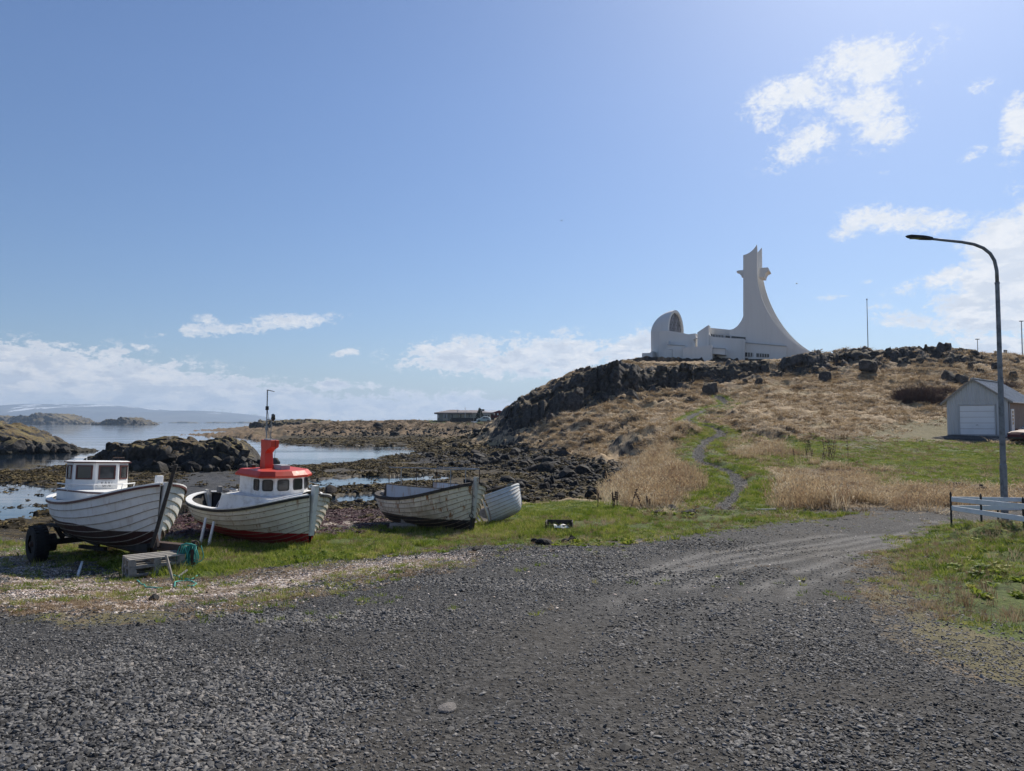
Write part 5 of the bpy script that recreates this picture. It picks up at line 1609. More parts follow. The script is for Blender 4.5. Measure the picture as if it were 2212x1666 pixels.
for s, side in ((.34, -1), (.50, -1), (.66, -1), (.90, -1), (.90, 1), (.66, 1), (.34, 1)):
    x, y, z = hull_pt(HC, s, 1.0); pts.append((x, max(y - .22, .12) * side, max(1.3, z), side, s))
MB().tube([(p[0], p[1], railz - .015 * abs(i - 2)) for i, p in enumerate(pts)], 0.017, 6).build('railing', GALV, boatC)
for i, p in enumerate(pts):
    MB().tube([(p[0], p[1], p[2]), (p[0], p[1], railz - .015 * abs(i - 2))], 0.014, 6).build('railing_post', GALV if i % 2 else IRON, boatC)
# chain and iron at the stem
top = Vector(hull_pt(HC, 1.0, .95)) + Vector((.02, -.10, 0)); bot = Vector(hull_pt(HC, 1.0, .42)) + Vector((.10, -.12, 0))
MB().tube([top, bot], 0.008, 5).build('wire', DARKIRON, boatC)
mbq = MB()
for k in range(12):
    t = 2 * math.pi * k / 12; t2 = 2 * math.pi * (k + 1) / 12
    mbq.tube([bot + Vector((0, .06 * math.cos(t), -.06 + .06 * math.sin(t))), bot + Vector((0, .06 * math.cos(t2), -.06 + .06 * math.sin(t2)))], .012, 5)
mbq.build('ring', DARKIRON, boatC)
MB().tube([bot + Vector((0, 0, -.12)), bot + Vector((-.02, 0, -.32)), bot + Vector((.0, 0, -.5))], [.03, .04, .05], 6).build('chain', DARKIRON, boatC)

# ---- boat D: small white dinghy heeled over, one end sawn open
HD = dict(L=3.6, B=1.55, D=.62, rb=.20, rake=.10, rs=.1, ex=2, pb=2.6, qb=.6)
boatD = empty('rowing_boat', label='small bare white clinker dinghy with one end sawn open, behind the derelict boat', category='boat')
PD = boat_paint('bare_white_planks', (0.60, 0.61, 0.61), (0.42, 0.43, 0.43), 0.02, rust=0.08, peel=0.10, bwear=.2, nails=.5, peelc=(.25, .24, .22))
gx, gy = ground_px(1092, 1132)
mD = Matrix.Translation((gx + .38, gy + .15, H(gx, gy) + .18)) @ Matrix.Rotation(math.radians(118), 4, 'Z') @ Matrix.Rotation(math.radians(0), 4, 'Y') @ Matrix.Rotation(math.radians(-16), 4, 'X')
mD = Matrix.Translation((gx - .18, gy + .6, H(gx, gy) + .05)) @ Matrix.Rotation(math.radians(205), 4, 'Z') @ Matrix.Rotation(math.radians(19), 4, 'Y') @ Matrix.Rotation(math.radians(30), 4, 'X')
boatD.matrix_world = mD
HD.update(L=2.2, B=1.25, D=.68)
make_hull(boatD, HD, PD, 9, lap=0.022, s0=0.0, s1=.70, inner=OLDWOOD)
rail(boatD, HD, PD, 0.06, 0.05, -0.02, 0.03, 'gunwale', s0=0.0, s1=.70)
stem_post(boatD, HD, PD, 0.04, 0.07, 0.1, end=0.0, name='sternpost')
for side in (-1, 1):
    ring = [hull_dev(HD, .68, t, side, .03) for t in [i / 9 for i in range(10)]]
    mbr = MB().grid([[p, p + Vector((.06, 0, 0)), p + Vector((.06, 0, -.0)) - Vector((0, side * .04, -.04)), p - Vector((0, side * .04, -.04))] for p in ring], close=True)
    mbr.build('frame_edge', PD, boatD)
MB().beam((-1.15, -.2, .93), (.45, .35, .98), .14, .03).build('thwart', DARKWOOD, boatD)
MB().beam((-.6, -.66, .75), (-.6, .66, .75), .18, .03).build('thwart', OLDWOOD, boatD)


# ------------------------------------------------------------------ trailer under boat A (same local frame as the boat)
trailer = empty('boat_trailer', label='black two-wheeled trailer carrying the boat with the brown-framed wheelhouse', category='trailer')
F2 = Vector((math.cos(.737), -math.sin(.737), 0)); P2 = Vector((math.sin(.737), math.cos(.737), 0))
ax_c = Vector((-9.158, 17.041, 0)) + F2 * (-1.15)
gz = 0.86
WR = 0.40
def TW(x, y, z): return Vector((-9.158, 17.041, 0)) + F2 * x + P2 * y + Vector((0, 0, z))
for sgn in (-1, 1):
    yy = 1.14 * sgn
    c0 = TW(-1.12, yy, gz + WR)
    prof = [(-.14, .20), (-.14, .30), (-.15, .36), (-.11, .395), (.0, .405), (.11, .395), (.15, .36), (.14, .30), (.14, .20)]
    rows = []
    for k in range(29):
        t = 2 * math.pi * k / 28
        u = F2 * math.cos(t) + Vector((0, 0, 1)) * math.sin(t)
        rows.append([c0 + P2 * a + u * r for a, r in prof])
    wheel = empty('wheel', parent=trailer)
    MB().grid(rows).build('tyre', RUBBER, wheel, smooth=True)
    lug = MB()
    for k in range(28):
        t = 2 * math.pi * (k + .5) / 28
        u = F2 * math.cos(t) + Vector((0, 0, 1)) * math.sin(t)
        for a in (-.085, .085):
            lug.beam(c0 + P2 * (a - .045) + u * .402, c0 + P2 * (a + .045) + u * .402, .05, .03, up=u)
    lug.build('tread', RUBBER, wheel)
    MB().tube([c0 - P2 * .10, c0 + P2 * .10], .205, 20).build('rim', DARKIRON, wheel)
    MB().tube([c0 - P2 * .16, c0 - P2 * .06], [.05, .09], 12).build('hub', IRON, wheel)
    MB().tube([c0 - P2 * (sgn * .16), c0 - P2 * (sgn * .34)], .20, 16).build('brake_drum', DARKIRON, wheel)
MB().beam(TW(-1.12, -1.0, gz + WR), TW(-1.12, 1.0, gz + WR), .12, .12).build('axle', DARKIRON, trailer)
hitch = Vector(world_at(418, 1180, 14.15))
for sgn in (-1, 1):
    MB().beam(TW(-1.7, .42 * sgn, gz + WR + .10), Vector(TW(2.5, .16 * sgn, 1.42)), .07, .13).build('side_beam', DARKIRON, trailer)
    MB().beam(TW(-1.12, .62 * sgn, gz + WR + .02), TW(-1.12, .80 * sgn, 1.62), .07).build('upright', DARKIRON, trailer)
    MB().beam(TW(-1.32, .55 * sgn, gz + WR + .06), TW(-1.32, .75 * sgn, 1.60), .06).build('upright', DARKIRON, trailer)
    MB().beam(TW(-1.5, .82 * sgn, 1.63), TW(-.85, .74 * sgn, 1.62), .12, .05).build('bunk', DARKIRON, trailer)
    MB().beam(TW(-1.2, .75 * sgn, 1.58), TW(.3, .34 * sgn, 1.28), .06).build('brace', DARKIRON, trailer)
    MB().beam(TW(-1.0, .3 * sgn, gz + .25), TW(.3, .2 * sgn, gz + .32), .08).build('leaf_spring', DARKIRON, trailer)
tong = MB().beam(TW(1.9, 0, 1.44), hitch + Vector((0, 0, -.06)), .17, .16).build('drawbar', IRON, trailer)
MB().beam(TW(1.6, 0, 1.35), TW(2.55, 0, 1.50), .42, .10).build('front_plate', DARKIRON, trailer)
MB().tube([hitch + Vector((0, 0, -.12)), hitch + Vector((0, 0, .10))], .045, 10).build('jack', IRON, trailer)
mbh = MB()
for k in range(14):
    t = 2 * math.pi * k / 14; t2 = 2 * math.pi * (k + 1) / 14
    o_ = hitch + Vector((.06, -.04, .05))
    mbh.tube([o_ + Vector((.05 * math.cos(t), 0, .05 * math.sin(t))), o_ + Vector((.05 * math.cos(t2), 0, .05 * math.sin(t2)))], .014, 5)
mbh.build('tow_eye', IRON, trailer)
MB().tube([hitch + Vector((.02, -.06, -.05)), hitch + Vector((.04, -.07, -.42))], .05, 8).build('hanging_block', IRON, trailer)

# struts that hold the boats
def strut(a, b, w, h, mat, label, name='prop', cat='timber prop'):
    c = (Vector(a) + Vector(b)) / 2
    mb = MB().beam(Vector(a) - c, Vector(b) - c, w, h)
    o = mb.build(name, mat, None, bevel=.004)
    o.location = c
    o['label'] = label; o['category'] = cat
    return o
strut(world_at(327.5, 1183, 14.95), world_at(380, 1003, 15.05), .05, .07, DARKWOOD, 'long dark plank leaning up past the stem of the boat on the trailer')
strut(world_at(342, 1183, 14.9), world_at(337, 1147, 15.1), .045, .045, IRON, 'short rust-red strut under the stem of the boat on the trailer')
gx, gy = ground_px(431, 1181)
strut((gx, gy, H(gx, gy) - .02), world_at(444.5, 1120, gy + .55), .05, .075, CHALK, 'white wooden prop against the red-bottomed hull, the left one of two')
gx, gy = ground_px(450, 1181)
strut((gx, gy, H(gx, gy) - .02), world_at(462, 1128, gy + .45), .05, .075, CHALK, 'white wooden prop against the red-bottomed hull, the right one of two')
gx, gy = ground_px(375, 1256)
strut((gx, gy, H(gx, gy) - .03), world_at(359, 1200, gy + .02), .035, .035, OLDWOOD, 'thin wooden stake leaning in front of the pallet stack', 'stake', 'stake')
gx, gy = ground_px(385, 1251); gx2, gy2 = ground_px(404, 1246)
strut((gx, gy, H(gx, gy) + .02), (gx2, gy2, H(gx2, gy2) + .10), .03, .03, OLDWOOD, 'short stick lying at the foot of the coiled teal rope', 'stick', 'stick')
gx, gy = ground_px(168, 1247); gx2, gy2 = ground_px(177, 1231)
strut((gx, gy, H(gx, gy) + .02), (gx2, gy2, H(gx2, gy2) + .14), .04, .05, CHALK, 'pale stub of wood sticking out of the shells left of the pallets', 'stick', 'stick')


# ------------------------------------------------------------------ pallets
def pallet(L=.95, W=.62, hgt=.144):
    r = empty('pallet')
    def brd(x, y, z, dx, dy, dz): MB().box((x, y, z), (dx, dy, dz)).build('board', OLDWOOD, r, bevel=.003)
    for i in range(4): brd(0, -W / 2 + .05 + i * (W - .1) / 3, hgt - .011, L, .10, .020)
    for x in (-L / 2 + .05, 0, L / 2 - .05): brd(x, 0, hgt - .033, .10, W, .020)
    for x in (-L / 2 + .06, 0, L / 2 - .06):
        for y in (-W / 2 + .05, 0, W / 2 - .05):
            MB().box((x, y, hgt / 2 - .01), (.12, .10, .08)).build('block', OLDWOOD, r, bevel=.003)
    for y in (-W / 2 + .05, 0, W / 2 - .05): brd(0, y, .011, L, .10, .020)
    return r
p0 = pallet()
def tree_copy(o):
    c = copyof(o)
    for ch in list(o.children):
        d_ = copyof(ch, c)
    return c
a = Vector(world_at(281, 1246, 13.45)); b = Vector(world_at(396.5, 1232.5, 14.0))
u = (b - a); ang = math.atan2(u.y, u.x); v = Vector((-math.sin(ang), math.cos(ang), 0)); v = (v + u.normalized() * -.05)
cen = (a + b) / 2 + Vector((-math.sin(ang), math.cos(ang), 0)) * .31
topz = world_at(338, 1203, 13.75)[2]
for i, lb in enumerate(('weathered grey pallet, topmost of the stack under the trailer drawbar', 'weathered grey pallet in the middle of the stack under the trailer drawbar', 'weathered grey pallet half sunk in grass, lowest of the stack')):
    p = p0 if i == 0 else tree_copy(p0)
    p.location = (cen.x, cen.y, topz - .146 * (i + 1)); p.rotation_euler = (0.0, 0.0, ang + (0, .03, -.02)[i])
    p['label'] = lb; p['category'] = 'pallet'; p['group'] = 'pallets stacked under the trailer drawbar'
gx, gy = ground_px(866, 1148)
p = tree_copy(p0); p.scale = (.85, .85, .85); p.location = (gx, gy + .45, H(gx, gy) + .0); p.rotation_euler = (.02, .03, .15)
p['label'] = 'pale pallet lying under the stern of the derelict boat'; p['category'] = 'pallet'
if 'group' in p: del p['group']
MB().box((0, 0, 0), (.35, .3, .42)).build('block', OLDWOOD, None, bevel=.01, label='upright grey timber block holding up the stern of the derelict boat', category='timber block')
bpy.context.scene.collection.objects[-1]
blk = [o for o in COL.objects if o.name.startswith('block') and o.get('category') == 'timber block'][0]; blk.location = (gx + .05, gy + .95, H(gx, gy) + .25)
gx, gy = ground_px(575, 1172)
for i, (dx, dy, r_) in enumerate(((0, 1.1, .5), (.35, .8, .2))):
    o = MB().box((0, 0, 0), (.75, .16, .04)).build('plank', OLDWOOD, None, bevel=.004)
    o.location = (gx + dx, gy + dy, H(gx + dx, gy + dy) + .07 + .05 * i); o.rotation_euler = (0, .08, r_)
    o['label'] = ('loose grey plank under the red-bottomed hull, the farther one', 'loose grey plank under the red-bottomed hull, the nearer one')[i]; o['category'] = 'plank'

# ------------------------------------------------------------------ teal rope
rp = empty('rope', tuple(hitch), label='teal rope hanging in long loops from the trailer hitch', category='rope')
rgx = np.random.default_rng(21)
hz_ = hitch.z - (H(hitch.x, hitch.y - .1) + .04)
for k in range(15):
    w = rgx.uniform(.05, .13); dx = rgx.uniform(-.16, .14); dy = rgx.uniform(-.14, -.04); dp = hz_ * rgx.uniform(.72, 1.0)
    pts = []
    for i in range(17):
        t = i / 16; sx = math.cos(math.pi * t); dn = math.sin(math.pi * t) ** .5
        pts.append((dx + w * sx * (.35 + .9 * dn) + .010 * math.sin(9 * t + k), dy + .02 * math.sin(5 * t + k * 2), .02 - dp * dn + .005 * math.cos(13 * t + k)))
    MB().tube(pts, 0.0085, 5).build('loop', ROPE, rp, smooth=True)
MB().tube([(-.2, -.08, .03), (-.1, -.1, .06), (0, -.1, .05), (.08, -.08, .02)], .02, 6).build('turn', ROPE, rp, smooth=True)
def ground_rope(pxs, label):
    pts = []
    for a_, b_ in zip(pxs[:-1], pxs[1:]):
        for k in range(5):
            f = k / 5; pts.append(ground_px(a_[0] + (b_[0] - a_[0]) * f, a_[1] + (b_[1] - a_[1]) * f))
    g0 = pts[0]
    z0 = H(*g0)
    o = MB().tube([(x - g0[0], y - g0[1], H(x, y) + .022 - z0) for x, y in pts], .011, 6).build('rope', ROPE, None, smooth=True, label=label, category='rope')
    o.location = (g0[0], g0[1], z0)
ground_rope([(377, 1270), (378, 1262), (388, 1259), (405, 1257), (418, 1260), (424, 1265), (416, 1269), (404, 1268)], 'loose bight of teal rope on the shells, right of the leaning stake')
ground_rope([(296, 1259), (303, 1262), (311, 1266), (316, 1271), (335, 1272), (355, 1271)], 'thin end of teal rope on the ground in front of the pallets')
ground_rope([(375, 1248), (384, 1250), (392, 1254), (404, 1254), (416, 1252), (428, 1246)], 'strand of teal rope lying below the hanging coil')


# ------------------------------------------------------------------ church on the hill
def church_paint(nt, b):
    p = OBJC(nt)
    n = nt.noise(p, 0.5, 6, 0.6); st = nt.noise(nt.vm('MULTIPLY', p, (1.6, 1.6, 0.12)), 1.0, 5, 0.6)
    c = nt.mix(nt.m('MULTIPLY', nt.ss(st, .45, .75), .30), (0.70, 0.69, 0.66), (0.58, 0.56, 0.52))
    c = nt.mix(nt.m('MULTIPLY', nt.ss(n, .5, .8), .3), c, (0.64, 0.62, 0.58))
    setp(nt, b, c, 0.8, nt.bump(n, .3, .02), spec=.3)


CHW = material('church_render', church_paint)
WINDARK = plain('dark_church_glass', (0.02, 0.022, 0.028), 0.15, wear=0.05)
LITGLASS = plain('pale_leaded_glass', (0.42, 0.42, 0.46), 0.2, wear=0.3, wscale=1.2, wcol=(.04, .04, .05))
BETA = math.radians(25)
CN = Vector((math.sin(BETA), math.cos(BETA), 0)); CUX = Vector((math.cos(BETA), -math.sin(BETA), 0))
CP0 = Vector(world_at(1640, 770, 128))
church = empty('church', (CP0.x, CP0.y, 13.2), label='white concrete church with tall curved cross-topped tower on the rocky hill', category='church')


def cz(x, y): return 1355.4 + .19608 * x, 515 + .19608 * y


def on_wall(x, y, w):
    """point of the church measured at zoomed (x, y), lying w metres behind the front wall plane"""
    px, py = cz(x, y); r = Vector(ray(px, py)); o = Vector((0, 0, EYE))
    t = ((CP0 - o).dot(CN) + w) / r.dot(CN)
    return o + r * t


def slab(name, pts, w, th, mat=CHW, parent=None, deep=None):
    """wall slab with the measured outline, its face w metres back and th thick"""
    f = [on_wall(x, y, w) for x, y in pts]
    o = church.location
    n = len(f)
    vs = [p - o for p in f] + [p + CN * th - o for p in f]
    mb = MB().add(vs, [tuple(range(n))[::-1], tuple(range(n, 2 * n))] + [(i, (i + 1) % n, n + (i + 1) % n, n + i) for i in range(n)])
    ob = mb.build(name, mat, parent or church)
    return ob


def curve(p0, p1, p2, p3, n=14):
    return [((1 - t) ** 3 * p0[0] + 3 * (1 - t) ** 2 * t * p1[0] + 3 * (1 - t) * t * t * p2[0] + t ** 3 * p3[0],
             (1 - t) ** 3 * p0[1] + 3 * (1 - t) ** 2 * t * p1[1] + 3 * (1 - t) * t * t * p2[1] + t ** 3 * p3[1]) for t in [i / n for i in range(n + 1)]]


sweep = curve((1427, 400), (1440, 690), (1640, 1080), (2000, 1258), 22)
topc = curve((1275, 185), (1340, 175), (1400, 120), (1425, 67), 8)
leftc = curve((1277, 860), (1235, 960), (1180, 1005), (1125, 1007), 8)
front = [(1275, 860)] + topc + [(1430, 120)] + sweep + [(2000, 1330), (1290, 1330), (1125, 1300)] + leftc[::-1][:-1]
slab('tower_wall', front, 0, .45)
b_sweep = curve((1482, 330), (1495, 640), (1690, 1060), (2022, 1250), 22)
b_top = curve((1400, 190), (1440, 150), (1465, 125), (1474, 103), 6)
slab('tower_wall', b_top + [(1480, 112)] + b_sweep + [(2022, 1330), (1400, 1330)], 6.0, .45)
# swept roof between the two tower walls
fr = [on_wall(x, y, .45) for x, y in sweep]; o = church.location
MB().grid([[p - CUX * .55 - Vector((0, 0, .2)) - o, p - CUX * .55 - Vector((0, 0, .2)) + CN * 5.55 - o] for p in fr]).build('tower_roof', CHW, church)
MB().grid([[on_wall(x, y, .45) - o, on_wall(x, y, .45) + CN * 5.55 - o] for x, y in ((1282, 860), (1282, 300))]).build('tower_back', CHW, church)
# cross arms
slab('cross_arm', [(1275, 350), (1225, 353), (1203, 360), (1203, 374), (1230, 378), (1236, 394), (1252, 402), (1256, 424), (1275, 424)], .8, 1.2)
arm = [(1440, 335), (1475, 325), (1548, 320), (1562, 345), (1560, 358)] + curve((1560, 358), (1530, 365), (1512, 385), (1506, 430), 6)[1:] + [(1470, 430), (1440, 420)]
slab('cross_arm', arm, .7, 3.2)
# nave wall right of the low front, window strip under its eave
slab('nave_wall', [(900, 985), (1125, 1007), (1135, 1007), (1310, 1090), (1310, 1330), (900, 1330)], .6, 5.0)
slab('window_strip', [(898, 1055), (1060, 1068), (1060, 1098), (915, 1086)], -.12, .3, WINDARK)
slab('window_strip', [(1080, 1070), (1130, 1076), (1130, 1104), (1080, 1100)], -.12, .3, WINDARK)
slab('window_strip', [(1145, 1077), (1300, 1090), (1300, 1118), (1145, 1106)], -.12, .3, WINDARK)
for k in range(8):
    x = 935 + k * 17; slab('mullion', [(x, 1057 + k * 1.3), (x + 4, 1057 + k * 1.3), (x + 4, 1095 + k), (x, 1095 + k)], -.2, .1)
slab('side_wall', [(1290, 1152), (1750, 1190), (1750, 1330), (1290, 1330)], -.8, .8)
slab('parapet', [(1290, 1146), (1752, 1185), (1752, 1192), (1290, 1153)], -.95, .5, GREYP)
slab('window_strip', [(1296, 1256), (1385, 1262), (1385, 1304), (1296, 1304)], -.86, .3, WINDARK)
slab('window_strip', [(1420, 1266), (1560, 1276), (1560, 1312), (1420, 1308)], -.86, .3, WINDARK)
for x in (1322, 1350, 1375, 1450, 1478, 1505, 1532):
    slab('mullion', [(x, 1258), (x + 5, 1258), (x + 5, 1312), (x, 1312)], -.92, .08)
# middle block with the pointed fins
mid = [(895, 957)] + [(895, 1020)] + curve((897, 1040), (905, 1075), (930, 1088), (990, 1090), 5) + [(1285, 1108), (1290, 1120), (1290, 1345), (770, 1345), (770, 1037), (880, 962)]
slab('front_wall', mid, -1.6, 1.6)
slab('fin', [(880, 962), (895, 957), (895, 1330), (872, 1330)], -2.1, .5)
slab('pier', [(1274, 1108), (1290, 1110), (1290, 1340), (1274, 1340)], -2.0, .4)
# rounded hood of the choir
slab('choir_wall', [(345, 1245), (350, 1022), (430, 1014), (605, 1042), (670, 1057), (750, 1047), (752, 1200), (752, 1345), (345, 1345)], -.8, 2.5)
slab('choir_wall', [(160, 1265), (245, 1262), (275, 1240), (275, 1350), (160, 1350)], -.8, 5)
rows = []
A0 = on_wall(530, 1030, 2.2)
wdt, hgt = 2.55, on_wall(530, 792, 2.2).z - A0.z
ax = (Vector((math.cos(math.radians(46)), -math.sin(math.radians(46)), 0)))          # opening faces this way
ay = Vector((-ax.y, ax.x, 0))
for i in range(15):
    t = i / 14 * math.pi / 2
    k = math.cos(t); back = math.sin(t) * 5.2
    rows.append([A0 - ax * back + ay * (wdt * k * math.cos(a_)) + Vector((0, 0, hgt * k * math.sin(a_))) - o for a_ in [math.pi * j / 20 for j in range(21)]])
hood = MB().grid(rows).build('hood', CHW, church, smooth=True)
# low cylinder wall under the hood
low = []
for j in range(17):
    a_ = math.pi * j / 16
    p = A0 - ax * (5.2 * math.sin(a_)) + ay * (wdt * math.cos(a_))
    low.append([p - o, p - Vector((0, 0, 8)) - o])
MB().grid(low).build('apse_wall', CHW, church, smooth=True)
rim = []
for j in range(25):
    a_ = math.pi * j / 24; c_, s_ = math.cos(a_), math.sin(a_)
    rim.append([A0 + ay * (wdt * c_ * q) + Vector((0, 0, hgt * s_ * q)) + ax * e - o for q, e in ((1.0, -.1), (1.0, .12), (.88, .12), (.88, -.35))])
MB().grid(rim, close=True).build('rim', CHW, church)
gl = [A0 + ay * (wdt * .88 * math.cos(math.pi * j / 24)) + Vector((0, 0, hgt * .88 * math.sin(math.pi * j / 24))) - ax * .28 - o for j in range(25)]
gwin = MB().add(gl, [tuple(range(25))]).build('arched_window', LITGLASS, church)
mg = MB()
for j in range(-4, 5):
    y_ = j / 5 * wdt * .88; h_ = hgt * .88 * math.sqrt(max(0, 1 - (j / 5) ** 2))
    mg.beam(A0 + ay * y_ - ax * .22 - o, A0 + ay * y_ - ax * .22 + Vector((0, 0, h_)) - o, .07)
for j in range(1, 6):
    z_ = j / 6.0 * hgt * .88; w_ = wdt * .88 * math.sqrt(1 - (j / 6.0) ** 2)
    for q in range(-4, 5):
        y0_ = q / 5 * wdt * .88
        if abs(y0_) < w_ and (q + j) % 2: mg.beam(A0 + ay * y0_ + Vector((0, 0, z_ + .1 * (q % 2))) - ax * .21 - o, A0 + ay * (y0_ + wdt * .176) + Vector((0, 0, z_ + .1 * (q % 2))) - ax * .21 - o, .06)
mg.build('tracery', DARKIRON, gwin)
# small gutter spout between the walls, low front blocks
slab('spout', [(692, 1100), (752, 1080), (768, 1100), (720, 1118), (745, 1160), (745, 1196), (722, 1196), (716, 1150), (692, 1140)], -1.2, .8)
slab('low_wall', [(440, 1125), (447, 1128), (447, 1172), (632, 1184), (632, 1226), (440, 1226)], -2.6, 1.8)
slab('low_wall', [(388, 1226), (495, 1230), (495, 1350), (388, 1345)], -3.0, 2.2)
slab('low_wall', [(498, 1222), (605, 1214), (605, 1360), (498, 1355)], -3.4, 2.6)
slab('low_wall', [(607, 1206), (775, 1192), (918, 1177), (930, 1180), (932, 1330), (840, 1372), (607, 1372)], -4.2, 3.0)
slab('coping', [(440, 1168), (632, 1180), (632, 1187), (440, 1175)], -2.75, .4, GREYP)
slab('balcony', [(933, 1212), (1075, 1218), (1075, 1284), (933, 1272)], -3.6, 2.0)
slab('coping', [(933, 1206), (1077, 1213), (1077, 1219), (933, 1213)], -3.75, .5, GREYP)
slab('doorway', [(935, 1274), (993, 1278), (993, 1325), (935, 1325)], -1.75, .3, WINDARK)


# ------------------------------------------------------------------ poles on the ridge
def pole(px, py0, py1, d, r0, r1, mat, name, label, cat, cap=None):
    a = Vector(world_at(px, py0, d)); b = Vector(world_at(px, py1, d)); b.x = a.x
    z0 = H(a.x, a.y) - .1
    b.z = b.z
    rt = empty(name, (a.x, a.y, z0), label=label, category=cat)
    MB().tube([(0, 0, 0), (0, 0, b.z - z0)], [r0, r1], 8).build('shaft', mat, rt)
    if cap == 'knob': MB().tube([(0, 0, b.z - z0), (0, 0, b.z - z0 + .1), (0, 0, b.z - z0 + .2)], [.10, .12, .04], 8).build('finial', mat, rt)
    if cap == 'lamp': MB().box((0, 0, b.z - z0), (.55, .25, .10)).build('lamp_head', DARKIRON, rt)
    return rt


pole(1875, 748, 648, 112.5, .075, .05, GALV, 'flagpole', 'bare grey flagpole on the ridge between the church and the street lamp', 'flagpole', 'knob')
pole(2209, 775, 694, 112, .09, .06, GALV, 'lamp_post', 'thin lamp post on the ridge at the right edge, taller of two', 'lamp post', 'lamp')
pole(2112, 756, 733, 116, .06, .05, GALV, 'lamp_post', 'short lamp post on the ridge left of the street lamp', 'lamp post', 'lamp')
sx, sy, _ = world_at(2172, 764, 112)
o_ = MB().box((0, 0, .45), (.5, .2, .9)).build('utility_box', GALV, None, bevel=.02, label='small grey box on the ridge beside the street lamp', category='utility box'); o_.location = (sx, sy, H(sx, sy) + .2)

# ------------------------------------------------------------------ street lamp
LX, LY, _ = world_at(2171, 1124, 21.8)
lz = H(LX, LY)
lampp = empty('street_lamp', (LX, LY, lz), label='tall grey steel street lamp with a long curved arm behind the white fence', category='street lamp')
def lz_of(py): return world_at(2165, py, LY)[2] - lz
STEEL = plain('dull_steel', (0.20, 0.215, 0.23), 0.5, metal=0.3, wear=0.25, wscale=7, wcol=(.07, .075, .08))
MB().tube([(0, 0, -.2), (0, 0, lz_of(1005)), ], .096, 16).build('base_section', STEEL, lampp, smooth=False)
MB().tube([(0, 0, lz_of(1005)), (0, 0, lz_of(1002)), (0, 0, lz_of(824))], [.094, .080, .074], 16).build('lower_shaft', STEEL, lampp)
MB().tube([(0, 0, lz_of(824)), (0, 0, lz_of(818)), (0, 0, lz_of(612))], [.078, .066, .058], 14).build('upper_shaft', STEEL, lampp)
MB().box((-.02, -.095, 1.1), (.10, .02, .32)).build('service_hatch', STEEL, lampp, bevel=.005)
MB().tube([(0, 0, lz_of(614)), (0, 0, lz_of(610))], .068, 14).build('collar', STEEL, lampp)
zt = lz_of(612)
armx = [(2162, 612), (2161, 585), (2156, 563), (2147, 548), (2132, 536), (2112, 528), (2085, 523), (2050, 519.5), (2018, 516)]
apts = []
for (px, py) in armx:
    p = Vector(world_at(px, py, LY)); apts.append((p.x - LX, 0, p.z - lz))
dx0 = apts[0][0]
apts = [(a_[0] - dx0, a_[1], a_[2]) for a_ in apts]
MB().tube(apts, [.050, .049, .048, .047, .046, .045, .043, .040, .037], 12).build('arm', STEEL, lampp, smooth=True)
e = Vector(apts[-1]); d_ = (Vector(apts[-1]) - Vector(apts[-2])).normalized()
hd = MB()
q = [e + d_ * (-.05), e + d_ * .10, e + d_ * .25, e + d_ * .62, e + d_ * .72]
for k, (p, w_, h_) in enumerate(zip(q, (.05, .09, .15, .14, .06), (.05, .055, .05, .035, .015))): pass
rows = [[p + Vector((0, -w_, -h_ * .6)), p + Vector((0, w_, -h_ * .6)), p + Vector((0, w_ * .8, h_)), p + Vector((0, -w_ * .8, h_))] for p, w_, h_ in zip(q, (.05, .09, .14, .13, .06), (.05, .055, .05, .035, .015))]
hd.grid(rows, close=True); n_ = len(hd.v); hd.f += [(0, 1, 2, 3), (n_ - 1, n_ - 2, n_ - 3, n_ - 4)]
hdo = hd.build('lamp_head', DARKIRON, lampp)
MB().box(e + d_ * .42 + Vector((0, 0, -.035)), (.34, .18, .012)).build('lens', GLASS, hdo)

# ------------------------------------------------------------------ white rail fence
FENCEW = plain('white_fence_paint', (0.72, 0.74, 0.76), 0.55, wear=.12, wscale=3, wcol=(.42, .42, .40))
fence = empty('rail_fence', label='low white two-rail fence on dark posts with a corner at the roadside', category='fence')
def fpt(px, d): x = (px - CX) / FOC * d; return x, d
corner = fpt(2048, 19.2); near = fpt(2300, 14.6); far = fpt(2330, 21.2)
def fence_run(p, q, zt0, zt1, zb0, zb1, n, skip=False):
    a_ = Vector((*p, 0)); b_ = Vector((*q, 0)); dr = (b_ - a_).normalized(); nrm = Vector((-dr.y, dr.x, 0))
    segs = [i / n for i in range(n + 1)]
    for zt_, zb_, wd in ((zt0, zt1, .115), (zb0, zb1, .115)):
        for i in range(n):
            f0, f1 = segs[i], segs[i + 1]
            A = a_.lerp(b_, f0) + Vector((0, 0, zt_ + (zb_ - zt_) * f0)); B = a_.lerp(b_, f1) + Vector((0, 0, zt_ + (zb_ - zt_) * f1))
            A += dr * .004; B -= dr * .004
            MB().beam(A, B, .022, wd).build('rail', FENCEW, fence, bevel=.003)
    return a_, b_
cz_t = lambda py, px, d: world_at(px, py, d)[2]
fence_run(corner, near, cz_t(1078.5, 2048, 19.2), cz_t(1098 + 6, 2300, 14.6), cz_t(1097.5, 2048, 19.2), cz_t(1127 + 9, 2300, 14.6), 2)
fence_run(fpt(2049, 19.26), far, cz_t(1077.5, 2048, 19.2) - .01, cz_t(1081, 2300, 21.2), cz_t(1096.5, 2048, 19.2) - .01, cz_t(1098, 2300, 21.2), 3)
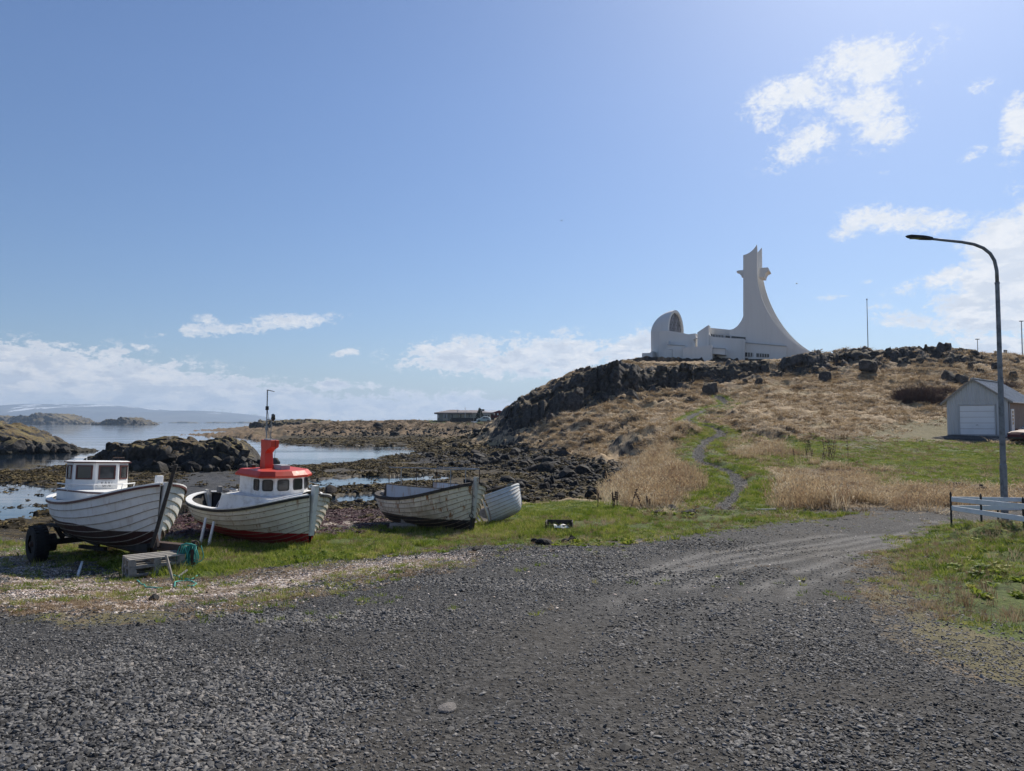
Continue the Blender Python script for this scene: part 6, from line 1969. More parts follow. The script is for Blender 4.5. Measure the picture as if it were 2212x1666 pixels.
for px, d in ((2051, 19.15), (2116, 17.9), (2207, 16.25), (2290, 14.8)):
    x, y = fpt(px, d); y += .035; x -= .02
    z0 = H(x, y)
    f_ = (d - 19.2) / (14.6 - 19.2)
    ztop = (cz_t(1078.5, 2048, 19.2) * (1 - f_) + cz_t(1104, 2300, 14.6) * f_) + .10
    ps = MB().tube([(x, y, z0 - .1), (x, y, ztop)], .024, 8).build('post', DARKIRON, fence)
    MB().tube([(x, y, ztop), (x, y, ztop + .03), (x, y, ztop + .10)], [.024, .028, .006], 8).build('finial', DARKIRON, ps)
for px, d in ((2150, 20.0), (2250, 20.7)):
    x, y = fpt(px, d); y += .04
    MB().tube([(x, y, H(x, y) - .1), (x, y, cz_t(1076, 2150, d))], .022, 8).build('post', DARKIRON, fence)


# ------------------------------------------------------------------ garage
def corrugated(nt, b):
    p = OBJC(nt); n = nt.noise(p, 1.2, 5, .6); st = nt.noise(nt.vm('MULTIPLY', p, (3, 3, .4)), 1.0, 4)
    c = nt.mix(nt.m('MULTIPLY', nt.ss(st, .45, .75), .3), (0.50, 0.52, 0.53), (0.36, 0.36, 0.35))
    setp(nt, b, c, 0.5, nt.bump(n, .2, .01), spec=.4)


CORR = material('grey_corrugated_sheet', corrugated)
BEIGE = plain('beige_render', (0.26, 0.20, 0.165), 0.9, wear=.12, wscale=1.5)
ROOFM = plain('zinc_roof', (0.42, 0.44, 0.46), 0.35, metal=.5, wear=.15, wscale=1.0)
DOORW = plain('white_door', (0.78, 0.80, 0.82), 0.4, wear=.05, wscale=1)
G_d = 60.0
GL = Vector(world_at(2046.7, 937, G_d)); GR = GL + Vector((math.cos(math.radians(46)), -math.sin(math.radians(46)), 0)) * 4.23
gw = (Vector((GR.x, GR.y, 0)) - Vector((GL.x, GL.y, 0))); GW = gw.length; gu = gw.normalized(); gn = Vector((-gu.y, gu.x, 0))     # gn points back
GZ = GL.z - .05
garage = empty('garage', (GL.x, GL.y, GZ), (0, 0, math.atan2(gu.y, gu.x)), label='grey corrugated garage with a gable roof and white sectional door', category='garage')
kk = G_d / FOC
EH = (937 - 863) * kk; AH = (937 - 821) * kk; DP = 8.5
def ribbed(mb, x0, x1, ztop, y, z0=0.0, pitch=.17, dep=.035):
    n = int((x1 - x0) / pitch)
    vs = []; 
    for i in range(n * 2 + 1):
        x = x0 + (x1 - x0) * i / (2 * n); yy = y - (dep if i % 2 else 0)
        vs += [(x, yy, z0 if not callable(z0) else z0(x)), (x, yy, ztop(x))]
    mb.add(vs, [(2 * i, 2 * i + 2, 2 * i + 3, 2 * i + 1) for i in range(2 * n)])
D0, D1, DH = .215 * GW, .785 * GW, (934 - 873) * kk
body = MB().add([(0, .03, 0), (GW, .03, 0), (GW, .03, EH), (GW * .45, .03, AH), (0, .03, EH), (0, DP, 0), (GW, DP, 0), (GW, DP, EH), (GW * .45, DP, AH), (0, DP, EH)],
                [(0, 1, 2, 3, 4), (9, 8, 7, 6, 5), (0, 4, 9, 5), (1, 6, 7, 2)]).build('wall', BEIGE, garage)
mb = MB(); ribbed(mb, 0, D0 - .1, lambda x: EH * .98, 0.0); ribbed(mb, D1 + .1, GW, lambda x: EH * .98, 0.0); ribbed(mb, D0 - .1, D1 + .1, lambda x: EH * .98, 0.0, z0=DH + .1)
mb.build('corrugated_sheet', CORR, garage)
apx = GW * .45
mb = MB(); ribbed(mb, 0.02, GW - .02, lambda x: (EH + (AH - EH) * (x / apx if x < apx else (GW - x) / (GW - apx))), -.03, z0=EH * .98 + .02)
mb.build('gable_sheet', CORR, garage)
MB().box((GW / 2, -.02, EH * .98 + .01), (GW, .05, .05)).build('flashing', CORR, garage)
for s_, (xa, xb) in enumerate(((-.42, apx), (GW + .35, apx))):
    za = EH - .42 * (AH - EH) / apx * (1 if s_ == 0 else .9)
    mb = MB().add([(xa, -.18, za), (xb, -.18, AH), (xb, DP + .2, AH), (xa, DP + .2, za), (xa, -.18, za + .07), (xb, -.18, AH + .07), (xb, DP + .2, AH + .07), (xa, DP + .2, za + .07)], [(0, 3, 2, 1), (4, 5, 6, 7), (0, 1, 5, 4), (1, 2, 6, 5), (2, 3, 7, 6), (3, 0, 4, 7)])
    rf = mb.build('roof', ROOFM, garage)
    rb = MB(); L_ = DP + .38
    for i in range(30):
        y_ = -.18 + L_ * (i + .5) / 30
        rb.beam((xa, y_, za + .085), (xb, y_, AH + .085), .05, .025)
    rb.build('corrugation', ROOFM, rf)
    MB().beam((xa, -.20, za + .0), (xb, -.20, AH + .0), .03, .14).build('bargeboard', OLDWOOD, garage)
MB().box((apx, DP / 2, AH + .10), (.3, DP + .4, .05)).build('ridge_cap', ROOFM, garage)
door = empty('garage_door', parent=garage)
for i in range(5):
    h_ = DH / 5
    MB().box(((D0 + D1) / 2, .015, h_ * (i + .5)), (D1 - D0 - .02, .05, h_ - .018)).build('panel', DOORW, door, bevel=.004)
for a_, b_ in (((D0 - .04, -.02, 0), (D0 - .04, -.02, DH)), ((D1 + .04, -.02, 0), (D1 + .04, -.02, DH)), ((D0 - .08, -.02, DH + .05), (D1 + .08, -.02, DH + .05))):
    MB().beam(a_, b_, .07, .07, up=(0, 1, 0)).build('door_frame', CORR, garage)
MB().box((GW / 2, .25, -.25), (GW + .02, .5, .5)).build('footing', GREYP, garage)
sd = MB().box((GW + .01, 1.2, 1.0), (.06, .9, 2.0)).build('side_door', DOORW, garage)
for i in range(4): MB().box((GW + .045, 1.2, .9 + i * .28), (.02, .35, .2)).build('pane', GLASS, sd)
hd_ = MB().box(((D0 + D1) / 2, -.03, DH * .33), (.16, .03, .03)).build('handle', BLACK, door)
dn = MB().tube([(GW + .06, .1, EH - .1), (GW + .06, .1, 0)], .04, 8).build('downpipe', GREYP, garage)

# ------------------------------------------------------------------ car at the right edge, and a pale one by the far houses
def car(name, label, loc, rot, paint, scale=1.0, category='car'):
    r = empty(name, loc, (0, 0, rot), label=label, category=category)
    r.scale = (scale,) * 3
    secs = [  # x, half width, bottom, beltline, top, roof half width
        (-2.15, .70, .45, .80, .82, .60), (-2.08, .86, .32, .95, 1.02, .70), (-1.75, .91, .26, 1.02, 1.30, .68), (-1.35, .92, .26, 1.03, 1.52, .66), (-.5, .92, .26, 1.02, 1.62, .66), (.25, .92, .26, 1.00, 1.58, .64),
        (.62, .92, .26, .98, 1.38, .62), (1.05, .92, .26, .97, 1.04, .70), (1.6, .90, .27, .90, .95, .68), (2.0, .84, .30, .78, .84, .62), (2.18, .66, .38, .62, .66, .5)]
    rows = []
    for x, w, b_, bl, tp, rw in secs:
        rows.append([(x, -w * .92, b_), (x, -w, (b_ + bl) * .5), (x, -w * .98, bl), (x, -rw, tp - .05), (x, -rw * .8, tp), (x, 0, tp + .02), (x, rw * .8, tp), (x, rw, tp - .05), (x, w * .98, bl), (x, w, (b_ + bl) * .5), (x, w * .92, b_)])
    mb = MB().grid(rows, close=True); n_ = len(mb.v); mb.f += [tuple(range(11)), tuple(range(n_ - 1, n_ - 12, -1))]
    mb.build('body', paint, r, smooth=False, bevel=.012)
    for side in (-1, 1):
        for xa, xb, ta, tb in ((-1.55, -.62, 1.38, 1.55), (-.55, .22, 1.55, 1.52), (.28, .82, 1.46, 1.14)):
            w_ = .925 * side
            MB().add([(xa, w_ * .985, 1.05), (xb, w_ * .985, 1.04), (xb, .70 * side, tb - .04), (xa, .70 * side, ta - .04)], [(0, 1, 2, 3)]).build('side_window', GLASS, r)
        for x in (-1.35, 1.38):
            c0 = Vector((x, .82 * side, .34))
            wl = MB().tube([c0 + Vector((0, -.11, 0)), c0 + Vector((0, .11, 0))], .34, 20).build('wheel', RUBBER, r)
            hb_ = MB()
            hb_.tube([c0 + Vector((0, .115 * side, 0)), c0 + Vector((0, .125 * side, 0))], .06, 10)
            for k in range(5):
                t = 2 * math.pi * k / 5
                hb_.beam(c0 + Vector((0, .12 * side, 0)), c0 + Vector((.23 * math.cos(t), .12 * side, .23 * math.sin(t))), .05, .02, up=(0, 1, 0))
            hb_.build('rim', ALU, wl)
        MB().tube([(1.38 + .40 * math.cos(t), .925 * side, .34 + .40 * math.sin(t)) for t in [math.pi * k / 10 for k in range(11)]], .03, 6).build('wheel_arch', BLACK, r)
        MB().tube([(-1.35 + .40 * math.cos(t), .925 * side, .34 + .40 * math.sin(t)) for t in [math.pi * k / 10 for k in range(11)]], .03, 6).build('wheel_arch', BLACK, r)
        MB().box((1.0, .98 * side, 1.04), (.12, .14, .12)).build('mirror', paint, r, bevel=.02)
        MB().box((2.06, .62 * side, .70), (.16, .28, .12)).build('headlight', GLASS, r, bevel=.02)
        MB().box((-2.10, .70 * side, .92), (.10, .22, .16)).build('tail_light', REDP, r, bevel=.02)
    MB().add([(.66, -.60, 1.38), (.66, .60, 1.38), (1.06, .70, 1.06), (1.06, -.70, 1.06)], [(0, 1, 2, 3)]).build('windscreen', GLASS, r).location = (.012, 0, .02)
    MB().box((2.12, 0, .42), (.14, 1.2, .16)).build('bumper', BLACK, r, bevel=.02)
    return r


def carpaint(name, c):
    def fn(nt, b):
        setp(nt, b, c, .6, spec=.2)
    return material(name, fn)


CARRED = carpaint('burgundy_paint', (0.07, 0.012, 0.018))
cx_, cy_, czz = world_at(2246, 953, 52.5)
car('parked_car', 'burgundy car cut by the right edge, parked beside the garage', (cx_, cy_, H(cx_, cy_)), math.radians(192), CARRED, .95)
CARPALE = carpaint('pale_blue_green_paint', (0.45, 0.55, 0.55))

# gravel yard in front of the garage
yard = []
for px, py in ((2000, 946), (2050, 940.5), (2212, 938), (2330, 945), (2330, 958), (2212, 957), (2120, 953), (2050, 951)):
    x, y = ground_px(px, py); yard.append((x, y))
cxy = (sum(p[0] for p in yard) / 8, sum(p[1] for p in yard) / 8)
rows = []
for k in range(9):
    f = k / 8; rows.append([(cxy[0] + (p[0] - cxy[0]) * f, cxy[1] + (p[1] - cxy[1]) * f) for p in ground_poly([(2000, 946), (2050, 940.5), (2212, 938), (2330, 945), (2330, 958), (2212, 957), (2120, 953), (2050, 951)], 5)])
xs = np.array([[p[0] for p in r] for r in rows]); ys = np.array([[p[1] for p in r] for r in rows]); hs = height(xs.ravel(), ys.ravel()).reshape(xs.shape)
hs = np.maximum(hs, smooth_height(xs, ys)) + .12
hs[-1] -= .25
me = MB().grid([[(xs[i, j], ys[i, j], hs[i, j]) for j in range(xs.shape[1])] for i in range(9)], close=True).mesh('gravel_yard', M_GROUND, smooth=True)
at = me.attributes.new('gravel', 'FLOAT', 'POINT'); at.data.foreach_set('value', [1.0] * len(me.vertices))
obj('gravel_yard', me, kind='structure')

# ------------------------------------------------------------------ houses on the low headland
def house_at(px0, px1, d, base_py): pass
HD_ = 230.0
def hz7(x, y): return (1700 + .18083 * x) / 1.84446, (1580 + .18083 * y) / 1.84446
def hw(x, y, d=HD_): return Vector(world_at(*hz7(x, y), d))
GREYW = plain('grey_green_wall', (0.27, 0.28, 0.25), .9, wear=.1, wscale=.5)
CREAMW = plain('cream_wall', (0.42, 0.40, 0.34), .9, wear=.1, wscale=.5)
REDW = plain('dark_red_wall', (0.16, 0.022, 0.02), .8, wear=.1, wscale=.5)
BROWNROOF = plain('brown_grey_roof', (0.16, 0.14, 0.14), .7, wear=.15, wscale=.3)
PALEROOF = plain('pale_roof', (0.42, 0.44, 0.47), .4, wear=.1, wscale=.3)
DARKW = plain('dark_garden_wall', (0.03, 0.03, 0.034), .9, wear=.2, wscale=1)
def hbox(root, name, x0, x1, y0, y1, d0, dep, mat, parent=None):
    a_ = hw(x0, y1, d0); b_ = hw(x1, y0, d0)
    c = Vector(((a_.x + b_.x) / 2, d0 + dep / 2, (a_.z + b_.z) / 2)) - root.location
    return MB().box(c, (b_.x - a_.x, dep, b_.z - a_.z)).build(name, mat, parent or root)
hl = hw(450, 545)
h1 = empty('house', (hl.x, hl.y, hl.z), label='long single-storey grey and cream house with a hipped brown-grey roof', category='house')
hbox(h1, 'wall', 232, 680, 375, 545, 230, 9, GREYW); hbox(h1, 'wall', 681, 1075, 375, 500, 230.5, 9, CREAMW); hbox(h1, 'wall', 1076, 1400, 375, 480, 231, 8, CREAMW)
hbox(h1, 'bay', 362, 462, 380, 525, 229, 1, CREAMW)
for x0, x1, y0, y1, d in ((245, 288, 398, 480, 229.9), (368, 450, 392, 480, 228.9), (523, 574, 394, 468, 229.9), (714, 764, 394, 464, 230.4), (826, 868, 400, 464, 230.4), (902, 970, 398, 460, 230.4), (985, 1004, 402, 450, 230.4), (1272, 1372, 408, 452, 230.9)):
    w_ = hbox(h1, 'window', x0, x1, y0, y1, d, .12, BLACK)
    nn = max(1, int((x1 - x0) / 22))
    for k in range(nn):
        xa = x0 + 4 + (x1 - x0 - 4) * k / nn
        hbox(h1, 'pane', xa, xa + (x1 - x0 - 8) / nn - 3, y0 + 5, y1 - 5, d - .05, .04, GLASS if k % 2 else PALEROOF, parent=w_)
def hip(root, x0, x1, ye, xr0, xr1, yr, d0, dep, mat, name='roof'):
    a_ = hw(x0, ye, d0 - .6) - root.location; b_ = hw(x1, ye, d0 - .6) - root.location
    r0 = hw(xr0, yr, d0 + dep / 2) - root.location; r1 = hw(xr1, yr, d0 + dep / 2) - root.location
    bk = Vector((0, dep + 1.2, 0)); t_ = Vector((0, 0, -.45))
    vs = [a_, b_, b_ + bk, a_ + bk, r0, r1, a_ + t_, b_ + t_, b_ + bk + t_, a_ + bk + t_]
    return MB().add(vs, [(0, 1, 5, 4), (1, 2, 5), (2, 3, 4, 5), (3, 0, 4), (6, 7, 1, 0), (7, 8, 2, 1), (8, 9, 3, 2), (9, 6, 0, 3), (6, 9, 8, 7)]).build(name, mat, root)
hip(h1, 165, 1000, 355, 520, 690, 293, 230, 9, BROWNROOF)
hip(h1, 690, 1480, 358, 760, 1110, 302, 232, 9, BROWNROOF)
hbox(h1, 'hip_flashing', 676, 692, 296, 350, 229.0, .2, PALEROOF)
hbox(h1, 'chimney', 1218, 1270, 282, 320, 236, 1, BLACK)
hr = hw(1580, 480, 242)
h2 = empty('house', (hr.x, hr.y, hr.z), label='dark red house with a pale roof, partly hidden by the hill', category='house')
hbox(h2, 'wall', 1405, 1900, 350, 480, 242, 8, REDW)
g0 = hw(1460, 350, 241.5) - h2.location; g1 = hw(1740, 350, 241.5) - h2.location; g2 = hw(1598, 304, 241.5) - h2.location
MB().add([g0, g1, g2, g0 + Vector((0, 8, 0)), g1 + Vector((0, 8, 0)), g2 + Vector((0, 8, 0))], [(0, 1, 2), (3, 5, 4), (0, 2, 5, 3), (1, 4, 5, 2)]).build('gable', REDW, h2)
hip(h2, 1215, 1960, 345, 1280, 1900, 305, 246, 8, PALEROOF)
for x0, x1 in ((1455, 1508), (1535, 1585), (1615, 1665)):
    w_ = hbox(h2, 'window', x0, x1, 368, 415, 241.8, .1, BLACK)
    hbox(h2, 'pane', x0 + 22, x1 - 4, 372, 411, 241.7, .05, DOORW, parent=w_)
wl0 = hw(870, 570, 222)
gwall = empty('garden_wall', (wl0.x, wl0.y, wl0.z), label='long dark garden wall in front of the hipped-roof house', category='wall')
hbox(gwall, 'wall_section', 510, 540, 508, 575, 222, .5, DARKW); hbox(gwall, 'wall_section', 541, 1180, 470, 575, 222, .5, DARKW); hbox(gwall, 'wall_section', 1290, 1590, 468, 520, 228, .5, DARKW)
hbox(gwall, 'gate_post', 1030, 1042, 470, 560, 221.4, .4, OLDWOOD)
pl_ = hw(848, 480, 224)
fp = empty('flagpole', (pl_.x, pl_.y, pl_.z), label='white flagpole in front of the hipped-roof house', category='flagpole')
MB().tube([(0, 0, -1), (0, 0, (480 - 232) * .18083 / 1.84446 * 224 / FOC)], .08, 6).build('shaft', WHITE, fp)
up = hw(1185, 520, 223)
tp_ = MB().tube([(0, 0, -.4), (0, 0, (520 - 325) * .18083 / 1.84446 * 223 / FOC)], .09, 6).build('utility_pole', OLDWOOD, None, label='thin wooden pole beside the dark conifer by the far houses', category='pole'); tp_.location = up
# dark conifer
tr_ = hw(1170, 480, 226)
tree = empty('conifer', (tr_.x, tr_.y, tr_.z), label='dark conifer between the two far houses', category='tree')
MB().tube([(0, 0, -.3), (0, 0, 2.8)], [.15, .04], 6).build('trunk', DARKWOOD, tree)
def leafm(nt, b):
    n = nt.noise(OBJC(nt), 4, 3)
    setp(nt, b, nt.ramp(n, [(.35, (.010, .018, .012)), (.65, (.035, .055, .03))]), .8)
LEAF = material('conifer_needles', leafm)
mb = MB(); rt_ = np.random.default_rng(3)
for k in range(900):
    z_ = rt_.uniform(0, 3.0); rad = (1 - z_ / 3.2) * 1.25 + .15; a_ = rt_.uniform(0, 6.28); q_ = rad * rt_.uniform(.4, 1) ** .6
    c = Vector((q_ * math.cos(a_), q_ * math.sin(a_), z_ - .1)); s_ = rt_.uniform(.1, .25)
    v1 = Vector(rt_.normal(size=3)) * s_; v2 = Vector(rt_.normal(size=3)) * s_
    mb.add([c, c + v1, c + v2], [(0, 1, 2)])
mb.build('crown', LEAF, tree)
cp = hw(1258, 563, 221)
car('parked_car', 'small pale car parked by the dark wall of the far houses', (cp.x, cp.y, cp.z), math.radians(180), CARPALE, 1.0)
bt = hw(1050, 585, 219)
o_ = MB().grid([[(x, -w_, .35) , (x, 0, 0.0), (x, w_, .35)] for x, w_ in ((-.9, .05), (-.4, .35), (.5, .35), (.9, .25))]).build('rowing_boat', WHITE, None, label='tiny upturned white boat lying on the grass near the pale car', category='boat')
o_.location = (bt.x, bt.y, bt.z); o_.rotation_euler = (math.pi, 0, .1); o_.location.z += .45


# ------------------------------------------------------------------ small things
gx, gy = ground_px(1208, 1141)
crate = empty('wooden_crate', (gx, gy, H(gx, gy) + .02), (0, 0, -.12), label='low wooden crate with a white sheet over its front, lying in the grass', category='crate')
for (c, d) in (((0, 0.30, .09), (.72, .03, .17)), ((-.36, .05, .09), (.03, .48, .17)), ((.36, .05, .09), (.03, .48, .17)), ((0, .05, .02), (.70, .48, .03)), ((0, -.19, .05), (.70, .03, .09))):
    MB().box(c, d).build('board', DARKWOOD, crate, bevel=.004)
rows = []
for i in range(9):
    x = -.16 + .42 * i / 8
    rows.append([(x, -.28 + .03 * math.sin(i), .015), (x, -.22, .07 + .02 * math.sin(i * 2.1)), (x, -.16, .09 + .02 * math.cos(i * 1.3)), (x, -.08, .05)])
MB().grid(rows).build('white_sheet', CHALK, None, smooth=True, label='crumpled white plastic sheet lying over the low wooden crate', category='sheet')
sh_ = [o for o in COL.objects if o.name == 'white_sheet'][0]; sh_.location = (gx, gy, H(gx, gy) + .03)
gx, gy = ground_px(1108, 1222)
# gulls
def gull(px, py, d, a, label):
    p = world_at(px, py, d)
    r = empty('gull', tuple(p), (0, .2, a), label=label, category='bird')
    MB().tube([(-.22, 0, 0), (-.12, 0, 0), (0, 0, .01), (.14, 0, .0), (.22, 0, .0)], [.01, .05, .065, .045, .012], 8).build('body', GREYP, r, smooth=True)
    for s_ in (-1, 1):
        MB().add([(.06, .03 * s_, .03), (-.08, .03 * s_, .03), (-.06, .30 * s_, .13), (.08, .28 * s_, .14), (-.12, .62 * s_, .04)], [(0, 1, 2, 3), (3, 2, 4)]).build('wing', GREYP, r)
gull(1213, 477, 170, .5, 'lone distant bird high in the empty middle of the sky')
gull(378, 904.5 + 9.5, 500, 1.9, 'bird flying low over the water right of the small dark island')
gull(1721, 613, 150, -.6, 'distant bird in the sky right of the church tower')

# bare shrubs on the slope
def twigm(nt, b):
    rnd = nt.noise(OBJC(nt), 2.0, 3)
    setp(nt, b, nt.ramp(rnd, [(.3, (.045, .022, .018)), (.7, (.13, .075, .055))]), .85)
TWIG = material('bare_twigs', twigm)
def shrub(px, py, w, h_, label, seed, n=420, spread=1.0):
    x, y = ground_px(px, py); rs = np.random.default_rng(seed)
    r = empty('bare_shrub', (x, y, H(x, y) - .05), label=label, category='shrub')
    mb = MB(); z00 = H(x, y)
    for k in range(n):
        bx, by = rs.uniform(-w / 2, w / 2) * .75, rs.uniform(-1, 1) * w * .22
        hh_ = h_ * (1 - (2 * bx / w) ** 2 * .6) * rs.uniform(.5, 1)
        p = Vector((bx, by, float(height([x + bx], [y + by])[0]) - z00)); pts = [p]
        d_ = Vector((rs.normal() * .35 + bx / w * .9, rs.normal() * .35, 1)).normalized()
        for s_ in range(3):
            d_ = (d_ + Vector(rs.normal(size=3)) * .22).normalized(); pts.append(pts[-1] + d_ * hh_ / 3)
        mb.tube(pts, [.022, .016, .011, .006], 3, caps=False)
        for q in range(3):
            b_ = pts[1 + q % 2] ; e_ = b_ + (d_ + Vector(rs.normal(size=3)) * .6).normalized() * hh_ * .4
            mb.tube([b_, e_], [.010, .004], 3, caps=False)
    mb.build('branches', TWIG, r)
shrub(1985, 872, 5.6, 2.5, 'wide bare reddish-brown shrub on the hillside left of the garage', 1, 1100)
shrub(2040, 850, 3.0, 1.0, 'smaller bare shrub on the hillside between the wide shrub and the garage roof', 2, 220)
shrub(1273, 805, 2.2, 1.6, 'thin bare shrub on the skyline above the left crags', 3, 60)
shrub(2175, 835, 3.4, 1.2, 'bare brown shrub behind the garage roof right of the street lamp', 4, 220)
# dead flower stalks
def stalks(px, py, n, sp, h_, label, seed):
    x, y = ground_px(px, py); rs = np.random.default_rng(seed)
    z0 = H(x, y)
    r = empty('dead_stalks', (x, y, z0), label=label, category='plant')
    for k in range(n):
        bx, by = rs.normal() * sp, rs.normal() * sp * .5
        hh_ = h_ * rs.uniform(.6, 1.1); lean = rs.normal(size=2) * .1
        mb = MB().tube([(bx, by, H(x + bx, y + by) - z0), (bx + lean[0] * hh_, by + lean[1] * hh_, hh_ * .6), (bx + lean[0] * 2 * hh_, by + lean[1] * hh_, hh_)], [.014, .011, .007], 4)
        for q in range(4):
            z_ = hh_ * (.5 + .12 * q); mb.box((bx + lean[0] * z_ * 1.6, by, z_), (.05, .05, .05))
        mb.build('stalk', TWIG, r)
stalks(1324, 1098, 7, .28, .75, 'clump of dark dead stalks at the left end of the dry reeds', 1)
stalks(1385, 1098, 3, .25, .6, 'few thin dead stalks in the dry reeds above the green clump', 2)
stalks(1748, 985, 4, .35, 1.1, 'upright dead stalks in the rough grass right of the footpath, nearest the path', 3)
stalks(1800, 1002, 6, .30, 1.5, 'tall dark dead stalks in the rough grass in the middle of the field', 4)
stalks(1770, 998, 5, .8, .9, 'spreading thin dead stalks left of the tall dark ones', 5)
# turf hummock with stones by the lawn edge
x, y = ground_px(2110, 1066)
me = rock_mesh('turf_hummock', 900, 1.0, .6, .42, 8, 4, M_GROUND, 0.10, 0.1)
o_ = obj('turf_hummock', me, label='dark eroded turf hummock at the edge of the lawn beside the street lamp', category='hummock'); o_.location = (x, y, H(x, y) + .12); o_.scale = (.52, .5, .62)
# white stick and litter at the reed edge
gx, gy = ground_px(1640, 1106)
strut((gx - .5, gy, H(gx - .5, gy) + .06), (gx + .55, gy + .05, H(gx + .5, gy) + .08), .03, .03, CHALK, 'thin white stick lying along the foot of the dry reeds', 'stick', 'stick')


# ------------------------------------------------------------------ ground cover: grass, reeds, seaweed, shells, gravel
def leaf_mat(name, stops, trans=0.4, rough=0.7, zone=None):
    mt = bpy.data.materials.new(name); mt.use_nodes = True
    nt = NT(mt.node_tree)
    b = mt.node_tree.nodes['Principled BSDF']; out = mt.node_tree.nodes['Material Output']
    rnd = nt.node('ShaderNodeObjectInfo').outputs['Random']
    pos = nt.node('ShaderNodeNewGeometry').outputs['Position']
    big = nt.noise(pos, 0.5, 3, 0.5)
    c = nt.ramp(nt.m('ADD', nt.m('MULTIPLY', rnd, 0.5), nt.m('MULTIPLY', big, 0.5)), stops)
    setp(nt, b, c, rough, spec=.25)
    tr = nt.node('ShaderNodeBsdfTranslucent'); nt.put(tr.inputs[0], c)
    mx = nt.node('ShaderNodeMixShader'); mx.inputs[0].default_value = trans
    nt.l.new(b.outputs[0], mx.inputs[1]); nt.l.new(tr.outputs[0], mx.inputs[2]); nt.l.new(mx.outputs[0], out.inputs[0])
    return mt


GREEN = leaf_mat('green_blades', [(.22, (0.065, 0.11, 0.013)), (.42, (0.155, 0.22, 0.024)), (.58, (0.25, 0.30, 0.045)), (.72, (0.36, 0.35, 0.10)), (.87, (0.46, 0.39, 0.20))])
DRY = leaf_mat('dry_blades', [(.22, (0.16, 0.105, 0.055)), (.45, (0.30, 0.21, 0.125)), (.62, (0.40, 0.30, 0.19)), (.8, (0.52, 0.43, 0.30))], .3)
REEDM = leaf_mat('dry_reed', [(.22, (0.27, 0.175, 0.11)), (.45, (0.45, 0.34, 0.20)), (.65, (0.57, 0.46, 0.30)), (.8, (0.68, 0.59, 0.44))], .35)
HILLM = leaf_mat('matted_hill_grass', [(.22, (0.20, 0.135, 0.07)), (.45, (0.38, 0.285, 0.17)), (.62, (0.52, 0.41, 0.27)), (.8, (0.66, 0.56, 0.42))], .25)
PALEHAY = leaf_mat('bleached_grass', [(.2, (0.34, 0.28, 0.20)), (.7, (0.62, 0.56, 0.46))], .3)
WEEDM = leaf_mat('bladder_wrack', [(.22, (0.012, 0.009, 0.005)), (.42, (0.045, 0.033, 0.013)), (.6, (0.11, 0.08, 0.03)), (.8, (0.18, 0.14, 0.06))], .05, .85)
REDWEED = leaf_mat('red_seaweed', [(.22, (0.02, 0.008, 0.010)), (.7, (0.085, 0.030, 0.032))], .05, .6)
SHELLM = leaf_mat('shell_chips', [(.2, (0.22, 0.15, 0.11)), (.45, (0.55, 0.44, 0.37)), (.8, (0.78, 0.72, 0.66))], .0, .6)
STONEM = leaf_mat('gravel_chips', [(.18, (0.015, 0.015, 0.015)), (.38, (0.060, 0.059, 0.058)), (.54, (0.118, 0.116, 0.113)), (.68, (0.205, 0.20, 0.19)), (.86, (0.28, 0.24, 0.20))], .0, .75)


def tuft(name, n, mat, rad, h, w, lean, droop, seed, segs=2):
    rs = np.random.default_rng(seed); mb = MB()
    for k in range(n):
        a = rs.uniform(0, 6.28); r = rad * rs.uniform(0, 1) ** .6
        p = np.array([r * math.cos(a), r * math.sin(a), -0.03 * h]); la = a + rs.normal() * .8
        d = np.array([math.cos(la), math.sin(la)]) * lean * rs.uniform(.3, 1.3); hh = h * rs.uniform(.55, 1.05)
        pe = rs.uniform(0, 3.14); wv = np.array([math.cos(pe), math.sin(pe), 0]) * w * .5
        pts = []
        for s in range(segs + 1):
            f = s / segs
            c = p + np.array([d[0] * hh * f ** 1.4, d[1] * hh * f ** 1.4, hh * (f - droop * f * f)])
            ww = wv * (1 - .92 * f)
            pts += [c - ww, c + ww]
        mb.add(pts, [(2 * s, 2 * s + 1, 2 * s + 3, 2 * s + 2) for s in range(segs)])
    return mb.mesh(name, mat, fix=False)


def reed_tuft(name, n, seed):
    rs = np.random.default_rng(seed); mb = MB()
    for k in range(n):
        a = rs.uniform(0, 6.28); r = .30 * rs.uniform(0, 1) ** .6; p = Vector((r * math.cos(a), r * math.sin(a), -.03))
        l = Vector((rs.normal() * .16 - .08, rs.normal() * .12, 0)); hh = rs.uniform(.55, 1.05)
        q = p + l * hh * .5 + Vector((0, 0, hh * .55)); t = p + l * hh * 1.4 + Vector((0, 0, hh))
        w = Vector((math.cos(a * 3), math.sin(a * 3), 0)) * .010
        mb.add([p - w, p + w, q + w * .8, q - w * .8, t], [(0, 1, 2, 3), (3, 2, 4)])
        if rs.random() < .6:      # seed head
            u = (t - q).normalized() * .13; s_ = Vector((math.cos(a), math.sin(a), 0)) * .017
            mb.add([t - u, t - s_, t + u * .3, t + s_], [(0, 1, 2, 3)])
        for j in range(2):        # hanging leaves
            b = p.lerp(q, rs.uniform(.2, .9)); ang = rs.uniform(0, 6.28); o_ = Vector((math.cos(ang), math.sin(ang), 0)) * rs.uniform(.10, .25)
            mb.add([b - w, b + w, b + o_ + Vector((0, 0, rs.uniform(-.12, .10)))], [(0, 1, 2)])
    return mb.mesh(name, REEDM, fix=False)


def lump(name, seed, mat, flat=.4, sub=1, cuts=6):
    return rock_mesh(name, seed, 1, .8, flat, cuts, sub, mat, .06, .1)


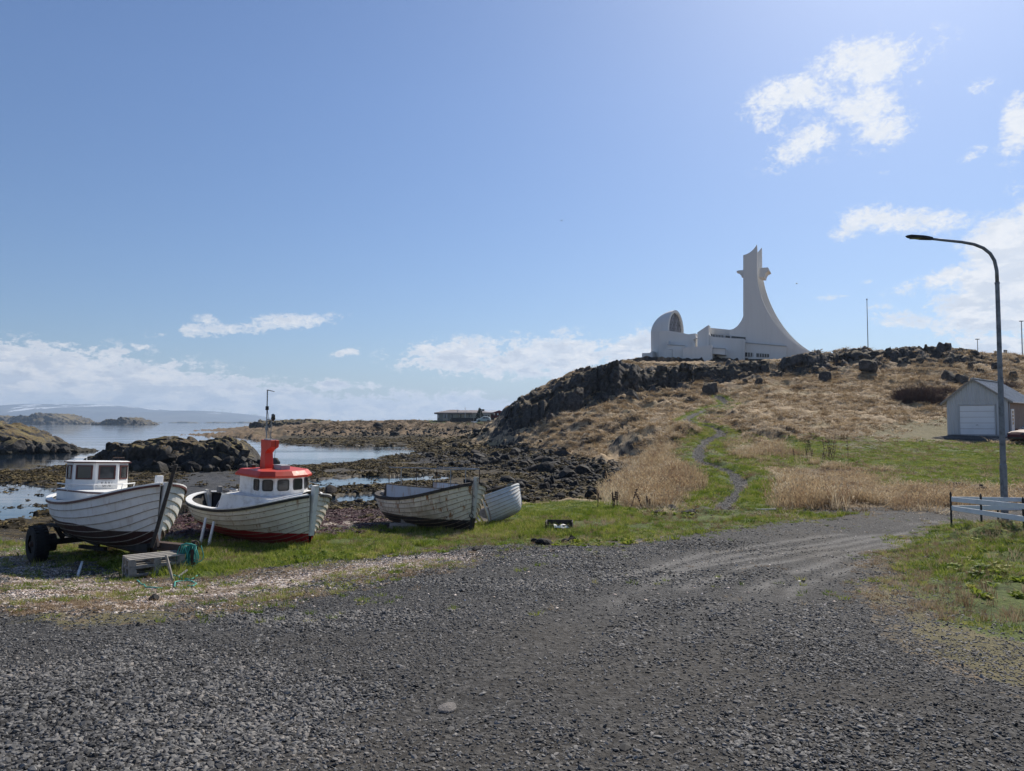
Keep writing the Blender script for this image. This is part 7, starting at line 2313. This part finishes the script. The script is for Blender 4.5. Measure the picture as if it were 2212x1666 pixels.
def frond(name, seed, mat):
    """rag of seaweed: crumpled overlapping ribbons"""
    rs = np.random.default_rng(seed); mb = MB()
    for k in range(9):
        a = rs.uniform(0, 6.28); c = Vector((rs.normal() * .45, rs.normal() * .45, .05)); d = Vector((math.cos(a), math.sin(a), 0)); s_ = Vector((-d.y, d.x, 0)) * rs.uniform(.10, .22)
        L = rs.uniform(.4, .9)
        pts = []
        for i in range(4):
            q = c + d * L * (i / 3 - .5) + Vector((0, 0, rs.uniform(.02, .42) * (1 - abs(i / 3 - .5))))
            pts += [q - s_ + Vector((0, 0, rs.normal() * .05)), q + s_ + Vector((0, 0, rs.normal() * .05))]
        mb.add(pts, [(2 * i, 2 * i + 1, 2 * i + 3, 2 * i + 2) for i in range(3)])
    return mb.mesh(name, mat, fix=False)


def broad(name, seed):
    rs = np.random.default_rng(seed); mb = MB()
    for k in range(16):
        a = rs.uniform(0, 6.28); r0 = rs.uniform(0, .15); L = rs.uniform(.3, .6); up = rs.uniform(.3, 1.1)
        d = Vector((math.cos(a), math.sin(a), 0)); s_ = Vector((-d.y, d.x, 0)) * rs.uniform(.09, .15)
        p0 = d * r0; p1 = d * (r0 + L * .45) + Vector((0, 0, L * up * .7)); p2 = d * (r0 + L) + Vector((0, 0, L * up * .75))
        mb.add([p0, p1 - s_, p2, p1 + s_], [(0, 1, 2, 3)])
    return mb.mesh(name, GREEN, fix=False)


def scatter(name, meshes, pts, zoff, scl, tilt=0.1, align=True, rngs=0):
    """one object: points on the ground, each carrying an instance of one of the meshes"""
    if not len(pts): return None
    n = len(pts); rs = np.random.default_rng(rngs + 50)
    x = pts[:, 0]; y = pts[:, 1]; z = height(x, y) + zoff
    me = bpy.data.meshes.new(name)
    me.vertices.add(n); me.vertices.foreach_set('co', np.stack([x, y, z], -1).astype(np.float32).ravel())
    rot = np.stack([rs.normal(0, tilt, n), rs.normal(0, tilt, n), rs.uniform(0, 6.28, n)], -1).astype(np.float32)
    a = me.attributes.new('rot', 'FLOAT_VECTOR', 'POINT'); a.data.foreach_set('vector', rot.ravel())
    a = me.attributes.new('scl', 'FLOAT_VECTOR', 'POINT'); a.data.foreach_set('vector', np.asarray(scl, np.float32).ravel())
    a = me.attributes.new('variant', 'INT', 'POINT'); a.data.foreach_set('value', rs.integers(0, len(meshes), n).astype(np.int32))
    me.update()
    o = obj(name, me, kind='stuff')
    ng = bpy.data.node_groups.new(name + '_scatter', 'GeometryNodeTree')
    ng.interface.new_socket('Geometry', in_out='INPUT', socket_type='NodeSocketGeometry')
    ng.interface.new_socket('Geometry', in_out='OUTPUT', socket_type='NodeSocketGeometry')
    N = ng.nodes; L = ng.links
    gi = N.new('NodeGroupInput'); go = N.new('NodeGroupOutput')
    iop = N.new('GeometryNodeInstanceOnPoints')
    g2i = N.new('GeometryNodeGeometryToInstance')
    for m_ in reversed(meshes):
        src = bpy.data.objects.new(name + '_piece', m_)
        oi = N.new('GeometryNodeObjectInfo'); oi.inputs['Object'].default_value = src; oi.inputs['As Instance'].default_value = False
        L.new(oi.outputs['Geometry'], g2i.inputs[0])
    L.new(gi.outputs[0], iop.inputs['Points']); L.new(g2i.outputs[0], iop.inputs['Instance'])
    iop.inputs['Pick Instance'].default_value = True
    def named(nm, dt):
        nd = N.new('GeometryNodeInputNamedAttribute'); nd.data_type = dt; nd.inputs['Name'].default_value = nm
        return [q for q in nd.outputs if q.enabled][0]
    L.new(named('variant', 'INT'), iop.inputs['Instance Index'])
    eu = N.new('FunctionNodeEulerToRotation'); L.new(named('rot', 'FLOAT_VECTOR'), eu.inputs[0]); L.new(eu.outputs[0], iop.inputs['Rotation'])
    L.new(named('scl', 'FLOAT_VECTOR'), iop.inputs['Scale'])
    L.new(iop.outputs[0], go.inputs[0])
    md = o.modifiers.new('scatter', 'NODES'); md.node_group = ng
    return o


def wedge(y0, y1, dens, seed, xlim=0.76):
    """evenly spread ground points in the wedge of land before the camera"""
    rs = np.random.default_rng(seed)
    n = int(dens * xlim * (y1 * y1 - y0 * y0))
    y = np.sqrt(rs.uniform(y0 * y0, y1 * y1, n)); x = rs.uniform(-xlim, xlim, n) * y
    return np.stack([x, y], -1), rs


def keep(P, rs, fn):
    M = masks(P[:, 0], P[:, 1]); p = fn(M, P[:, 0], P[:, 1])
    k = rs.random(len(P)) < p
    return P[k], {a: b[k] for a, b in M.items()}


def uni(n, rs, lo, hi, hlo=1, hhi=1):
    s = rs.uniform(lo, hi, n); return np.stack([s, s, s * rs.uniform(hlo, hhi, n)], -1)


# green grass
G_T = [tuft('tuft', 22, GREEN, .5, 1.0, .07, .45, .25, 10 + i) for i in range(4)]
LAWN_T = [tuft('tuft', 26, GREEN, .55, .5, .05, .5, .2, 20 + i) for i in range(3)]
P, rs = wedge(10, 29, 62, 1)
patch = lambda x, y, s=1.0, sd=0: fbm(x * s, y * s, 4, 200 + sd)
P, M = keep(P, rs, lambda M, x, y: M['green'] * (1 - M['path']) * sstep(patch(x, y, .9), .30, .48) * (1 - .35 * sstep(patch(x, y, .5, 3), .5, .6)) + M['green'] * .5 * (x > 4) * (y < 20))
h = 0.05 + 0.42 * np.maximum(patch(P[:, 0], P[:, 1], .8, 1) - .33, 0) * rs.uniform(.4, 1.5, len(P)); h *= np.where((P[:, 0] > 5) & (P[:, 1] < 21), .5, 1)
w = rs.uniform(.14, .24, len(P))
scatter('short_grass', G_T, P, 0.0, np.stack([w, w, h], -1), .12, rngs=1)
P, rs = wedge(29, 62, 30, 2)
P, M = keep(P, rs, lambda M, x, y: M['green'] * (1 - M['path']) * np.maximum(sstep(patch(x, y, .5), .28, .48), ((x > 15) & (y < 46)) * 1.0))
h = np.where(M['pathdist'] < 3.0, .20, .11) * rs.uniform(.6, 1.3, len(P)); w = rs.uniform(.30, .50, len(P))
scatter('lawn_grass', LAWN_T, P, 0.0, np.stack([w, w, h * 1.6], -1), .10, rngs=2)
P, rs = wedge(62, 104, 12, 22, .40)
P, M = keep(P, rs, lambda M, x, y: M['green'] * (x > 10) * (M['pathdist'] < 3) * (1 - M['path']))
w = rs.uniform(.35, .6, len(P))
scatter('verge_grass', LAWN_T, P, 0.0, np.stack([w, w, rs.uniform(.2, .4, len(P))], -1), .10, rngs=20)
# sparse grass creeping over shells and gravel, and dry turf
DT = [tuft('tuft', 18, DRY, .5, 1.0, .06, .7, .45, 30 + i) for i in range(3)]
P, rs = wedge(7.5, 24, 130, 3)
P, M = keep(P, rs, lambda M, x, y: (M['dryturf'] * .85 + M['shell'] * .22 + M['green'] * .22) * np.maximum(sstep(patch(x, y, 1.3, 7), .38, .55), .55 * (x > 4)) + M['gravel'] * (1 - M['dryturf']) * .02 * sstep(patch(x, y, .6, 9), .55, .65))
h = rs.uniform(.03, .08, len(P)) + M['green'] * rs.uniform(.05, .22, len(P)); w = rs.uniform(.07, .15, len(P))
scatter('dry_grass', DT, P, 0.0, np.stack([w, w, h], -1), .15, rngs=3)
P, rs = wedge(7.0, 22, 110, 4)
P, M = keep(P, rs, lambda M, x, y: ((M['dryturf'] * .5 + M['shell'] * .30) * sstep(patch(x, y, .8, 11), .50, .62) + M['gravel'] * sstep(patch(x, y, .8, 13), .62, .68) * .05))
h = rs.uniform(.03, .10, len(P)); w = rs.uniform(.07, .15, len(P))
scatter('creeping_grass', G_T, P, 0.0, np.stack([w, w, h], -1), .15, rngs=4)
# broad-leaved weeds near the pallets and on the bank
BR = [broad('weed_plant', 60 + i) for i in range(3)]
spots = []
rb = np.random.default_rng(8)
for poly, n in (([(180, 1195), (300, 1195), (330, 1215), (250, 1235), (200, 1225)], 70), ([(590, 1195), (760, 1180), (860, 1180), (800, 1205), (600, 1222)], 110), ([(1990, 1190), (2120, 1170), (2212, 1260), (2212, 1330), (2060, 1280)], 40), ([(1400, 1100), (1510, 1100), (1500, 1118), (1410, 1116)], 60), ([(560, 1195), (1000, 1185), (1000, 1192), (560, 1228)], 50), ([(1190, 1170), (1400, 1165), (1400, 1175), (1200, 1182)], 40)):
    spots += [ground_px(*p) for p in sample_poly(poly, n, rb)]
P = np.array(spots)
scatter('broad_leaved_weeds', BR, P, -.01, uni(len(P), rb, .12, .26), .2, rngs=5)
# reeds
RT = [reed_tuft('reed_tuft', 20, 70 + i) for i in range(5)]
P, rs = wedge(23, 56, 17, 5)
P, M = keep(P, rs, lambda M, x, y: np.clip(M['reed'], 0, 1) * (1 - M['path']) * sstep(patch(x, y, .6, 15), .36, .52) * (1 - M['gravel']))
rowh = np.where(P[:, 0] > 12, .38, .58) * (.15 + 1.5 * patch(P[:, 0], P[:, 1], .45, 17)); s = rs.uniform(.8, 1.15, len(P))
scatter('dry_reeds', RT, P, 0.0, np.stack([s, s, rowh * s], -1), .10, rngs=6)
P, rs = wedge(22, 60, 16, 6)
P, M = keep(P, rs, lambda M, x, y: (M['reed'] * .8 + (1 - np.maximum.reduce([M['reed'], M['weed'], M['gravel'], M['path']])) * .35 * (M['green'] > 0)) * (x > 4) * sstep(patch(x, y, .6, 19), .4, .55))
w = rs.uniform(.3, .6, len(P))
scatter('rough_dry_grass', DT, P, 0.0, np.stack([w, w, rs.uniform(.12, .30, len(P))], -1), .2, rngs=7)
# matted tussocks of the hillside
HT = [tuft('tussock', 34, HILLM, .55, 1.0, .09, .85, .62, 80 + i, segs=3) for i in range(5)]
P, rs = wedge(40, 112, 5.2, 7)
P, M = keep(P, rs, lambda M, x, y: (x > 1.5) * (1 - np.maximum.reduce([M['green'], M['weed'], M['gravel'], M['path'], M['dryturf'], M['sand'], M['rubble']])) * sstep(patch(x, y, .45, 21), .30, .46) * (1 - .85 * M['crag']) * (M['pathdist'] > 1.0))
w = rs.uniform(.45, .95, len(P))
scatter('hill_grass', HT, P, -.03, np.stack([w, w, rs.uniform(.25, .6, len(P))], -1), .2, rngs=8)
PH = [tuft('hay', 30, PALEHAY, .6, .5, .06, 1.0, .6, 90 + i) for i in range(3)]
sp_ = [ground_px(*p) for p in sample_poly([(1820, 958), (1890, 955), (1905, 970), (1880, 972), (1830, 968)], 60, rb)] + [ground_px(*p) for p in sample_poly([(1560, 925), (1850, 935), (1870, 955), (1600, 948)], 500, rb)]
P = np.array(sp_); w = rb.uniform(.3, .6, len(P))
scatter('bleached_hay', PH, P, 0, np.stack([w, w, rb.uniform(.15, .35, len(P))], -1), .2, rngs=9)
P, rs = wedge(150, 235, .45, 8, .45)
P, M = keep(P, rs, lambda M, x, y: (x < 6) * (smooth_height(x, y) > 1.9) * .8)
w = rs.uniform(.9, 1.8, len(P))
HEATH = leaf_mat('heath_grass', [(.22, (0.03, 0.022, 0.015)), (.45, (0.08, 0.058, 0.036)), (.62, (0.15, 0.115, 0.07)), (.8, (0.24, 0.20, 0.13))], .2)
HE = [tuft('heath_tuft', 30, HEATH, .55, 1.0, .09, .85, .6, 180 + i) for i in range(3)]
scatter('headland_grass', HE, P, -.05, np.stack([w, w, rs.uniform(.4, .9, len(P))], -1), .2, rngs=10)
# seaweed
FR = [frond('seaweed_rag', 110 + i, WEEDM) for i in range(4)]
P, rs = wedge(20, 100, 7.5, 9)
P, M = keep(P, rs, lambda M, x, y: (M['weed'] > .5) * (1 - M['sand'] * .93) * (1 - M['shell']) * (1 - M['red'] * .8) * np.where(M['pool'] > .5, .22 * (patch(x, y, .8, 44) > .52), sstep(patch(x, y, .35, 25), .36, .50)) * (height(x, y) > -.05))
w = rs.uniform(.10, .34, len(P)) * (1 + P[:, 1] * .006)
scatter('seaweed', FR, P, 0.0, np.stack([w, w, w * rs.uniform(.4, .9, len(P))], -1), .15, rngs=11)
P, rs = wedge(95, 170, .8, 10, .6)
P, M = keep(P, rs, lambda M, x, y: (M['weed'] > .5) * (smooth_height(x, y) > .03) * sstep(patch(x, y, .15, 27), .36, .5) * (x < 8))
w = rs.uniform(.6, 1.3, len(P))
scatter('far_seaweed', FR, P, 0.0, np.stack([w, w, w * .45], -1), .1, rngs=12)
RF = [frond('red_weed_rag', 120 + i, REDWEED) for i in range(3)]
P, rs = wedge(18, 36, 40, 11, .6)
P, M = keep(P, rs, lambda M, x, y: M['red'] * (1 - M['shell']) * .8)
w = rs.uniform(.08, .2, len(P))
scatter('red_seaweed', RF, P, 0.0, np.stack([w, w, w * .6], -1), .15, rngs=13)
# shells
SHT = [lump('shell', 130 + i, SHELLM, .3) for i in range(4)]
P, rs = wedge(7.5, 24, 420, 12)
P, M = keep(P, rs, lambda M, x, y: (M['shell'] * .9 * sstep(patch(x, y, 1.0, 31), .33, .48) + M['dryturf'] * (x < 2) * .22 + M['gravel'] * .012))
scatter('broken_shells', SHT, P, .003, uni(len(P), rs, .010, .026, .8, 1.6), .5, rngs=14)
# gravel
GT_ = [lump('gravel_stone', 140 + i, STONEM, .45, 1, 7) for i in range(7)]
P1, r1 = wedge(2.9, 6.2, 4200, 13, .74); P2, r2 = wedge(6.2, 10, 1900, 14); P3, r3 = wedge(10, 17, 650, 15); P4, r4 = wedge(17, 26, 110, 16)
P = np.concatenate([P1, P2, P3, P4]); rs = np.random.default_rng(77)
base = np.concatenate([np.full(len(P1), .0112), np.full(len(P2), .0138), np.full(len(P3), .018), np.full(len(P4), .022)])
M = masks(P[:, 0], P[:, 1])
coarse = sstep(patch(P[:, 0], P[:, 1], .55, 41), .38, .56)
rut = np.zeros(len(P))
for r_ in RUTS: rut = np.maximum(rut, np.exp(-(dist_line(r_, P[:, 0], P[:, 1]) / .4) ** 2))
fine_right = sstep(P[:, 0] - (P[:, 1] - 3) * .28, .6, 2.4)
p = (M['gravel'] * (.35 + .65 * coarse) * (1 - .8 * rut) * (1 - .55 * fine_right) + M['shell'] * .04 + M['dryturf'] * .22)
k = rs.random(len(P)) < p
P = P[k]; base = base[k] * (1 - .3 * fine_right[k]) * (.8 + .35 * coarse[k])
s = base * np.exp(np.clip(rs.normal(0, .36, len(P)), -1, .85))
scatter('gravel', GT_, P, .002, np.stack([s * rs.uniform(.9, 1.5, len(P)), s, s * rs.uniform(.7, 1.3, len(P))], -1), .35, rngs=15)
big = [ground_px(*p) for p in sample_poly([(0, 1340), (700, 1290), (1300, 1200), (1750, 1190), (1900, 1350), (2150, 1500), (2212, 1666), (0, 1666)], 150, rb)]
PB_ = np.array(big); sb = .022 + rb.exponential(.008, len(PB_)) * np.clip(PB_[:, 1] / 7, .6, 2)
scatter('larger_gravel_stones', GT_, PB_, .004, np.stack([sb * 1.2, sb, sb * .8], -1), .2, rngs=25)
pp = []
for a_, b_ in zip(PATH[:-1], PATH[1:]):
    for q in range(60): f = rs.random(); pp.append((a_[0] + (b_[0] - a_[0]) * f + rs.normal() * .17, a_[1] + (b_[1] - a_[1]) * f + rs.normal() * .17))
P = np.array(pp)
scatter('path_gravel', GT_, P, .0, uni(len(P), rs, .02, .05), .3, rngs=16)

# ------------------------------------------------------------------ air
def make_haze():
    mt = bpy.data.materials.new('sea_haze')
    mt.use_nodes = True
    nt = NT(mt.node_tree)
    for nd in list(nt.n): nt.n.remove(nd)
    out = nt.node('ShaderNodeOutputMaterial')
    v = nt.node('ShaderNodeVolumePrincipled')
    v.inputs['Color'].default_value = (0.55, 0.74, 1.0, 1)
    v.inputs['Density'].default_value = 0.00012
    v.inputs['Anisotropy'].default_value = 0.2
    nt.l.new(v.outputs[0], out.inputs['Volume'])
    mb = MB().box((0, 4700, 142), (21000, 10400, 294))
    o = mb.build('haze', mt, kind='stuff')
    o.display_type = 'WIRE'


make_haze()
